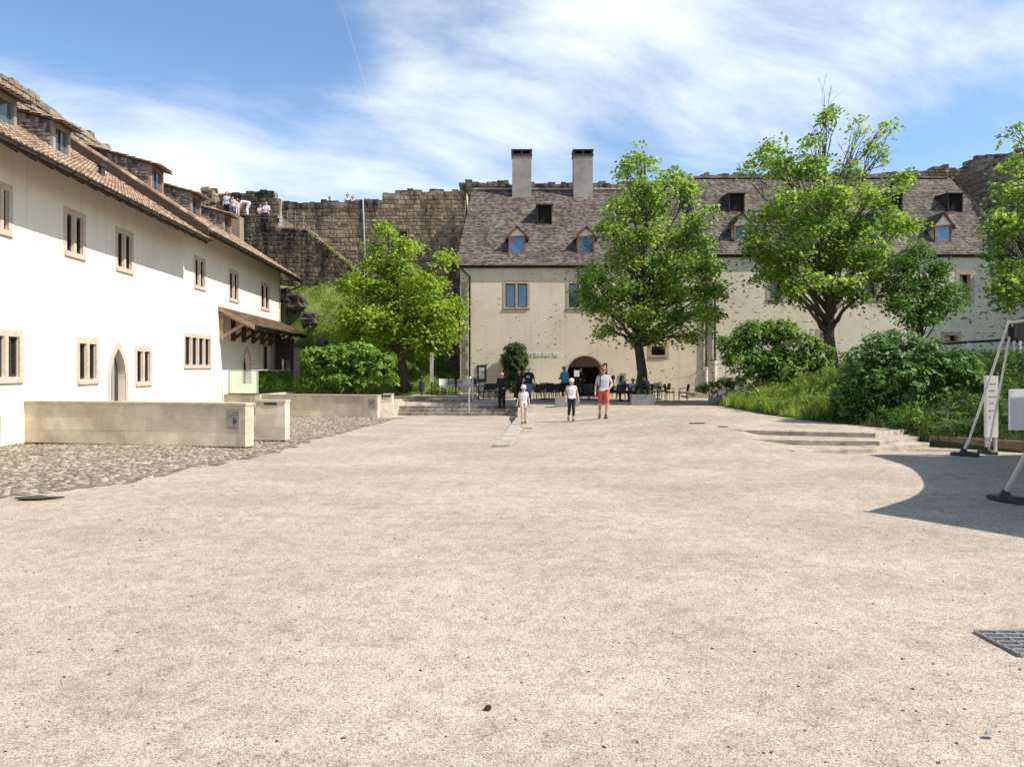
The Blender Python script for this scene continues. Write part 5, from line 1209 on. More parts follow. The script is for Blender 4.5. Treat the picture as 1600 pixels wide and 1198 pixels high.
bush('climbing_plant', 'green climbers trailing along the stair on the blackened castle wall', 'climber', 49.4, P(540, 425, 49.6), [(488, 368, 8, 5, .3, 1), (503, 378, 10, 5, .3, 1), (516, 389, 8, 6, .3, 1), (530, 402, 9, 7, .3, 1), (543, 412, 9, 7, .3, 1), (556, 426, 9, 9, .2, 1), (549, 436, 8, 10, .1, 1)], 'leaf_mid', dens=110, size=.16, seed=28, stems=2)
# ---------------------------------------------------------------- grass
def grass(name, label, pts, hgt, wid, mat, lean=.35):
    n = len(pts); P0 = np.asarray(pts); a = RNG.random(n) * 6.283; q_ = np.sin(P0[:, 0] * 3.7 + P0[:, 1] * 1.3) * np.sin(P0[:, 1] * 2.9 - P0[:, 0] * 1.1) + .6 * np.sin(P0[:, 0] * 8.3 - P0[:, 1] * 5.1); h = hgt * RNG.uniform(.45, 1.25, n) * np.clip(.85 + .5 * q_, .3, 1.7); w = wid * RNG.uniform(.6, 1.3, n); ln = np.abs(RNG.normal(0, lean, n)) * h; b = RNG.random(n) * 6.283
    side = np.stack([np.cos(a), np.sin(a), np.zeros(n)], 1) * w[:, None] / 2; ld = np.stack([np.cos(b) * ln, np.sin(b) * ln, np.zeros(n)], 1); up = np.zeros((n, 3)); up[:, 2] = h
    V = np.stack([P0 - side, P0 + side, P0 + side * .8 + up * .55 + ld * .3, P0 + up * .95 + ld, P0 - side * .8 + up * .55 + ld * .3], 1)
    o = np_mesh(name, V.reshape(-1, 3), np.arange(n * 5), 5, MT[mat]); tag(o, label, 'grass', kind='stuff')
def scatter(n, x0, x1, y0, y1, ok, zf):
    x = RNG.uniform(x0, x1, n); y = RNG.uniform(y0, y1, n); m = ok(x, y); x, y = x[m], y[m]; return np.stack([x, y, zf(x, y)], 1)
bd = lambda x, y: x - np.interp(y, XB_Y, XB_X)
RNG = np.random.default_rng(31)
patch = lambda x, y: np.sin(x * 2.3 + y) * np.sin(y * 1.7 - x) 
grass('meadow_grass', 'tall sunlit yellow green meadow grass on the bank between the two large bushes', scatter(30000, 8, 13, 22, 32, lambda x, y: (bd(x, y) > .05) & (x < 9.2 + (y - 22) * .42) & (patch(x, y) > -.7), ground_z), .42, .022, 'blade')
grass('dry_grass', 'pale dry seed stalks rising out of the sunlit meadow grass', scatter(4500, 8, 13, 22, 32, lambda x, y: (bd(x, y) > .3) & (x < 9.2 + (y - 22) * .42) & (patch(x, y) > -.1), ground_z), .58, .015, 'bladedry', .3)
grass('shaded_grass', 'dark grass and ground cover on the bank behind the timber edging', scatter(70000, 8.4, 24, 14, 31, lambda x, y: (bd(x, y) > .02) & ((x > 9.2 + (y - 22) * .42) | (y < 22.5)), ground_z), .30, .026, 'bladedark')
grass('kerb_grass', 'short dry grass fringe along the path edge and timber edging', scatter(30000, 7.5, 15, 14, 34, lambda x, y: (bd(x, y) > .0) & (bd(x, y) < .5), ground_z), .13, .014, 'bladedry')
grass('hill_grass', 'bright grass on the slope below the blackened tower', scatter(42000, -14, -3, 42.4, 53.5, lambda x, y: (x > -12.9 - .0625 * (y - 18.4)) | (y > 46.8), hill_z), .24, .03, 'blade')
grass('joint_grass', 'tufts of grass in the cobble joints along the foot of the limestone walls', np.concatenate([
    scatter(9000, -12.4, -6.3, 17.6, 19.5, lambda x, y: (np.interp(x, [-12.45, -6.32], [19.45, 18.2]) - y > .01) & (np.interp(x, [-12.45, -6.32], [19.45, 18.2]) - y < .03 + .35 * RNG.random(len(x)) ** 3), lambda x, y: left_z(y) + .01),
    scatter(5000, -13.9, -5.9, 33.3, 35.7, lambda x, y: (np.interp(x, [-13.9, -5.95], [35.68, 34.0]) - y > .01) & (np.interp(x, [-13.9, -5.95], [35.68, 34.0]) - y < .2), lambda x, y: left_z(y) + .01),
    scatter(5000, -12.9, -11.6, 10, 19.4, lambda x, y: (x + 12.27 + .0625 * (y - 18.4) > .01) & (x + 12.27 + .0625 * (y - 18.4) < .3), lambda x, y: left_z(y) + .01),
    scatter(9000, -14, -5, 9.8, 20, lambda x, y: in_cobble(x, y) & (patch(x * 1.5, y * 1.5) > .45) & (x > -12.1 - .0625 * (y - 18.4)), lambda x, y: left_z(y) + .015)]), .06, .008, 'bladedry')
def cover(name, label, n, x0, x1, y0, y1, ok, size, mat, hg):
    pts = scatter(n, x0, x1, y0, y1, ok, ground_z); C, Nn, A, S = [], [], [], []
    for j in range(7):
        m = len(pts); a = RNG.random(m) * 6.283; di = np.stack([np.cos(a), np.sin(a), RNG.uniform(-.1, .7, m)], 1); up = np.tile([0, 0, 1.0], (m, 1))
        C.append(pts + up * (RNG.random((m, 1)) * hg)); Nn.append(up - di * .3 + RNG.normal(0, .2, (m, 3))); A.append(di); S.append(size * RNG.uniform(.5, 1.3, m))
    o = leaf_mesh(name, np.concatenate(C), np.concatenate(Nn), np.concatenate(A), np.concatenate(S), LONG, MT[mat], None, fold=.25); tag(o, label, 'ground cover', kind='stuff')
cl2 = lambda x, y: np.sin(x * 1.9 + y * 2.3) * np.sin(y * 1.5 - x * 2.1)
cover('broadleaf_cover', 'leafy green weeds growing through the sunlit grass of the bank', 2600, 8, 13, 22, 32, lambda x, y: (bd(x, y) > .08) & (x < 9.6 + (y - 22) * .42) & (cl2(x, y) > .05), .17, 'leaf_lightbush', .5)
cover('dark_cover', 'dark leafy ground cover under the shrubs behind the timber edging', 5200, 8.6, 22, 14.5, 29, lambda x, y: (bd(x, y) > .15) & ((x > 9.2 + (y - 22) * .42) | (y < 22.5)) & (cl2(x, y) > -.2), .15, 'leaf_bush', .42)
cover('edge_cover', 'low bright weeds along the foot of the bank', 1500, 7.6, 12, 19.5, 33.5, lambda x, y: (bd(x, y) > .03) & (bd(x, y) < .9) & (cl2(x * 1.5, y) > .0), .10, 'leaf_mid', .2)
# rocks on the hill
for i, (px, py, d, s, lb) in enumerate(((462, 470, 47.8, .6, 'large dark fissured rock standing out of the grassy slope'), (484, 497, 46.9, .45, 'second dark rock below the largest one on the grassy slope'), (446, 455, 48.4, .35, 'small grey rock on the slope close to the white building corner'), (502, 532, 45.0, .25, 'smallest dark boulder in the grass above the broad green bush'))):
    random.seed(40 + i); c = P(px, py, d); mb = MB(); nb = 14; vs = []; fs = []
    for a in range(9):
        for b in range(nb):
            th = math.pi * a / 8; ph_ = 2 * math.pi * b / nb; v = Vector((math.sin(th) * math.cos(ph_), math.sin(th) * math.sin(ph_), math.cos(th)))
            k = 1 + .22 * math.sin(5 * v.x + i) * math.cos(4 * v.z + 2 * v.y) + random.gauss(0, .16); v = Vector([math.copysign(abs(q) ** .7, q) for q in v]) * k
            vs.append(c + Vector((v.x * s * 1.15, v.y * s * .8, v.z * s * .85 - .2 * s)))
    for a in range(8):
        for b in range(nb): fs.append((a * nb + b, a * nb + (b + 1) % nb, (a + 1) * nb + (b + 1) % nb, (a + 1) * nb + b))
    mb.add(vs, fs); o = mb.build('rock', MT['rock']); tag(o, lb, 'rock')
# ================================================================ steps, kerbs and edging
random.seed(60); RNG = np.random.default_rng(60)
def stone_run(mb, p0, p1, wdt, z0, z1, seg=1.1, back=True):
    """a line of long stones from p0 to p1, width to the left of travel"""
    p0, p1 = Vector((p0[0], p0[1], 0)), Vector((p1[0], p1[1], 0)); u = (p1 - p0).normalized(); n = Vector((-u.y, u.x, 0)); L_ = (p1 - p0).length; k = max(1, round(L_ / seg)); w = L_ / k
    for i in range(k):
        za, zb = lerp(z0[1], z1[1], (i + .5) / k) if isinstance(z0, tuple) else 0, 0
        a, b = p0 + u * (i * w + .004), p0 + u * ((i + 1) * w - .004); t0, t1 = lerp(z0[1], z1[1], i / k), lerp(z0[1], z1[1], (i + 1) / k); b0, b1 = lerp(z0[0], z1[0], i / k), lerp(z0[0], z1[0], (i + 1) / k)
        j = lambda: random.gauss(0, .004); e = .012
        lo = [a + UZ * b0, b + UZ * b1, b + n * wdt + UZ * b1, a + n * wdt + UZ * b0]
        hi = [a + UZ * (t0 - e), b + UZ * (t1 - e), b + n * wdt + UZ * (t1 - e), a + n * wdt + UZ * (t0 - e)]
        q = [j() for _ in range(4)]
        tp = [a + u * e + n * e + UZ * (t0 + q[0]), b - u * e + n * e + UZ * (t1 + q[1]), b - u * e + n * (wdt - e) + UZ * (t1 + q[2]), a + u * e + n * (wdt - e) + UZ * (t0 + q[3])]
        mb.add(lo + hi + tp, [(8, 9, 10, 11)] + [(r + c, r + (c + 1) % 4, r + 4 + (c + 1) % 4, r + 4 + c) for r in (0, 4) for c in range(4)])
def step_thing(name, label, runs, mat='step', tilt=None):
    mb = MB()
    for r in runs: stone_run(mb, *r)
    o = mb.build(name, MT[mat]); return tag(o, label, 'step')
zs4 = [-.244, -.108, .028, .165]
for i, (z, y, xr) in enumerate(zip(zs4, (36.5, 36.95, 37.4, 37.85), (-.25, .25, .55, .9))):
    lb = ('lowest tread of the broad steps left of the terrace', 'second tread up of the broad steps left of the terrace', 'third tread up of the broad steps left of the terrace', 'top tread of the broad steps level with the terrace')[i]
    step_thing('stone_step', lb, [((-5.55, y), (xr, y), .5, (z - .20, z), (z - .20, z), 1.4), ((xr + .01, y), (xr + .45 + .12 * i, y - 1.0 - .5 * (i < 2)), .45, (-.5, z), (-.5, max(.03, z - .02) if i > 1 else z + .12), 1.2)][:1 if i == 3 else 2], 'stepdark')
for i, (z, y) in enumerate(((.30, 38.75), (.435, 39.15))):
    step_thing('stone_step', ('lower of the two short upper treads left of the handrail', 'upper of the two short treads left of the handrail')[i], [((-5.6 if i == 0 else -4.2, y), (-2.0, y), .5, (z - .3, z), (z - .3, z), 1.3)], 'stepdark')
step_thing('stone_step', 'dark retaining stone under the litter bin beside the broad steps', [((-6.6, 39.0), (-4.25, 39.0), .5, (-.1, .44), (-.1, .44), 1.2)], 'stepdark')
# flat kerb stones running from the steps towards the camera
o = step_thing('kerb', 'long pale kerb stones running from the broad steps towards the camera', [((-.02, 18.5), (.60, 28.3), .44, (-.3, .02), (-.35, .045), 2.4)])
o['category'] = 'kerb'
o = step_thing('kerb', 'shorter pale kerb stone under the small child', [((.62, 23.6), (.80, 28.6), .36, (-.3, .055), (-.3, .07), 2.5), ((.80, 28.7), (1.05, 33.6), .40, (-.3, .07), (-.3, .14), 2.5)]); o['category'] = 'kerb'
o = step_thing('kerb', 'low kerb wedge between the broad steps and the gravel ramp', [((.60, 28.5), (.66, 34.6), .40, (-.4, .05), (-.4, .10), 3)]); o['category'] = 'kerb'
# right hand steps rising beside the bank
for lb, a, b, c, z in (('lowest of the three long stone steps on the right', (6.0, 16.35), (8.05, 16.95), (9.9, 18.2), .105), ('middle of the three long stone steps on the right', (5.36, 18.05), (8.4, 17.55), (9.96, 18.75), .205), ('topmost of the three long stone steps on the right', (5.1, 19.7), (8.75, 18.5), (10.2, 19.65), .31)):
    step_thing('stone_step', lb, [(a, b, .42, (-.15, z), (-.15, z), 1.6), (b, c, .42, (-.15, z), (-.15, z), 1.2)])
sheet('gravel_tread', np.arange(5.4, 10.3, .1), np.arange(16.6, 20.2, .1), lambda x, y: np.where(y > np.interp(x, [5.36, 8.4, 9.96], [18.05, 17.55, 18.75]) + .2, .192, .085), MT['gravel'],
      lambda x, y: (x > 5.9) & (y > np.interp(x, [6, 8.05, 9.9], [16.35, 16.95, 18.2]) + .2) & (y < np.interp(x, [5.1, 8.75, 10.2], [19.7, 18.5, 19.65]) + .1) & (np.abs(y - np.interp(x, [5.36, 8.4, 9.96], [18.05, 17.55, 18.75]) - .2) > .12))
mb = MB()
for a, b in (((9.95, 18.35), (11.25, 16.85)), ((11.27, 16.83), (14.2, 14.4)), ((14.22, 14.38), (18, 12.5))):
    a, b = Vector((*a, 0)), Vector((*b, 0)); u = (b - a).normalized(); n = Vector((-u.y, u.x, 0)); mb.obox((a + b) / 2 + n * .07 + UZ * .11, (b - a) / 2 - u * .004, n * .07, UZ * .15, bev=.012)
o = mb.build('timber_edging', MT['timber']); tag(o, 'low brown timber edging beams holding the planted bank', 'edging')
# pale steps and stones at the left foot of the bank
for lb, px, py, w, d in (('lower pale slab step at the left foot of the planted bank', 1128, 621, 1.0, 33.2), ('upper pale slab step at the left foot of the planted bank', 1142, 616, .8, 33.9)):
    c = P(px, py, d); step_thing('stone_step', lb, [((c.x - w / 2, d), (c.x + w / 2, d), .4, (c.z - .2, c.z), (c.z - .2, c.z), .6)])
for i in range(7):
    c = P(1092 + i * 8, 627 + (i % 3) * 1.5 - i * .4, 33.0); mb = MB(); s = random.uniform(.10, .2); mb.lathe((c.x, 33.0 + random.uniform(-.2, .2), gz(c.x, 33) - .03), [(s * .8, 0), (s, s * .35), (s * .75, s * .7), (s * .3, s * .8)], 7)
    o = mb.build('edging_stone', MT['lightstone']); tag(o, 'rough pale edging stone at the left tip of the planted bank', 'stone', 'edging stones at the tip of the bank')
# facade stair with handrail
t = thing('facade_stair', 'stone stair with metal handrail climbing right along the cream facade', 'stair', (fX(1075), YF - 1.4, .2))
for i in range(7):
    mb = MB(); x_ = fX(1062) + i * .42; mb.box(x_, fX(1150), YF - 2.0 + .01, YF - .3, .15 + i * .17, .15 + (i + 1) * .17 - .003); mb.build('stone_tread', MT['step'], t)
mb = MB(); h0 = P(1044, 591, YF - 2.0); mb.tube([h0, P(1076, 588.5, YF - 2), P(1132, 564.5, YF - 2)], .032, 7); mb.build('handrail', MT['steel'], t)
for px, y0, y1 in ((1078, 588, 610), (1089, 584, 612), (1134, 566, 592)):
    mb = MB(); mb.tube([P(px, y0, YF - 2), P(px, y1, YF - 2)], .022, 6); mb.build('post', MT['steel'], t)
# handrail on the broad steps
t = thing('step_handrail', 'pale metal handrail on the broad steps left of the person in black', 'handrail', (-2.0, 37.2, 0))
mb = MB(); mb.tube([(-2.05, 36.7, .80), (-2.0, 37.9, 1.10), (-1.97, 38.9, 1.42)], .035, 7); mb.build('rail', MT['chrome'], t)
for y, z0, z1 in ((36.7, -.25, .80), (38.85, .25, 1.41)):
    mb = MB(); mb.tube([(-2.05 + (y - 36.7) * .03, y, z0), (-2.05 + (y - 36.7) * .03, y, z1)], .032, 7); mb.build('post', MT['chrome'], t)
# upper path railing at the right
t = thing('path_railing', 'dark railing with pale posts along the upper path behind the black canopy', 'railing', P(1530, 555, 26))
mb = MB(); mb.tube([P(1468, 537, 27.5), P(1530, 533.5, 26.5), P(1600, 529, 25.6), P(1700, 520, 24.5)], .045, 7); mb.build('rail', MT['iron'], t)
mb = MB(); mb.tube([P(1540, 552, 26.4), P(1600, 551, 25.7), P(1700, 545, 24.5)], .02, 6); mb.build('rail', MT['iron'], t)
for px, y0, y1, d in ((1472, 537, 575, 27.4), (1514, 534, 575, 26.7), (1559, 532, 576, 26.2), (1584, 530.5, 575, 25.85), (1594, 530, 575, 25.7), (1660, 523, 575, 24.9)):
    mb = MB(); a = P(px, y0, d); mb.box(a.x - .035, a.x + .035, d - .03, d + .03, pz(y1, d), a.z - .03); mb.build('post', MT['offwhite'], t)
mb = MB(); mb.box(pX(1538, 27), pX(1720, 27), 27, 27.3, 1.4, pz(556, 27)); o = mb.build('low_wall', MT['lightstone']); tag(o, 'short rough stone wall on the upper path behind the dark railing', 'low wall')
# ================================================================ stretch canopy, mostly outside the frame at the right
A_ = Vector((10.2, 15.75, 2.8)); B_ = Vector((7.15, 9.3, 2.78)); C_ = Vector((12.0, 0.2, 2.9)); D_ = Vector((17.5, 9.5, 3.6)); E_ = Vector((16.5, 16.5, 3.0))
t = thing('stretch_canopy', 'black stretched fabric canopy whose corner shows at the right edge above its poles', 'canopy', (13, 10, 0))
ring = []
cen = Vector((13.2, 9.8, 4.3))
def edge(p, q, sag, n=14):
    m = (p + q) / 2; inw = (Vector((cen.x, cen.y, 0)) - Vector((m.x, m.y, 0))).normalized(); out = []
    for i in range(n):
        s = i / n; v = p.lerp(q, s) + inw * sag * 4 * s * (1 - s) + UZ * (.10 * 4 * s * (1 - s)); out.append(v)
    return out
ring = edge(A_, B_, .95) + edge(B_, C_, .3) + edge(C_, D_, .8) + edge(D_, E_, .5) + edge(E_, A_, .5)
vs = []; nr = 10; nb = len(ring)
for r in range(nr + 1):
    s = r / nr
    for v in ring:
        k = v.lerp(cen, s); k.z = v.z + (cen.z - v.z) * (1 - (1 - s) ** 1.7); vs.append(k)
mb = MB(); fs = []
for r in range(nr):
    for q in range(nb): fs.append((r * nb + q, r * nb + (q + 1) % nb, (r + 1) * nb + (q + 1) % nb, (r + 1) * nb + q))
mb.add(vs, fs); cn = mb.build('fabric', MT['fabric'], t, smooth=True)
so = cn.modifiers.new('thick', 'SOLIDIFY'); so.thickness = .02
mb = MB(); mb.tube(ring + [ring[0]], .03, 6); mb.build('lit_edge', MT['chrome'], t)  # pale tube added to imitate sunlight along the fabric edge
# corner gathers: fabric cuff hanging at the tips that show in frame
for tip, d1 in ((A_, (E_ - A_)), (B_, (cen - B_))):
    mb = MB(); d1 = Vector((d1.x, d1.y, 0)).normalized(); sd_ = Vector((-d1.y, d1.x, 0)); p_ = []
    for i in range(9):
        s = i / 8; p_.append((tip + d1 * (s * 1.5) + UZ * (.06 + .05 * s), tip + d1 * (s * 1.5) - UZ * (.28 + .85 * s ** 1.6) + sd_ * .1 * math.sin(3 * s)))
    k = len(mb.v); 
    for i in range(8):
        a, b = p_[i], p_[i + 1]; mb.prism([a[0], b[0], b[1], a[1]], sd_ * .04)
    mb.build('corner_cuff', MT['fabric'], t)
def pole(foot, apex, r, label, split=.3):
    f_, a_ = Vector(foot), Vector(apex); t = thing('canopy_pole', label, 'pole', f_)
    j = f_.lerp(a_, split); mb = MB(); mb.tube([f_ + UZ * .12, j], r * 1.25, 8); mb.tube([j, a_], r, 8); mb.build('shaft', MT['offwhite'] if split < .2 else MT['oldbeam2'], t)
    mb = MB(); mb.lathe(f_ + UZ * .005, [(.13, 0), (.13, .025), (.09, .07), (.055, .13), (.035, .16)], 9); mb.build('foot_weight', MT['iron'], t)
    u = (a_ - f_); u.z = 0; u = u.normalized(); mb = MB(); mb.obox(f_ + u * .12 + UZ * .05, u * .16, Vector((-u.y, u.x, 0)) * .07, UZ * .045, bev=.02); mb.obox(f_ - u * .14 + UZ * .035, u * .10, Vector((-u.y, u.x, 0)) * .10, UZ * .03, bev=.015); mb.build('foot_plate', MT['iron'], t)
MT['oldbeam2'] = M('pale_aluminium_pole', (.58, .52, .45), .5, .08, 6)
pole(P(1506, 712, 16.4).xy.to_3d(), A_ + UZ * .05, .025, 'left pole of the pair leaning up to the black canopy corner', .12)
pole(P(1543, 709.5, 16.7).xy.to_3d(), A_ + Vector((.06, 0, .0)), .024, 'right pole of the pair leaning up to the black canopy corner', .12)
pole(P(1571, 783, 10.8).xy.to_3d(), B_ + UZ * .05, .026, 'nearest canopy pole with black foot cut by the right edge', .3)
# ================================================================ signs and street furniture
t = thing('directory_stele', 'tall white directory stele on two posts in front of the timber edging', 'sign', (pX(1549, 17.1), 17.1, 0))
a, b = pX(1540.5, 17.1), pX(1558.5, 17.1)
mb = MB(); mb.obox(((a + b) / 2, 17.12, (pz(683, 17.1) + pz(587, 17.1)) / 2), UX * (b - a) / 2, (0, .05, 0), UZ * (pz(587, 17.1) - pz(683, 17.1)) / 2); pn = mb.build('panel', MT['offwhite'], t)
for x_ in (a + .03, b - .03):
    mb = MB(); mb.box(x_ - .025, x_ + .025, 17.09, 17.15, -.05, pz(683, 17.1)); mb.build('post', MT['chrome'], t)
MT['faded'] = M('faded_lettering', (.40, .37, .30), .8, .1, 9)
for i, (y, w) in enumerate(((599, .62), (609.5, .5), (619, .62), (629, .4), (640.5, .6), (651, .2))):   # faded entries
    mb = MB(); n = int(w * 14); s = a + (b - a) * .22
    for k in range(n):
        ww = random.uniform(.008, .016); hh = random.choice((.018, .026, .026)); mb.box(s, s + ww, 17.064, 17.068, pz(y, 17.1) - .015, pz(y, 17.1) - .015 + hh); s += ww + (.006 if random.random() < .8 else .018)
        if s > b - .04: break
    mb.build('line_of_text', MT['faded'], pn)
t = thing('display_board', 'white board on legs cut by the right edge beyond the canopy poles', 'board', (pX(1610, 16.3), 16.3, 0))
a, b = pX(1579.5, 16.0), pX(1650, 16.0); mb = MB(); mb.obox(((a + b) / 2, 16.05, (pz(672, 16) + pz(608, 16)) / 2), UX * (b - a) / 2, (0, .03, 0), UZ * (pz(608, 16) - pz(672, 16)) / 2); pn = mb.build('panel', MT['wpanel'], t)
mb = MB(); mb.box(a + .03, a + .07, 16.014, 16.019, pz(611, 16) - .012, pz(611, 16)); mb.build('mark', MT['concrete'], pn)
for x_ in (a + .45, b - .1):
    mb = MB(); mb.box(x_ - .03, x_ + .03, 16.09, 16.14, -.05, pz(672, 16) + .1); mb.build('leg', MT['iron'], t)
c = P(674.5, 598, 41.5); t = thing('information_stele', 'slim grey information stele in the shade near the litter bin', 'sign', (c.x, 41.5, .42))
mb = MB(); mb.obox((c.x, 41.5, (pz(597, 41.5) + pz(551, 41.5)) / 2), (.095, .03, 0), (-.01, .04, 0), UZ * (pz(551, 41.5) - pz(597, 41.5)) / 2); pn = mb.build('panel', MT['chim'], t)
mb = MB(); mb.box(c.x - .03, c.x + .03, 41.47, 41.53, .3, pz(597, 41.5)); mb.build('post', MT['iron'], t)
mb = MB(); mb.box(c.x - .045, c.x + .03, 41.44, 41.456, pz(563, 41.5), pz(554, 41.5)); mb.build('text_block', MT['concrete'], pn)
c = Vector((pX(659, 40.5), 40.5, .43)); t = thing('litter_bin', 'dark cylindrical litter bin on a post beside the broad steps', 'litter bin', c)
mb = MB(); mb.lathe(c, [(.13, .18), (.145, .2), (.145, .72), (.13, .74), (.02, .74)], 16); mb.build('body', MT['zinc'], t)
mb = MB(); mb.lathe(c + UZ * .86, [(.15, 0), (.15, .05), (.1, .09), (.02, .1)], 16); mb.build('lid', MT['zinc'], t)
mb = MB()
for dx in (-.12, .12): mb.box(c.x + dx - .012, c.x + dx + .012, c.y - .02, c.y + .02, c.z + .74, c.z + .865)
mb.build('lid_strut', MT['chrome'], t)
mb = MB(); mb.lathe(c - UZ * .1, [(.03, 0), (.03, .30), (.05, .31)], 8); mb.build('post', MT['iron'], t)
# grating, drain cover, litter and cone on the gravel
t = thing('iron_grating', 'dark iron grating sunk in the gravel at the right edge', 'grating', (4.0, 5.5, 0))
g0, g1, g2 = P(1513, 984, 5.49), P(1570, 1014, 5.13), P(1700, 984, 5.49)
u = Vector((1, -.02, 0)).normalized(); n = Vector((.02, 1, 0)).normalized(); o_ = Vector((g0.x, 5.42, .0)); sh = Vector((g1.x - g0.x, 4.98 - 5.42, 0))
mb = MB()
for i in range(7):
    p = o_ + sh * (i / 6); mb.obox(p + u * .55 + UZ * .014, u * .55, n * .008, UZ * .012)
for i in range(9):
    p = o_ + u * (1.1 * i / 8); mb.obox(p + sh / 2 + UZ * .0125, sh / 2, u * .006, UZ * .0095)
mb.build('bars', MT['steelbar'] if 'steelbar' in MT else MT['concrete'], t)
mb = MB(); mb.poly([o_ + UZ * .006 + Vector((.02, -.01, 0)), o_ + sh + UZ * .006, o_ + sh + u * 1.1 + UZ * .006, o_ + u * 1.1 + UZ * .006]); mb.build('pit', MT['iron'], t)
dc = P(52, 778, 11.05); mb = MB(); pts = []
for (x_, y_) in ((-.26, -.02), (-.05, -.12), (.16, -.10), (.42, .05), (.16, .08), (0.0, .2), (-.13, .10)): pts.append(Vector((dc.x + x_, dc.y + y_, .014)))
mb.prism([p - UZ * .014 for p in pts], UZ * .018); o = mb.build('drain_cover', MT['iron']); tag(o, 'flat dark metal drain cover at the edge of the cobbles', 'drain cover')
def crumple(px, py, d, s, label, name, mat, cat):
    c = P(px, py, d); mb = MB(); vs = []; m = 9
    for i in range(3):
        for k in range(m): a = 6.283 * k / m; r = s * (.5 if i == 1 else 1 - .3 * i) * random.uniform(.7, 1.2); vs.append((c.x + math.cos(a) * r * 1.3, c.y + math.sin(a) * r * .8, .012 + i * s * .35 * random.uniform(.6, 1.2)))
    fs = [(i * m + k, i * m + (k + 1) % m, (i + 1) * m + (k + 1) % m, (i + 1) * m + k) for i in range(2) for k in range(m)] + [tuple(range(2 * m, 3 * m))]
    mb.add(vs, fs); o = mb.build(name, MT[mat]); tag(o, label, cat)
MT['bluepaper'] = M('blue_wrapper', (.10, .17, .30), .6, .3, 9); MT['cone'] = M('pine_cone', (.06, .04, .028), .9, .4, 30)
crumple(187, 814, 9.35, .03, 'small crumpled blue wrapper on the gravel at left', 'wrapper', 'bluepaper', 'litter')
crumple(337, 982, 5.5, .02, 'small crumpled white paper scrap on the gravel in the left foreground', 'paper_scrap', 'wpanel', 'litter')
crumple(1545, 1151, 3.9, .022, 'flat dark stone on the gravel in the bottom right corner', 'stone', 'concrete', 'stone')
c = P(762, 1109, 4.2); mb = MB(); u = Vector((.8, .5, .15)).normalized()
for r in range(7):
    q = c.xy.to_3d() + UZ * .014 + u * (r - 3) * .0058; rad_ = .0135 * math.sin(math.pi * (r + 1.2) / 8.6)
    for k in range(8):
        a = 6.283 * (k + .5 * (r % 2)) / 8; w = u.orthogonal().normalized(); w2 = u.cross(w); dv = math.cos(a) * w + math.sin(a) * w2; mb.obox(q + dv * rad_ * .6, dv * rad_ * .6, u.cross(dv) * .0042, (u * .9 + dv * .3).normalized() * .0025)
o = mb.build('pine_cone', MT['cone']); tag(o, 'dark pine cone lying on the gravel in the foreground', 'pine cone')
for lb, px, py, d, w in (('left of the two short dark gutter slots in the gravel ramp', 1090, 663, 21.3, .42), ('right short dark gutter slot in the gravel ramp near the stone steps', 1130, 671.5, 20.2, .25)):
    x_ = pX(px, d); z = gz(x_, d); mb = MB(); mb.box(x_ - w / 2, x_ + w / 2, d - .05, d + .05, z - .02, z + .022); mb.box(x_ - w / 2, x_ + w / 2, d + .052, d + .09, z - .02, z + .03); o = mb.build('gutter_slot', MT['zinc']); tag(o, lb, 'gutter')
# planters
for lb, px, d in (('grey concrete planter with small green plants behind the girl in white', 886, 34.0), ('grey concrete planter with small green plants before the seated guests', 1004, 33.9)):
    x_ = pX(px, d); z = gz(x_, d); t = thing('planter', lb, 'planter', (x_, d, z))
    mb = MB(); pr = [(-.53, -.0), (.53, 0), (.53, .46), (.47, .46), (.47, .36), (-.47, .36), (-.47, .46), (-.53, .46)]
    mb.prism([(x_ + p, d - .25, z + q) for p, q in pr], (0, .5, 0)); mb.box(x_ - .47, x_ + .47, d - .249, d - .20, z + .36, z + .459); mb.box(x_ - .47, x_ + .47, d + .20, d + .249, z + .36, z + .459); mb.build('trough', MT['concrete'], t)
    RNG = np.random.default_rng(int(px)); C, Nn, A, S = whorls([(Vector((x_ + q, d, z + .5 + random.random() * .06)), (.14, .13, .12), 1.0) for q in (-.38, -.2, 0, .16, .38)], 240, .085, 6)
    leaf_mesh('plants', C, Nn, A, S, LONG, MT['leaf_yellow'], t, fold=.2)
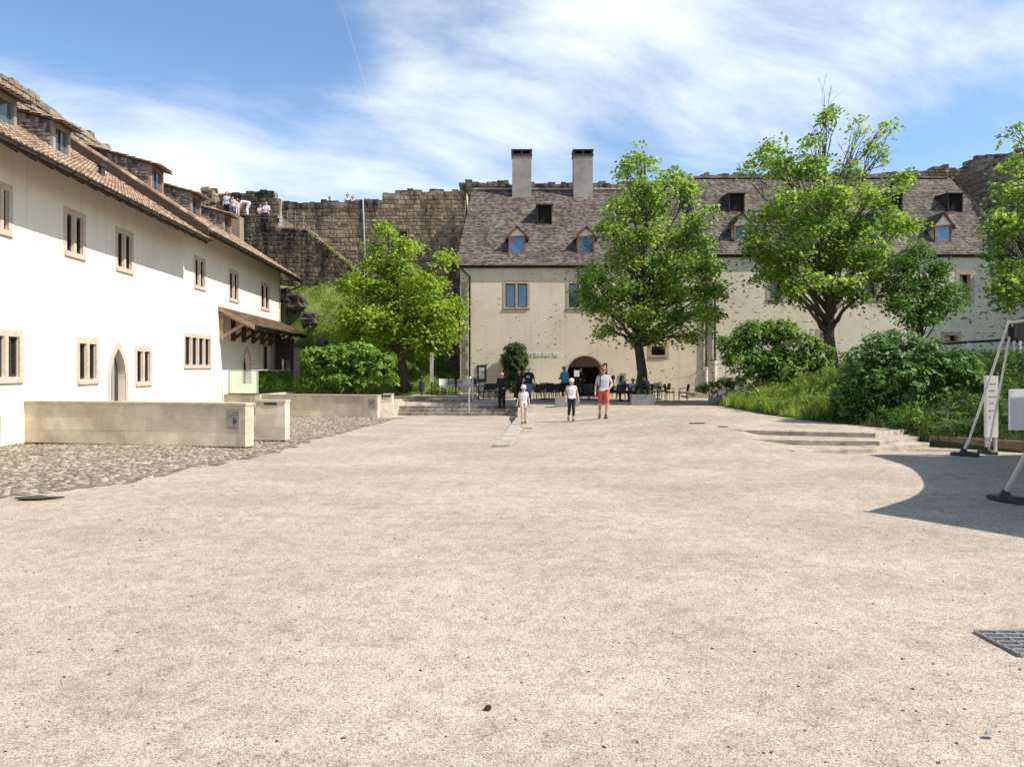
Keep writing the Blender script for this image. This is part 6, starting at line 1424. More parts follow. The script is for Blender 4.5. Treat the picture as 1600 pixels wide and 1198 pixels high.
# ================================================================ terrace furniture
MT['wicker'] = M('black_wicker', (.022, .020, .020), .55, .35, 30, spec=.5, bump=.4, bscale=80)
MT['palechair'] = M('sun_sheen_seat', (.50, .47, .44), .5, .12, 25)  # pale colour stands in for sun sheen on metal chairs
MT['tabletop'] = M('dark_table_top', (.05, .047, .045), .25, .2, 5, spec=.6)
def make_chair(name, seatmat, arms, legmat):
    t = thing(name, 'x', 'chair', (0, 0, 0))
    mb = MB(); mb.obox((0, -.02, .44), UX * .22, UY * .22, UZ * .025, bev=.015); mb.build('seat', MT[seatmat], t)
    mb = MB(); pts = []                          # curved woven back
    for i in range(9):
        a = math.radians(-62 + 124 * i / 8); pts.append((math.sin(a) * .25, .10 + math.cos(a) * .15))
    for i in range(8):
        p, q = pts[i], pts[i + 1]; k = .06
        mb.add([(p[0], p[1], .50), (q[0], q[1], .50), (q[0] * 1.06, q[1] + k, .86), (p[0] * 1.06, p[1] + k, .86), (p[0] * .93, p[1] - .02, .50), (q[0] * .93, q[1] - .02, .50), (q[0], q[1] + k - .025, .86), (p[0], p[1] + k - .025, .86)], [(0, 1, 2, 3), (5, 4, 7, 6), (3, 2, 6, 7), (1, 0, 4, 5), (0, 3, 7, 4), (1, 5, 6, 2)])
    mb.build('backrest', MT[seatmat], t)
    for sx in (-1, 1):
        for sy in (-1, 1):
            mb = MB(); mb.tube([(sx * .19, sy * .18 - .02, .43), (sx * .22, sy * .22 - .02, 0)], [.016, .013], 6); mb.build('leg', MT[legmat], t)
    if arms:
        for sx in (-1, 1):
            mb = MB(); mb.tube([(sx * .23, -.2, .44), (sx * .25, -.2, .64), (sx * .255, .14, .66)], .016, 6); mb.build('armrest', MT[legmat], t)
    return t
def make_table(w):
    t = thing('cafe_table', 'x', 'table', (0, 0, 0))
    mb = MB(); mb.obox((0, 0, .73), UX * w / 2, UY * w / 2, UZ * .015, bev=.006); mb.build('table_top', MT['tabletop'], t)
    mb = MB(); mb.lathe((0, 0, 0), [(.04, .03), (.03, .08), (.03, .70), (.10, .715)], 10); mb.build('column', MT['iron'], t)
    mb = MB(); mb.obox((0, 0, .02), UX * .24, UY * .03, UZ * .016); mb.obox((0, 0, .02), UX * .028, UY * .24, UZ * .0155); mb.build('foot', MT['iron'], t)
    return t
CH = make_chair('terrace_chair', 'wicker', True, 'iron'); CP = make_chair('terrace_chair', 'palechair', False, 'chrome'); TB = make_table(.72)
used = {}
def place(proto, px, d, rz, label, group):
    o = proto if proto.name not in used else copy_tree(proto); used[proto.name] = 1
    x_ = pX(px, d); o.location = (x_, d, gz(x_, d) + .01); o.rotation_euler = (0, 0, rz); o['label'] = label; o['group'] = group; return o
PI = math.pi
for px, d, rz, lb in ((693, 41.0, .2, 'pale backed chair furthest left on the upper terrace'), (701, 41.6, -.3, 'second pale backed chair from the left on the upper terrace'), (720, 40.8, PI + .3, 'pale backed chair left of the handrail, the left of a close pair'), (730.5, 40.5, PI - .2, 'pale backed chair nearest the handrail, the right of a close pair')):
    place(CP, px, d, rz, lb, 'pale terrace chairs')
for px, d, rz, lb in ((709, 41.8, 1.2, 'black chair between the pale chairs on the upper terrace'), (741, 42, .4, 'black chair standing behind the stair handrail'), (756, 41.6, -.8, 'black chair below the menu case'), (770, 42.2, .3, 'black chair between the menu case and the person in black'),
                      (842, 40.5, 1.3, 'black chair just right of the man in black printed T-shirt'), (851, 42.5, .1, 'black chair against the wall below the lettering'), (861, 40.2, PI - .4, 'black chair before the man in the teal T-shirt'), (872, 42.4, -1.2, 'black chair close to the left jamb of the arched doorway'), (879, 40.6, 2.4, 'black chair behind the left planter'),
                      (912, 40.0, 1.4, 'black chair in front of the arched doorway'), (931, 41.5, -1.3, 'black chair behind the man in red shorts'), (957, 38.6, 1.4, 'black chair right of the man in red shorts'), (970, 37.6, PI, 'black chair under the seated woman with long dark hair'), (989, 38.9, .1, 'black chair under the seated child in white'),
                      (1012, 37.6, -1.45, 'black chair under the seated man stretching his arm'), (1039, 40.4, -1.5, 'black chair at the table beside the large tree trunk'), (1030, 42, .2, 'black chair against the wall below the small barred window'), (1046, 38.6, 1.5, 'black armchair left of the last one on the terrace right end'), (1068, 38.2, -1.9, 'last black armchair at the right end of the terrace'),
                      (836, 42.3, .4, 'black chair against the wall left of the tables below the lettering'), (846, 39.6, 2.9, 'black chair nearest the steps, right of the printed T-shirt man'), (857, 41.9, -.3, 'black chair between the two tables below the lettering'), (866, 39.8, .2, 'black chair left of the left planter at the terrace edge'), (887, 41.8, -2.2, 'black chair at the foot of the left door jamb'),
                      (903, 41.2, 3.0, 'black chair behind the girl in white T-shirt'), (921, 39.4, .2, 'black chair between the girl and the man in shorts, before the door'), (940, 39.8, 2.6, 'black chair hidden partly by the man in red shorts'), (950, 41.4, .1, 'black chair against the wall right of the door leaf'), (1021, 39.0, 2.0, 'black chair right of the seated man in purple'), (780, 41.5, -.2, 'black chair behind the man in black on the steps')):
    place(CH, px, d, rz, lb, 'black terrace chairs')
tbl = []
for px, d, lb in ((712, 40.6, 'dark cafe table among the pale chairs'), (748, 41.2, 'dark cafe table behind the stair handrail'), (850, 41.3, 'dark cafe table right of the man in black printed T-shirt'), (868, 41.2, 'dark cafe table before the teal T-shirt man'), (921, 40.8, 'dark cafe table in front of the arched doorway'), (986, 38.0, 'dark cafe table of the seated guests'), (1000, 37.9, 'dark cafe table under the stretched arm of the seated man'), (1028, 40.6, 'dark cafe table right of the large tree trunk')):
    tbl.append(place(TB, px, d, .1, lb, 'cafe tables on the terrace'))
def tabletop_item(tb, dx, dy, prof, name, label, cat, mat):
    c = Vector(tb.location) + Vector((dx, dy, .746)); mb = MB(); mb.lathe(c, prof, 10); o = mb.build(name, MT[mat]); tag(o, label, cat)
MT['clearglass'] = glass_pane('drinking_glass', (.45, .50, .50), .05)
tabletop_item(tbl[2], 0, 0, [(.03, 0), (.035, .12), (.03, .125)], 'tumbler', 'clear tumbler on the table right of the man in black printed T-shirt', 'glass', 'clearglass')
tabletop_item(tbl[3], .1, 0, [(.035, 0), (.04, .10), (.035, .11)], 'tumbler', 'clear tumbler on the table before the teal T-shirt man', 'glass', 'clearglass')
tabletop_item(tbl[7], .1, 0, [(.035, 0), (.035, .18), (.014, .24), (.014, .29)], 'bottle', 'clear bottle on the table right of the large tree trunk', 'bottle', 'clearglass')
tabletop_item(tbl[6], .1, .1, [(.035, 0), (.04, .11), (.035, .115)], 'tumbler', 'clear tumbler on the table under the stretched arm', 'glass', 'clearglass')
c = Vector((pX(901, 43.6), 43.6, .2)); t = thing('menu_stand', 'pale menu sheet on a dark stand in the arched doorway', 'menu stand', c)
mb = MB(); mb.lathe(c, [(.16, 0), (.16, .02), (.02, .04), (.02, 1.2)], 10); mb.build('stand', MT['iron'], t)
mb = MB(); mb.obox(c + UZ * 1.36, UX * .15, Vector((0, .012, .004)), UZ * .17); mb.build('sheet', MT['palesheet'] if 'palesheet' in MT else MT['wpanel'], t)
# ================================================================ people (one continuous skin by surface nets over a smooth body field)
def nets(fn, lo, hi, h):
    ax = [np.arange(lo[i], hi[i] + h, h) for i in range(3)]; G = np.stack(np.meshgrid(*ax, indexing='ij'), -1); S = G.shape[:3]
    f = fn(G.reshape(-1, 3)).reshape(S); ins = f < 0
    c = np.zeros(tuple(s - 1 for s in S), int)
    for dx in (0, 1):
        for dy in (0, 1):
            for dz in (0, 1): c += ins[dx:S[0] - 1 + dx, dy:S[1] - 1 + dy, dz:S[2] - 1 + dz]
    act = (c > 0) & (c < 8); ids = -np.ones(act.shape, int); ii = np.argwhere(act); ids[act] = np.arange(len(ii))
    acc = np.zeros((len(ii), 3)); cnt = np.zeros((len(ii), 1)); cs = [(a, b, d) for a in (0, 1) for b in (0, 1) for d in (0, 1)]
    for a in cs:
        for k in range(3):
            if a[k]: continue
            b = list(a); b[k] = 1; fa = f[tuple((ii + a).T)]; fb = f[tuple((ii + b).T)]; m = (fa < 0) != (fb < 0); t = np.where(m, fa / (fa - fb + 1e-12), 0)
            p = np.repeat(np.array([a], float), len(ii), 0); p[:, k] = t; acc += p * m[:, None]; cnt += m[:, None]
    V = (ii + acc / cnt) * h + np.array([x[0] for x in ax]); Q = []
    for k in range(3):
        o1, o2 = [(1, 2), (2, 0), (0, 1)][k]; sl0 = [slice(None)] * 3; sl1 = [slice(None)] * 3; sl0[k] = slice(0, -1); sl1[k] = slice(1, None); e0, e1 = ins[tuple(sl0)], ins[tuple(sl1)]
        e = np.argwhere(e0 != e1); e = e[(e[:, o1] > 0) & (e[:, o2] > 0) & (e[:, o1] < S[o1] - 1) & (e[:, o2] < S[o2] - 1)]
        if not len(e): continue
        fl = e0[tuple(e.T)]; u = np.zeros(3, int); u[o1] = 1; w = np.zeros(3, int); w[o2] = 1
        q = np.stack([ids[tuple((e - u - w).T)], ids[tuple((e - w).T)], ids[tuple(e.T)], ids[tuple((e - u).T)]], 1); q[~fl] = q[~fl][:, ::-1]; Q.append(q)
    Q = np.concatenate(Q); return V, Q[(Q >= 0).all(1)]
def capsule(p, a, b, ra, rb, flat=None):
    a, b = np.array(a, float), np.array(b, float); ab = b - a; q = p - a
    if flat: q = q * np.array(flat); ab = ab * np.array(flat)
    t = np.clip((q @ ab) / (ab @ ab + 1e-9), 0, 1); return np.linalg.norm(q - t[:, None] * ab, axis=1) - (ra + (rb - ra) * t)
def field(prims, k, off=0.0):
    def fn(p):
        out = None
        for pr in prims:
            d = capsule(p, *pr[1:]) - off
            out = d if out is None else (lambda h: np.minimum(out, d) - h * h * h * k / 6)(np.maximum(k - np.abs(out - d), 0) / k)
        return out
    return fn
REST = dict(head=(0, -.015, 1.635), neck=(0, .015, 1.47), shL=(-.165, .015, 1.405), shR=(.165, .015, 1.405), elL=(-.215, .04, 1.13), elR=(.215, .04, 1.13), wrL=(-.225, -.03, .88), wrR=(.225, -.03, .88),
            hdL=(-.225, -.05, .79), hdR=(.225, -.05, .79), hpL=(-.085, .01, .93), hpR=(.085, .01, .93), knL=(-.095, -.01, .50), knR=(.095, -.01, .50), anL=(-.10, .03, .085), anR=(.10, .03, .085), toL=(-.115, -.13, .03), toR=(.115, -.13, .03))
V3 = lambda t: np.array(t, float)
def body_prims(J, g=1.0, w=1.0):
    """g: girth; all lengths for a 1.75 m adult, scaled by the caller"""
    P_ = []; a = P_.append; fl = (1, 1.28, 1)
    cL, cR = V3(J['shL']), V3(J['shR']); hL, hR = V3(J['hpL']), V3(J['hpR']); mid = (cL + cR + hL + hR) / 4
    ins = lambda s, t, k: V3(s) * (1 - k) + V3(t) * k
    tL, tR = ins(cL, cR, .24), ins(cR, cL, .24); dn = (hL + hR) / 2 - (cL + cR) / 2; dn = dn / np.linalg.norm(dn)
    a(('torso', tL + dn * .09, ins(hL, hR, .12) - dn * .10, .098 * g, .092 * g, fl)); a(('torso', tR + dn * .09, ins(hR, hL, .12) - dn * .10, .098 * g, .092 * g, fl)); a(('torso', (cL + cR) / 2 + dn * .10, (hL + hR) / 2 - dn * .08, .105 * g, .10 * g, fl))
    a(('torso', ins(cL, cR, .10) + dn * .015, ins(cR, cL, .10) + dn * .015, .054 * g, .054 * g)); nk0 = V3(J['neck'])
    for q_ in (cL, cR): a(('torso', nk0 * .8 + q_ * .2 - [0, 0, .012], q_ * .85 + nk0 * .15, .046 * g, .040 * g)); a(('hips', hL + (hR - hL) * .1 - dn * .01, hR + (hL - hR) * .1 - dn * .01, .108 * g, .108 * g, (1, 1.12, 1)))
    nk, hd = V3(J['neck']), V3(J['head']); up = hd - nk; up = up / np.linalg.norm(up); fw = V3(J.get('face', (0, -1, 0))); fw = fw - up * (fw @ up); fw /= np.linalg.norm(fw); rt = np.cross(fw, up)
    a(('neck', nk - up * .03, hd - up * .04 + fw * -.015, .056, .05)); a(('head', hd + up * .035 - fw * .012, hd + up * .015 - fw * .02, .094, .094)); a(('head', hd - up * .055 + fw * .028, hd + up * .02 + fw * .022, .052, .074)); a(('head', hd - up * .085 + fw * .05, hd - up * .06 + fw * .03, .03, .045))
    a(('nose', hd + fw * .092 + up * .005, hd + fw * .108 - up * .022, .010, .015))
    for s in (-1, 1): a(('ear', hd + rt * s * .092 - fw * .01 + up * .015, hd + rt * s * .088 - fw * .005 - up * .02, .018, .012))
    for s in 'LR':
        sh, el, wr, hn = (V3(J[q + s]) for q in ('sh', 'el', 'wr', 'hd')); a(('uparm', sh, el, .050 * g, .039 * g)); a(('forearm', el, wr, .041 * g, .027)); a(('hand', wr, ins(wr, hn, .85), .025, .033)); a(('forearm', el + (wr - el) * .25, el + (wr - el) * .35, .043 * g, .043 * g))
        hp, kn, an, to = (V3(J[q + s]) for q in ('hp', 'kn', 'an', 'to')); a(('thigh', hp, kn, .087 * g, .055 * g)); a(('shin', kn, an, .054 * g, .037)); a(('shin', kn + (an - kn) * .28 + np.array([0, .012, 0]), kn + (an - kn) * .42 + np.array([0, .012, 0]), .056 * g, .050 * g))
        a(('foot', an + np.array([0, .01, -.035]), to, .043, .032)); 
    return P_, dict(up=up, fw=fw, rt=rt, hd=hd)
SKIN = M('skin', (.50, .31, .22), .6, .08, 9); SKINB = M('flushed_skin', (.52, .26, .19), .6, .08, 9)
CL = {k: M(k + '_cloth', c, .9, .12, 14, bump=.2, bscale=30) for k, c in dict(grey=(.42, .42, .43), red=(.52, .10, .06), white=(.66, .62, .61), black=(.016, .016, .018), teal=(.03, .27, .33), denim=(.12, .18, .28), purple=(.12, .12, .20), palepink=(.66, .55, .55), redcap=(.36, .12, .10), blonde=(.52, .42, .28), brownhair=(.045, .028, .018), darkhair=(.014, .011, .010), greyhair=(.30, .26, .24), shoe=(.07, .065, .06), navy=(.03, .035, .06), sandal=(.20, .13, .09)).items()}
def person(label, loc, height, rz, pose, wear, skin=None, h=.0125, girth=1.0, headk=1.0, group=None, fine=True):
    """wear: list of (part, prim tags, material, offset, clip planes[(axis,sign,limit)], limb fractions)"""
    J = dict(REST); J.update(pose); s = height / 1.75
    prims, fr = body_prims(J, girth); hd, up, fw, rt = fr['hd'], fr['up'], fr['fw'], fr['rt']
    if headk != 1: prims = [(t[0], hd + (t[1] - hd) * headk, hd + (t[2] - hd) * headk, t[3] * headk, t[4] * headk, *t[5:]) if t[0] in ('head', 'nose', 'ear') else t for t in prims]
    allp = np.array([q for t in prims for q in (t[1], t[2])]); lo, hi = allp.min(0) - .16, allp.max(0) + .16
    root = thing('person', label, 'person', loc, group); root.rotation_euler = (0, 0, rz); WLOC[root.name] = Vector((0, 0, 0))
    V, Q = nets(field(prims, .032), lo, hi, h); mb = MB(); mb.add((V * s).tolist(), Q.tolist())
    if fine:
        for sd_ in 'LR':                                  # four fingers and a thumb on each hand
            wr, hn = Vector(J['wr' + sd_]), Vector(J['hd' + sd_]); dv = (hn - wr).normalized(); side = dv.cross(Vector((1, 0, 0)))
            side = side.normalized() if side.length > .1 else Vector((0, 1, 0)); cur = side.cross(dv).normalized() * (1 if sd_ == 'L' else -1)
            for q, ln in ((-1.4, .066), (-.5, .076), (.45, .07), (1.35, .056)):
                b0 = wr.lerp(hn, .80) + side * q * .017; p1 = b0 + dv * ln * .5 + cur * .006; p2 = p1 + (dv * .8 + cur * .5).normalized() * ln * .32; p3 = p2 + (dv * .45 + cur * .85).normalized() * ln * .25
                mb.tube([b0 * s, p1 * s, p2 * s, p3 * s], [.0095 * s, .009 * s, .008 * s, .006 * s], 6)
            b0 = wr.lerp(hn, .35) - side * .024; p1 = b0 - side * .022 + dv * .025 + cur * .008; p2 = p1 + dv * .032 + cur * .008 - side * .004; mb.tube([b0 * s, p1 * s, p2 * s], [.012 * s, .0105 * s, .008 * s], 6)
    mb.build('body', skin or SKIN, root, smooth=True)
    def part(name, f, mat, lo_, hi_, hh=None):
        V, Q = nets(f, lo_, hi_, hh or h)
        if len(V) == 0: return None
        np_mesh(name, V * s, Q, 4, mat, root, smooth=True)
    for (nm, tags, mat, off, clips, frac) in wear:
        if nm in ('cap', 'hair', 'long_hair'):
            hh = min(h, .012); hp_ = [t for t in prims if t[0] == 'head'][:1]; sc = headk
            cut = .015 if nm == 'cap' else .0
            ps = [('h', hp_[0][1], hp_[0][2], hp_[0][3] + off, hp_[0][4] + off)]
            if nm == 'long_hair':
                for q in (-.07, .07, 0): ps.append(('h', hd - fw * .055 + rt * q + up * .03, hd - fw * .075 + rt * q * 1.25 - up * .24, .055, .04))
                for q in (-.085, .085): ps.append(('h', hd + fw * .02 + rt * q + up * .04, hd - fw * .0 + rt * q * 1.1 - up * .18, .03, .026))
            if nm == 'cap': ps.append(('h', hd + up * .055 * sc + fw * .07 * sc, hd + up * .043 * sc + fw * .155 * sc, .028, .012))
            base_f = field(ps, .02)
            def f(p, nm=nm, base_f=base_f):
                q = p - hd; u_, f_, r_ = q @ up, q @ fw, np.abs(q @ rt); d = base_f(p)
                if nm == 'cap': return np.maximum(d, .030 * sc - u_)
                face = np.maximum(.045 - f_ - np.maximum(0, u_ - .05) * 1.2, -9) 
                keep = np.maximum(f_ - (.015 + np.maximum(0, u_ - .055) * 2.2), -(u_ + (.055 if nm == 'hair' else .30)))
                return np.maximum(d, keep)
            part(nm, f, mat, hd - .36, hd + .24, hh)
            continue
        if nm == 'sunglasses':
            m2 = MB()
            for q in (-1, 1): m2.obox(Vector((hd + rt * q * .034 + fw * .098 + up * .028) * s), Vector(rt * .027 * s), Vector(up * .019 * s), Vector(fw * .008 * s)); m2.obox(Vector((hd + rt * q * .088 + fw * .04 + up * .03) * s), Vector(rt * .006 * s), Vector(up * .006 * s), Vector(fw * .06 * s))
            m2.obox(Vector((hd + fw * .105 + up * .034) * s), Vector(rt * .012 * s), Vector(up * .005 * s), Vector(fw * .006 * s)); m2.build('sunglasses', mat, root); continue
        sel = []
        for t in prims:
            if t[0] not in tags: continue
            k = (frac or {}).get(t[0], 1.0); t = list(t)
            if k < 1:
                if k <= .3 and t[0] == 'shin': pass
                t[2] = t[1] + (t[2] - t[1]) * k; t[4] = t[3] + (t[4] - t[3]) * k
            sel.append(tuple(t))
        if frac and 'shin' in frac and frac['shin'] < .9: sel = [t for t in sel if not (t[0] == 'shin' and abs(np.linalg.norm(t[2] - t[1])) < .05)]
        if nm == 'skirt':
            c = (V3(J['hpL']) + V3(J['hpR'])) / 2; sel = [('s', c + [0, 0, .12], c - [0, 0, .30], .13, .20)] 
        fb = field(sel, .018 if nm in ('shorts', 'trousers') else .035, off)
        def f(p, fb=fb, clips=clips):
            d = fb(p)
            for ax_, sg_, lim in clips: d = np.maximum(d, sg_ * (p[:, ax_] - lim))
            return d
        ap = np.array([q for t in sel for q in (t[1], t[2])]); part(nm, f, mat, ap.min(0) - .2, ap.max(0) + .2)
    if fine:
        m2 = [MB(), MB()]
        if not any(w[0] == 'sunglasses' for w in wear):
            for q in (-1, 1): 
                m2[0] = MB(); c = Vector((hd + (rt * q * .033 + fw * .084 + up * .022) * headk) * s); m2[0].lathe(c - UZ * .009 * s, [(.004 * s, 0), (.011 * s, .004 * s), (.012 * s, .009 * s), (.011 * s, .014 * s), (.004 * s, .018 * s)], 8); m2[0].build('eye', MT['dark'], root)
        m2[1].obox(Vector((hd + (fw * .086 - up * .056) * headk) * s), Vector(rt * .022 * s), Vector(up * .004 * s), Vector(fw * .008 * s)); m2[1].build('mouth', CL['redcap'], root)
    return root
def shirt(m, off=.014, hem=.90, sleeve=.62): return ('shirt', ('torso', 'hips', 'uparm'), CL[m], off, [(2, -1, hem), (2, 1, 1.50)], {'uparm': sleeve})
def longsleeve(m, off=.016, hem=.86): return ('jacket', ('torso', 'hips', 'uparm', 'forearm'), CL[m], off, [(2, -1, hem), (2, 1, 1.485)], {})
def trousers(m, off=.016, top=1.0, shin=1.0): return ('trousers', ('hips', 'thigh', 'shin'), CL[m], off, [(2, 1, top)], {'shin': shin})
def shorts(m, off=.020, top=.985, th=.80): return ('shorts', ('hips', 'thigh'), CL[m], off, [(2, 1, top)], {'thigh': th})
def shoes(m): return ('shoes', ('foot',), CL[m], .012, [], {})
walk = dict(knL=(-.085, -.13, .52), anL=(-.06, -.06, .12), toL=(-.075, -.21, .055), knR=(.07, -.04, .50), anR=(.05, .14, .11), toR=(.06, 0.0, .03))
def ground_at(px, d, z=None): x_ = pX(px, d); return (x_, d, gz(x_, d) + .008 if z is None else z)
r = person('man in grey T-shirt, red shorts, cap and sunglasses walking over the gravel', ground_at(943, 25.6), 1.72, 0, dict(
    hpL=(-.09, 0, .93), hpR=(.09, 0, .93), knL=(-.115, .03, .50), anL=(-.10, .22, .13), toL=(-.13, .08, .035), knR=(.115, -.10, .50), anR=(.06, -.10, .085), toR=(.08, -.26, .03),
    elL=(-.25, .05, 1.14), wrL=(-.29, -.05, .90), hdL=(-.29, -.08, .81), elR=(.30, .05, 1.17), wrR=(.18, -.10, 1.02), hdR=(.11, -.13, .98)),
    [shirt('grey', hem=.88), shorts('red', th=.82, top=.96), shoes('shoe'), ('cap', (), CL['redcap'], .012, [], None), ('hair', (), CL['brownhair'], .006, [], None), ('sunglasses', (), MT['dark'], 0, [], None), ('socks', ('shin',), CL['shoe'], .006, [(2, 1, .16)], {})])
s_ = 1.72 / 1.75; mb = MB(); mb.tube([(-.12 * s_, -.115, 1.44), (-.115, -.135, 1.30), (-.13, -.125, 1.10), (-.20, -.03, 1.0)], .016, 6); mb.tube([(-.12 * s_, -.115, 1.44), (-.12, .03, 1.50), (-.12, .15, 1.40)], .016, 6); mb.build('shoulder_strap', CL['navy'], r)
person('girl in white T-shirt, black leggings and white cap walking beside the man in shorts', ground_at(893, 26.3), 1.42, 0, dict(
    knL=(-.09, -.0, .50), anL=(-.115, .17, .14), toL=(-.12, .05, .04), knR=(.08, -.08, .50), anR=(.07, -.10, .085), toR=(.075, -.25, .03), elL=(-.24, .03, 1.13), wrL=(-.25, -.07, .88), hdL=(-.25, -.1, .79), elR=(.25, .06, 1.13), wrR=(.29, .0, .88), hdR=(.30, -.02, .79)),
    [shirt('white', hem=.92, sleeve=.28), trousers('black', shin=.62), ('cap', (), CL['white'], .016, [], None), ('long_hair', (), CL['brownhair'], .004, [], None), shoes('sandal')], girth=.9, headk=1.12, h=.014)
person('small child in pale top and shorts with white cap balancing on the kerb stones', (pX(818, 25.0), 25.0, .068), 1.22, 0, dict(
    knL=(-.08, -.06, .52), anL=(-.06, -.09, .085), toL=(-.07, -.24, .03), knR=(.09, .02, .50), anR=(.08, .13, .12), toR=(.09, .0, .03), elL=(-.25, .03, 1.15), wrL=(-.30, -.03, .92), hdL=(-.32, -.05, .83), elR=(.24, .03, 1.14), wrR=(.27, -.05, .90), hdR=(.28, -.07, .81)),
    [shirt('white', hem=.98, sleeve=.35), shorts('palepink', th=.32), ('cap', (), CL['white'], .018, [], None), ('hair', (), CL['blonde'], .008, [], None), shoes('shoe')], girth=.9, headk=1.22, h=.014)
person('bald man all in black holding a bag on the broad steps', (pX(784, 37.25), 37.25, -.1), 1.76, -.25, dict(
    face=(-.5, -1, 0), knL=(-.09, -.05, .51), elL=(-.24, .05, 1.14), wrL=(-.2, -.14, .98), hdL=(-.16, -.2, .94), elR=(.24, 0, 1.14), wrR=(.2, -.18, 1.02), hdR=(.15, -.24, 1.0), knR=(.09, -.02, .5)),
    [longsleeve('black', .022, .80), trousers('black', .024), shoes('black')], skin=SKINB, girth=1.08, h=.016)
person('woman with wavy brown hair in black stepping down beside the climbing shrub', (pX(811.5, 38.0), 38.0, .165), 1.62, .1, dict(elL=(-.26, .05, 1.15), wrL=(-.3, -.05, .95), hdL=(-.32, -.08, .87), elR=(.24, .02, 1.14)),
    [longsleeve('black', .014, .85), trousers('black', .015), ('long_hair', (), CL['brownhair'], .014, [], None), shoes('black')], girth=.94, h=.016)
r = person('man in black T-shirt with pale print, jeans and white cap by the shrub', (pX(826, 37.9), 37.9, .165), 1.76, -.15, dict(walk, elL=(-.26, .05, 1.15), wrL=(-.28, -.1, .92), hdL=(-.28, -.13, .84), elR=(.27, .05, 1.15), wrR=(.31, -.02, .92), hdR=(.32, -.04, .83)),
    [shirt('black', .018, .90), trousers('denim', .02), ('cap', (), CL['white'], .012, [], None), shoes('black')], girth=1.04, h=.016)
mb = MB(); pr = []
for k in range(14): a = 2 * math.pi * k / 14; pr.append((math.cos(a) * .095, -.145, 1.28 + math.sin(a) * .06))
for k in range(14):
    a, b = pr[k], pr[(k + 1) % 14]; c = lambda p: (p[0] * .72, p[1], 1.28 + (p[2] - 1.28) * .62); mb.prism([a, b, c(b), c(a)], (0, -.004, 0))
mb.box(-.06, .06, -.149, -.145, 1.272, 1.292); mb.build('shirt_print', CL['white'], r)
r = person('man in teal T-shirt looking down at a tablet left of the arched doorway', (pX(882, 39.6), 39.6, .17), 1.78, -.55, dict(
    head=(0, -.07, 1.62), face=(0, -1, -.55), elL=(-.22, -.02, 1.14), wrL=(-.12, -.27, 1.13), hdL=(-.07, -.35, 1.15), elR=(.22, -.02, 1.14), wrR=(.12, -.27, 1.12), hdR=(.07, -.34, 1.14)),
    [shirt('teal', .018, .92), trousers('black', .018), ('hair', (), CL['darkhair'], .008, [], None), shoes('black')], h=.016)
mb = MB(); mb.obox((-.02, -.40, 1.17), (.11, 0, 0), (0, .07, .04), (0, -.004, .007)); o = mb.build('tablet', MT['iron']); tag(o, 'dark tablet held by the man in the teal T-shirt', 'tablet'); o.location = r.location; o.rotation_euler = r.rotation_euler
r = person('waitress in dark clothes standing inside the arched doorway', (pX(907.5, 45.6), 45.6, .2), 1.68, .2, dict(elL=(-.24, 0, 1.15), wrL=(-.15, -.22, 1.05), hdL=(-.08, -.27, 1.05), elR=(.24, 0, 1.14), wrR=(.2, -.2, 1.0), hdR=(.17, -.26, .96)),
    [longsleeve('black', .014), trousers('black', .016), ('long_hair', (), CL['brownhair'], .008, [], None), shoes('black')], girth=.95, h=.018)
sit = dict(hpL=(-.09, .02, .52), hpR=(.09, .02, .52), knL=(-.10, -.40, .50), knR=(.10, -.40, .50), anL=(-.10, -.40, .085), anR=(.10, -.40, .085), toL=(-.10, -.56, .03), toR=(.10, -.56, .03), shL=(-.165, .0, 1.02), shR=(.165, .0, 1.02), neck=(0, -.01, 1.065), head=(0, -.04, 1.23),
           elL=(-.22, -.06, .76), elR=(.22, -.06, .76), wrL=(-.14, -.28, .77), wrR=(.14, -.28, .77), hdL=(-.10, -.36, .79), hdR=(.10, -.36, .79))
def sshirt(m, nm='shirt', off=.016, sleeve=.6, arms=('uparm',)): return (nm, ('torso', 'hips') + arms, CL[m], off, [(2, -1, .50), (2, 1, 1.07)], {'uparm': sleeve})
def strous(m): return ('trousers', ('hips', 'thigh', 'shin'), CL[m], .014, [(2, 1, .62)], {})
person('seated woman with long dark hair and denim jacket resting her chin on a hand', ground_at(971, 37.75), 1.66, 1.25, dict(sit, elR=(.2, -.24, .80), wrR=(.08, -.17, 1.05), hdR=(.05, -.13, 1.12)),
    [sshirt('denim', 'jacket', .018, 1, ('uparm', 'forearm')), strous('black'), ('long_hair', (), CL['darkhair'], .012, [], None), shoes('black')], h=.016)
person('seated child in white top between the woman in denim and the stretching man', ground_at(989, 38.95), 1.45, -.2, dict(sit), [sshirt('white'), strous('black'), ('hair', (), CL['darkhair'], .010, [], None), shoes('shoe')], girth=.9, headk=1.08, h=.016)
person('seated man in purple T-shirt leaning and stretching his arm across the table', ground_at(1012, 37.75), 1.74, -1.2, dict(sit, shL=(-.165, -.10, .99), shR=(.165, -.10, .99), neck=(0, -.13, 1.03), head=(0, -.19, 1.17), elL=(-.24, -.36, .90), wrL=(-.2, -.60, .84), hdL=(-.18, -.69, .82), elR=(.27, -.02, .76), wrR=(.33, -.02, .52), hdR=(.33, -.04, .44)),
    [sshirt('purple'), strous('navy'), ('hair', (), CL['darkhair'], .008, [], None), shoes('black')], h=.016)
person('guest in striped dark clothes seated behind the man in red shorts', ground_at(957, 38.75), 1.66, 1.5, dict(sit), [sshirt('navy'), strous('black'), ('hair', (), CL['darkhair'], .010, [], None), shoes('black')], h=.018)
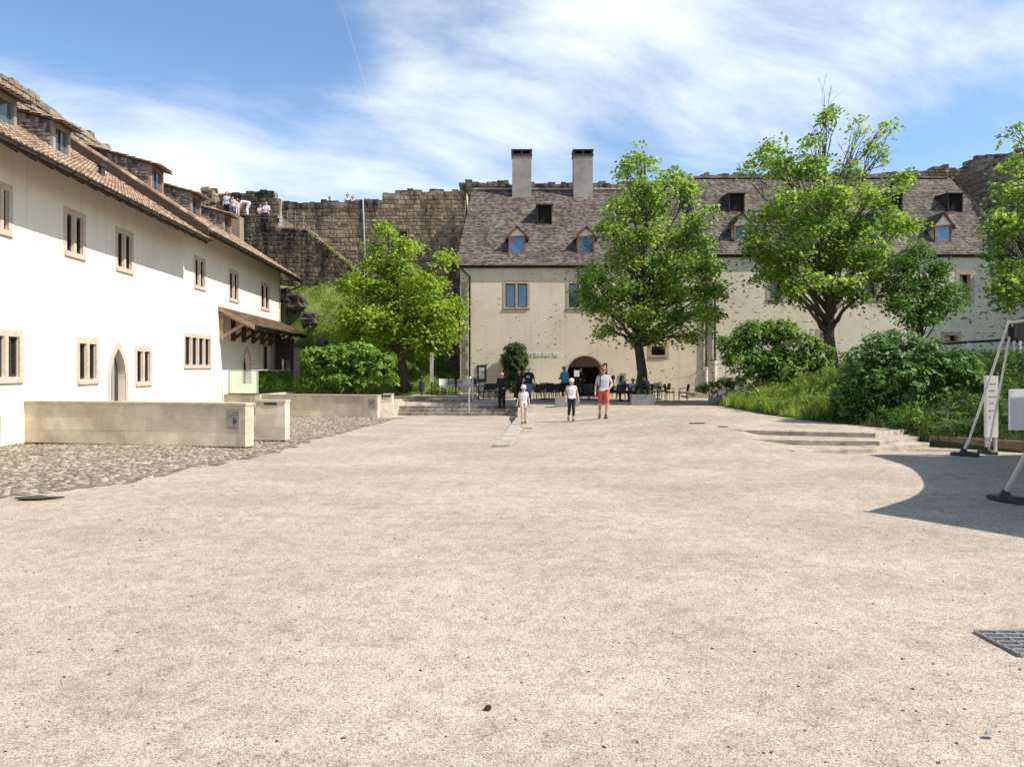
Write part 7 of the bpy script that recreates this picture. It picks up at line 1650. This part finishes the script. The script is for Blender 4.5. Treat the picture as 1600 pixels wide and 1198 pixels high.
# visitors on the tower deck and behind the curtain wall
DZ = pz(336, 50.4)
bend = dict(hpL=(-.085, .15, .92), hpR=(.085, .15, .92), shL=(-.16, -.35, 1.02), shR=(.16, -.35, 1.02), neck=(0, -.41, 1.02), head=(0, -.54, 1.03), face=(0, -.5, -1), elL=(-.2, -.4, .74), elR=(.2, -.4, .74), wrL=(-.14, -.42, .53), wrR=(.14, -.42, .53), hdL=(-.13, -.43, .46), hdR=(.13, -.43, .46))
for lb, px, d, hgt, rz, pose, tr_, sh_ in (
    ('dark dressed visitor standing highest at the left of the tower deck', 354, 51.2, 1.68, .3, dict(elR=(.3, 0, 1.25), wrR=(.25, -.2, 1.4), hdR=(.22, -.27, 1.46)), 'black', 'grey'),
    ('visitor in white shirt standing beside the dark dressed one on the tower deck', 364, 51.0, 1.35, -.2, {}, 'denim', 'white'),
    ('smaller visitor in pale clothes next to the one bending over on the deck', 371, 51.1, 1.25, .2, {}, 'palepink', 'palepink'),
    ('visitor in white bending over on the tower deck', 386, 50.7, 1.6, -1.5, bend, 'white', 'white')):
    x_ = pX(px, d); person(lb, (x_, d, DZ), hgt, rz, pose, [('shirt', ('torso', 'hips', 'uparm'), CL[sh_], .015, [], {'uparm': .7}), ('trousers', ('thigh', 'shin'), CL[tr_], .016, [], {}), ('hair', (), CL['darkhair'], .012, [], None)], h=.028, fine=False, group='visitors on the tower deck')
sitd = dict(sit)
for lb, px, d, hgt, sh_ in (('left of the two visitors sitting on the edge of the tower deck', 407, 50.6, 1.5, 'palepink'), ('right of the two visitors sitting on the edge of the tower deck', 416, 50.6, 1.75, 'white')):
    person(lb, (pX(px, d), d, DZ - .42), hgt, .1, sitd, [('shirt', ('torso', 'hips', 'uparm'), CL[sh_], .015, [], {'uparm': .7}), ('trousers', ('thigh', 'shin'), CL['black'], .016, [], {}), ('hair', (), CL['darkhair'], .012, [], None)], h=.028, fine=False, group='visitors on the tower deck')
for lb, px, py, sh_ in (('lone dark head showing over the middle of the curtain wall', 515, 309, 'black'), ('visitor in white leaning over the curtain wall, the left of a pair', 543, 305, 'white'), ('dark haired visitor at the right of the pair over the curtain wall', 551, 308, 'grey')):
    d = 55.9; z = pz(py, d) - 1.66; person(lb, (pX(px, d), d, z), 1.72, 0, {}, [('shirt', ('torso', 'hips', 'uparm'), CL[sh_], .015, [], {'uparm': .7}), ('trousers', ('thigh', 'shin'), CL['navy'], .016, [], {}), ('hair', (), CL['darkhair'], .012, [], None)], h=.028, fine=False, group='visitors behind the curtain wall')
mb = MB(); mb.box(pX(430, 55.5), pX(800, 55.5), 55.65, 57.2, 10, pz(305, 55.9) - 1.68); o = mb.build('wall_walk', MT['lightstone']); tag(o, 'stone wall walk carrying the visitors behind the curtain wall', 'walkway')
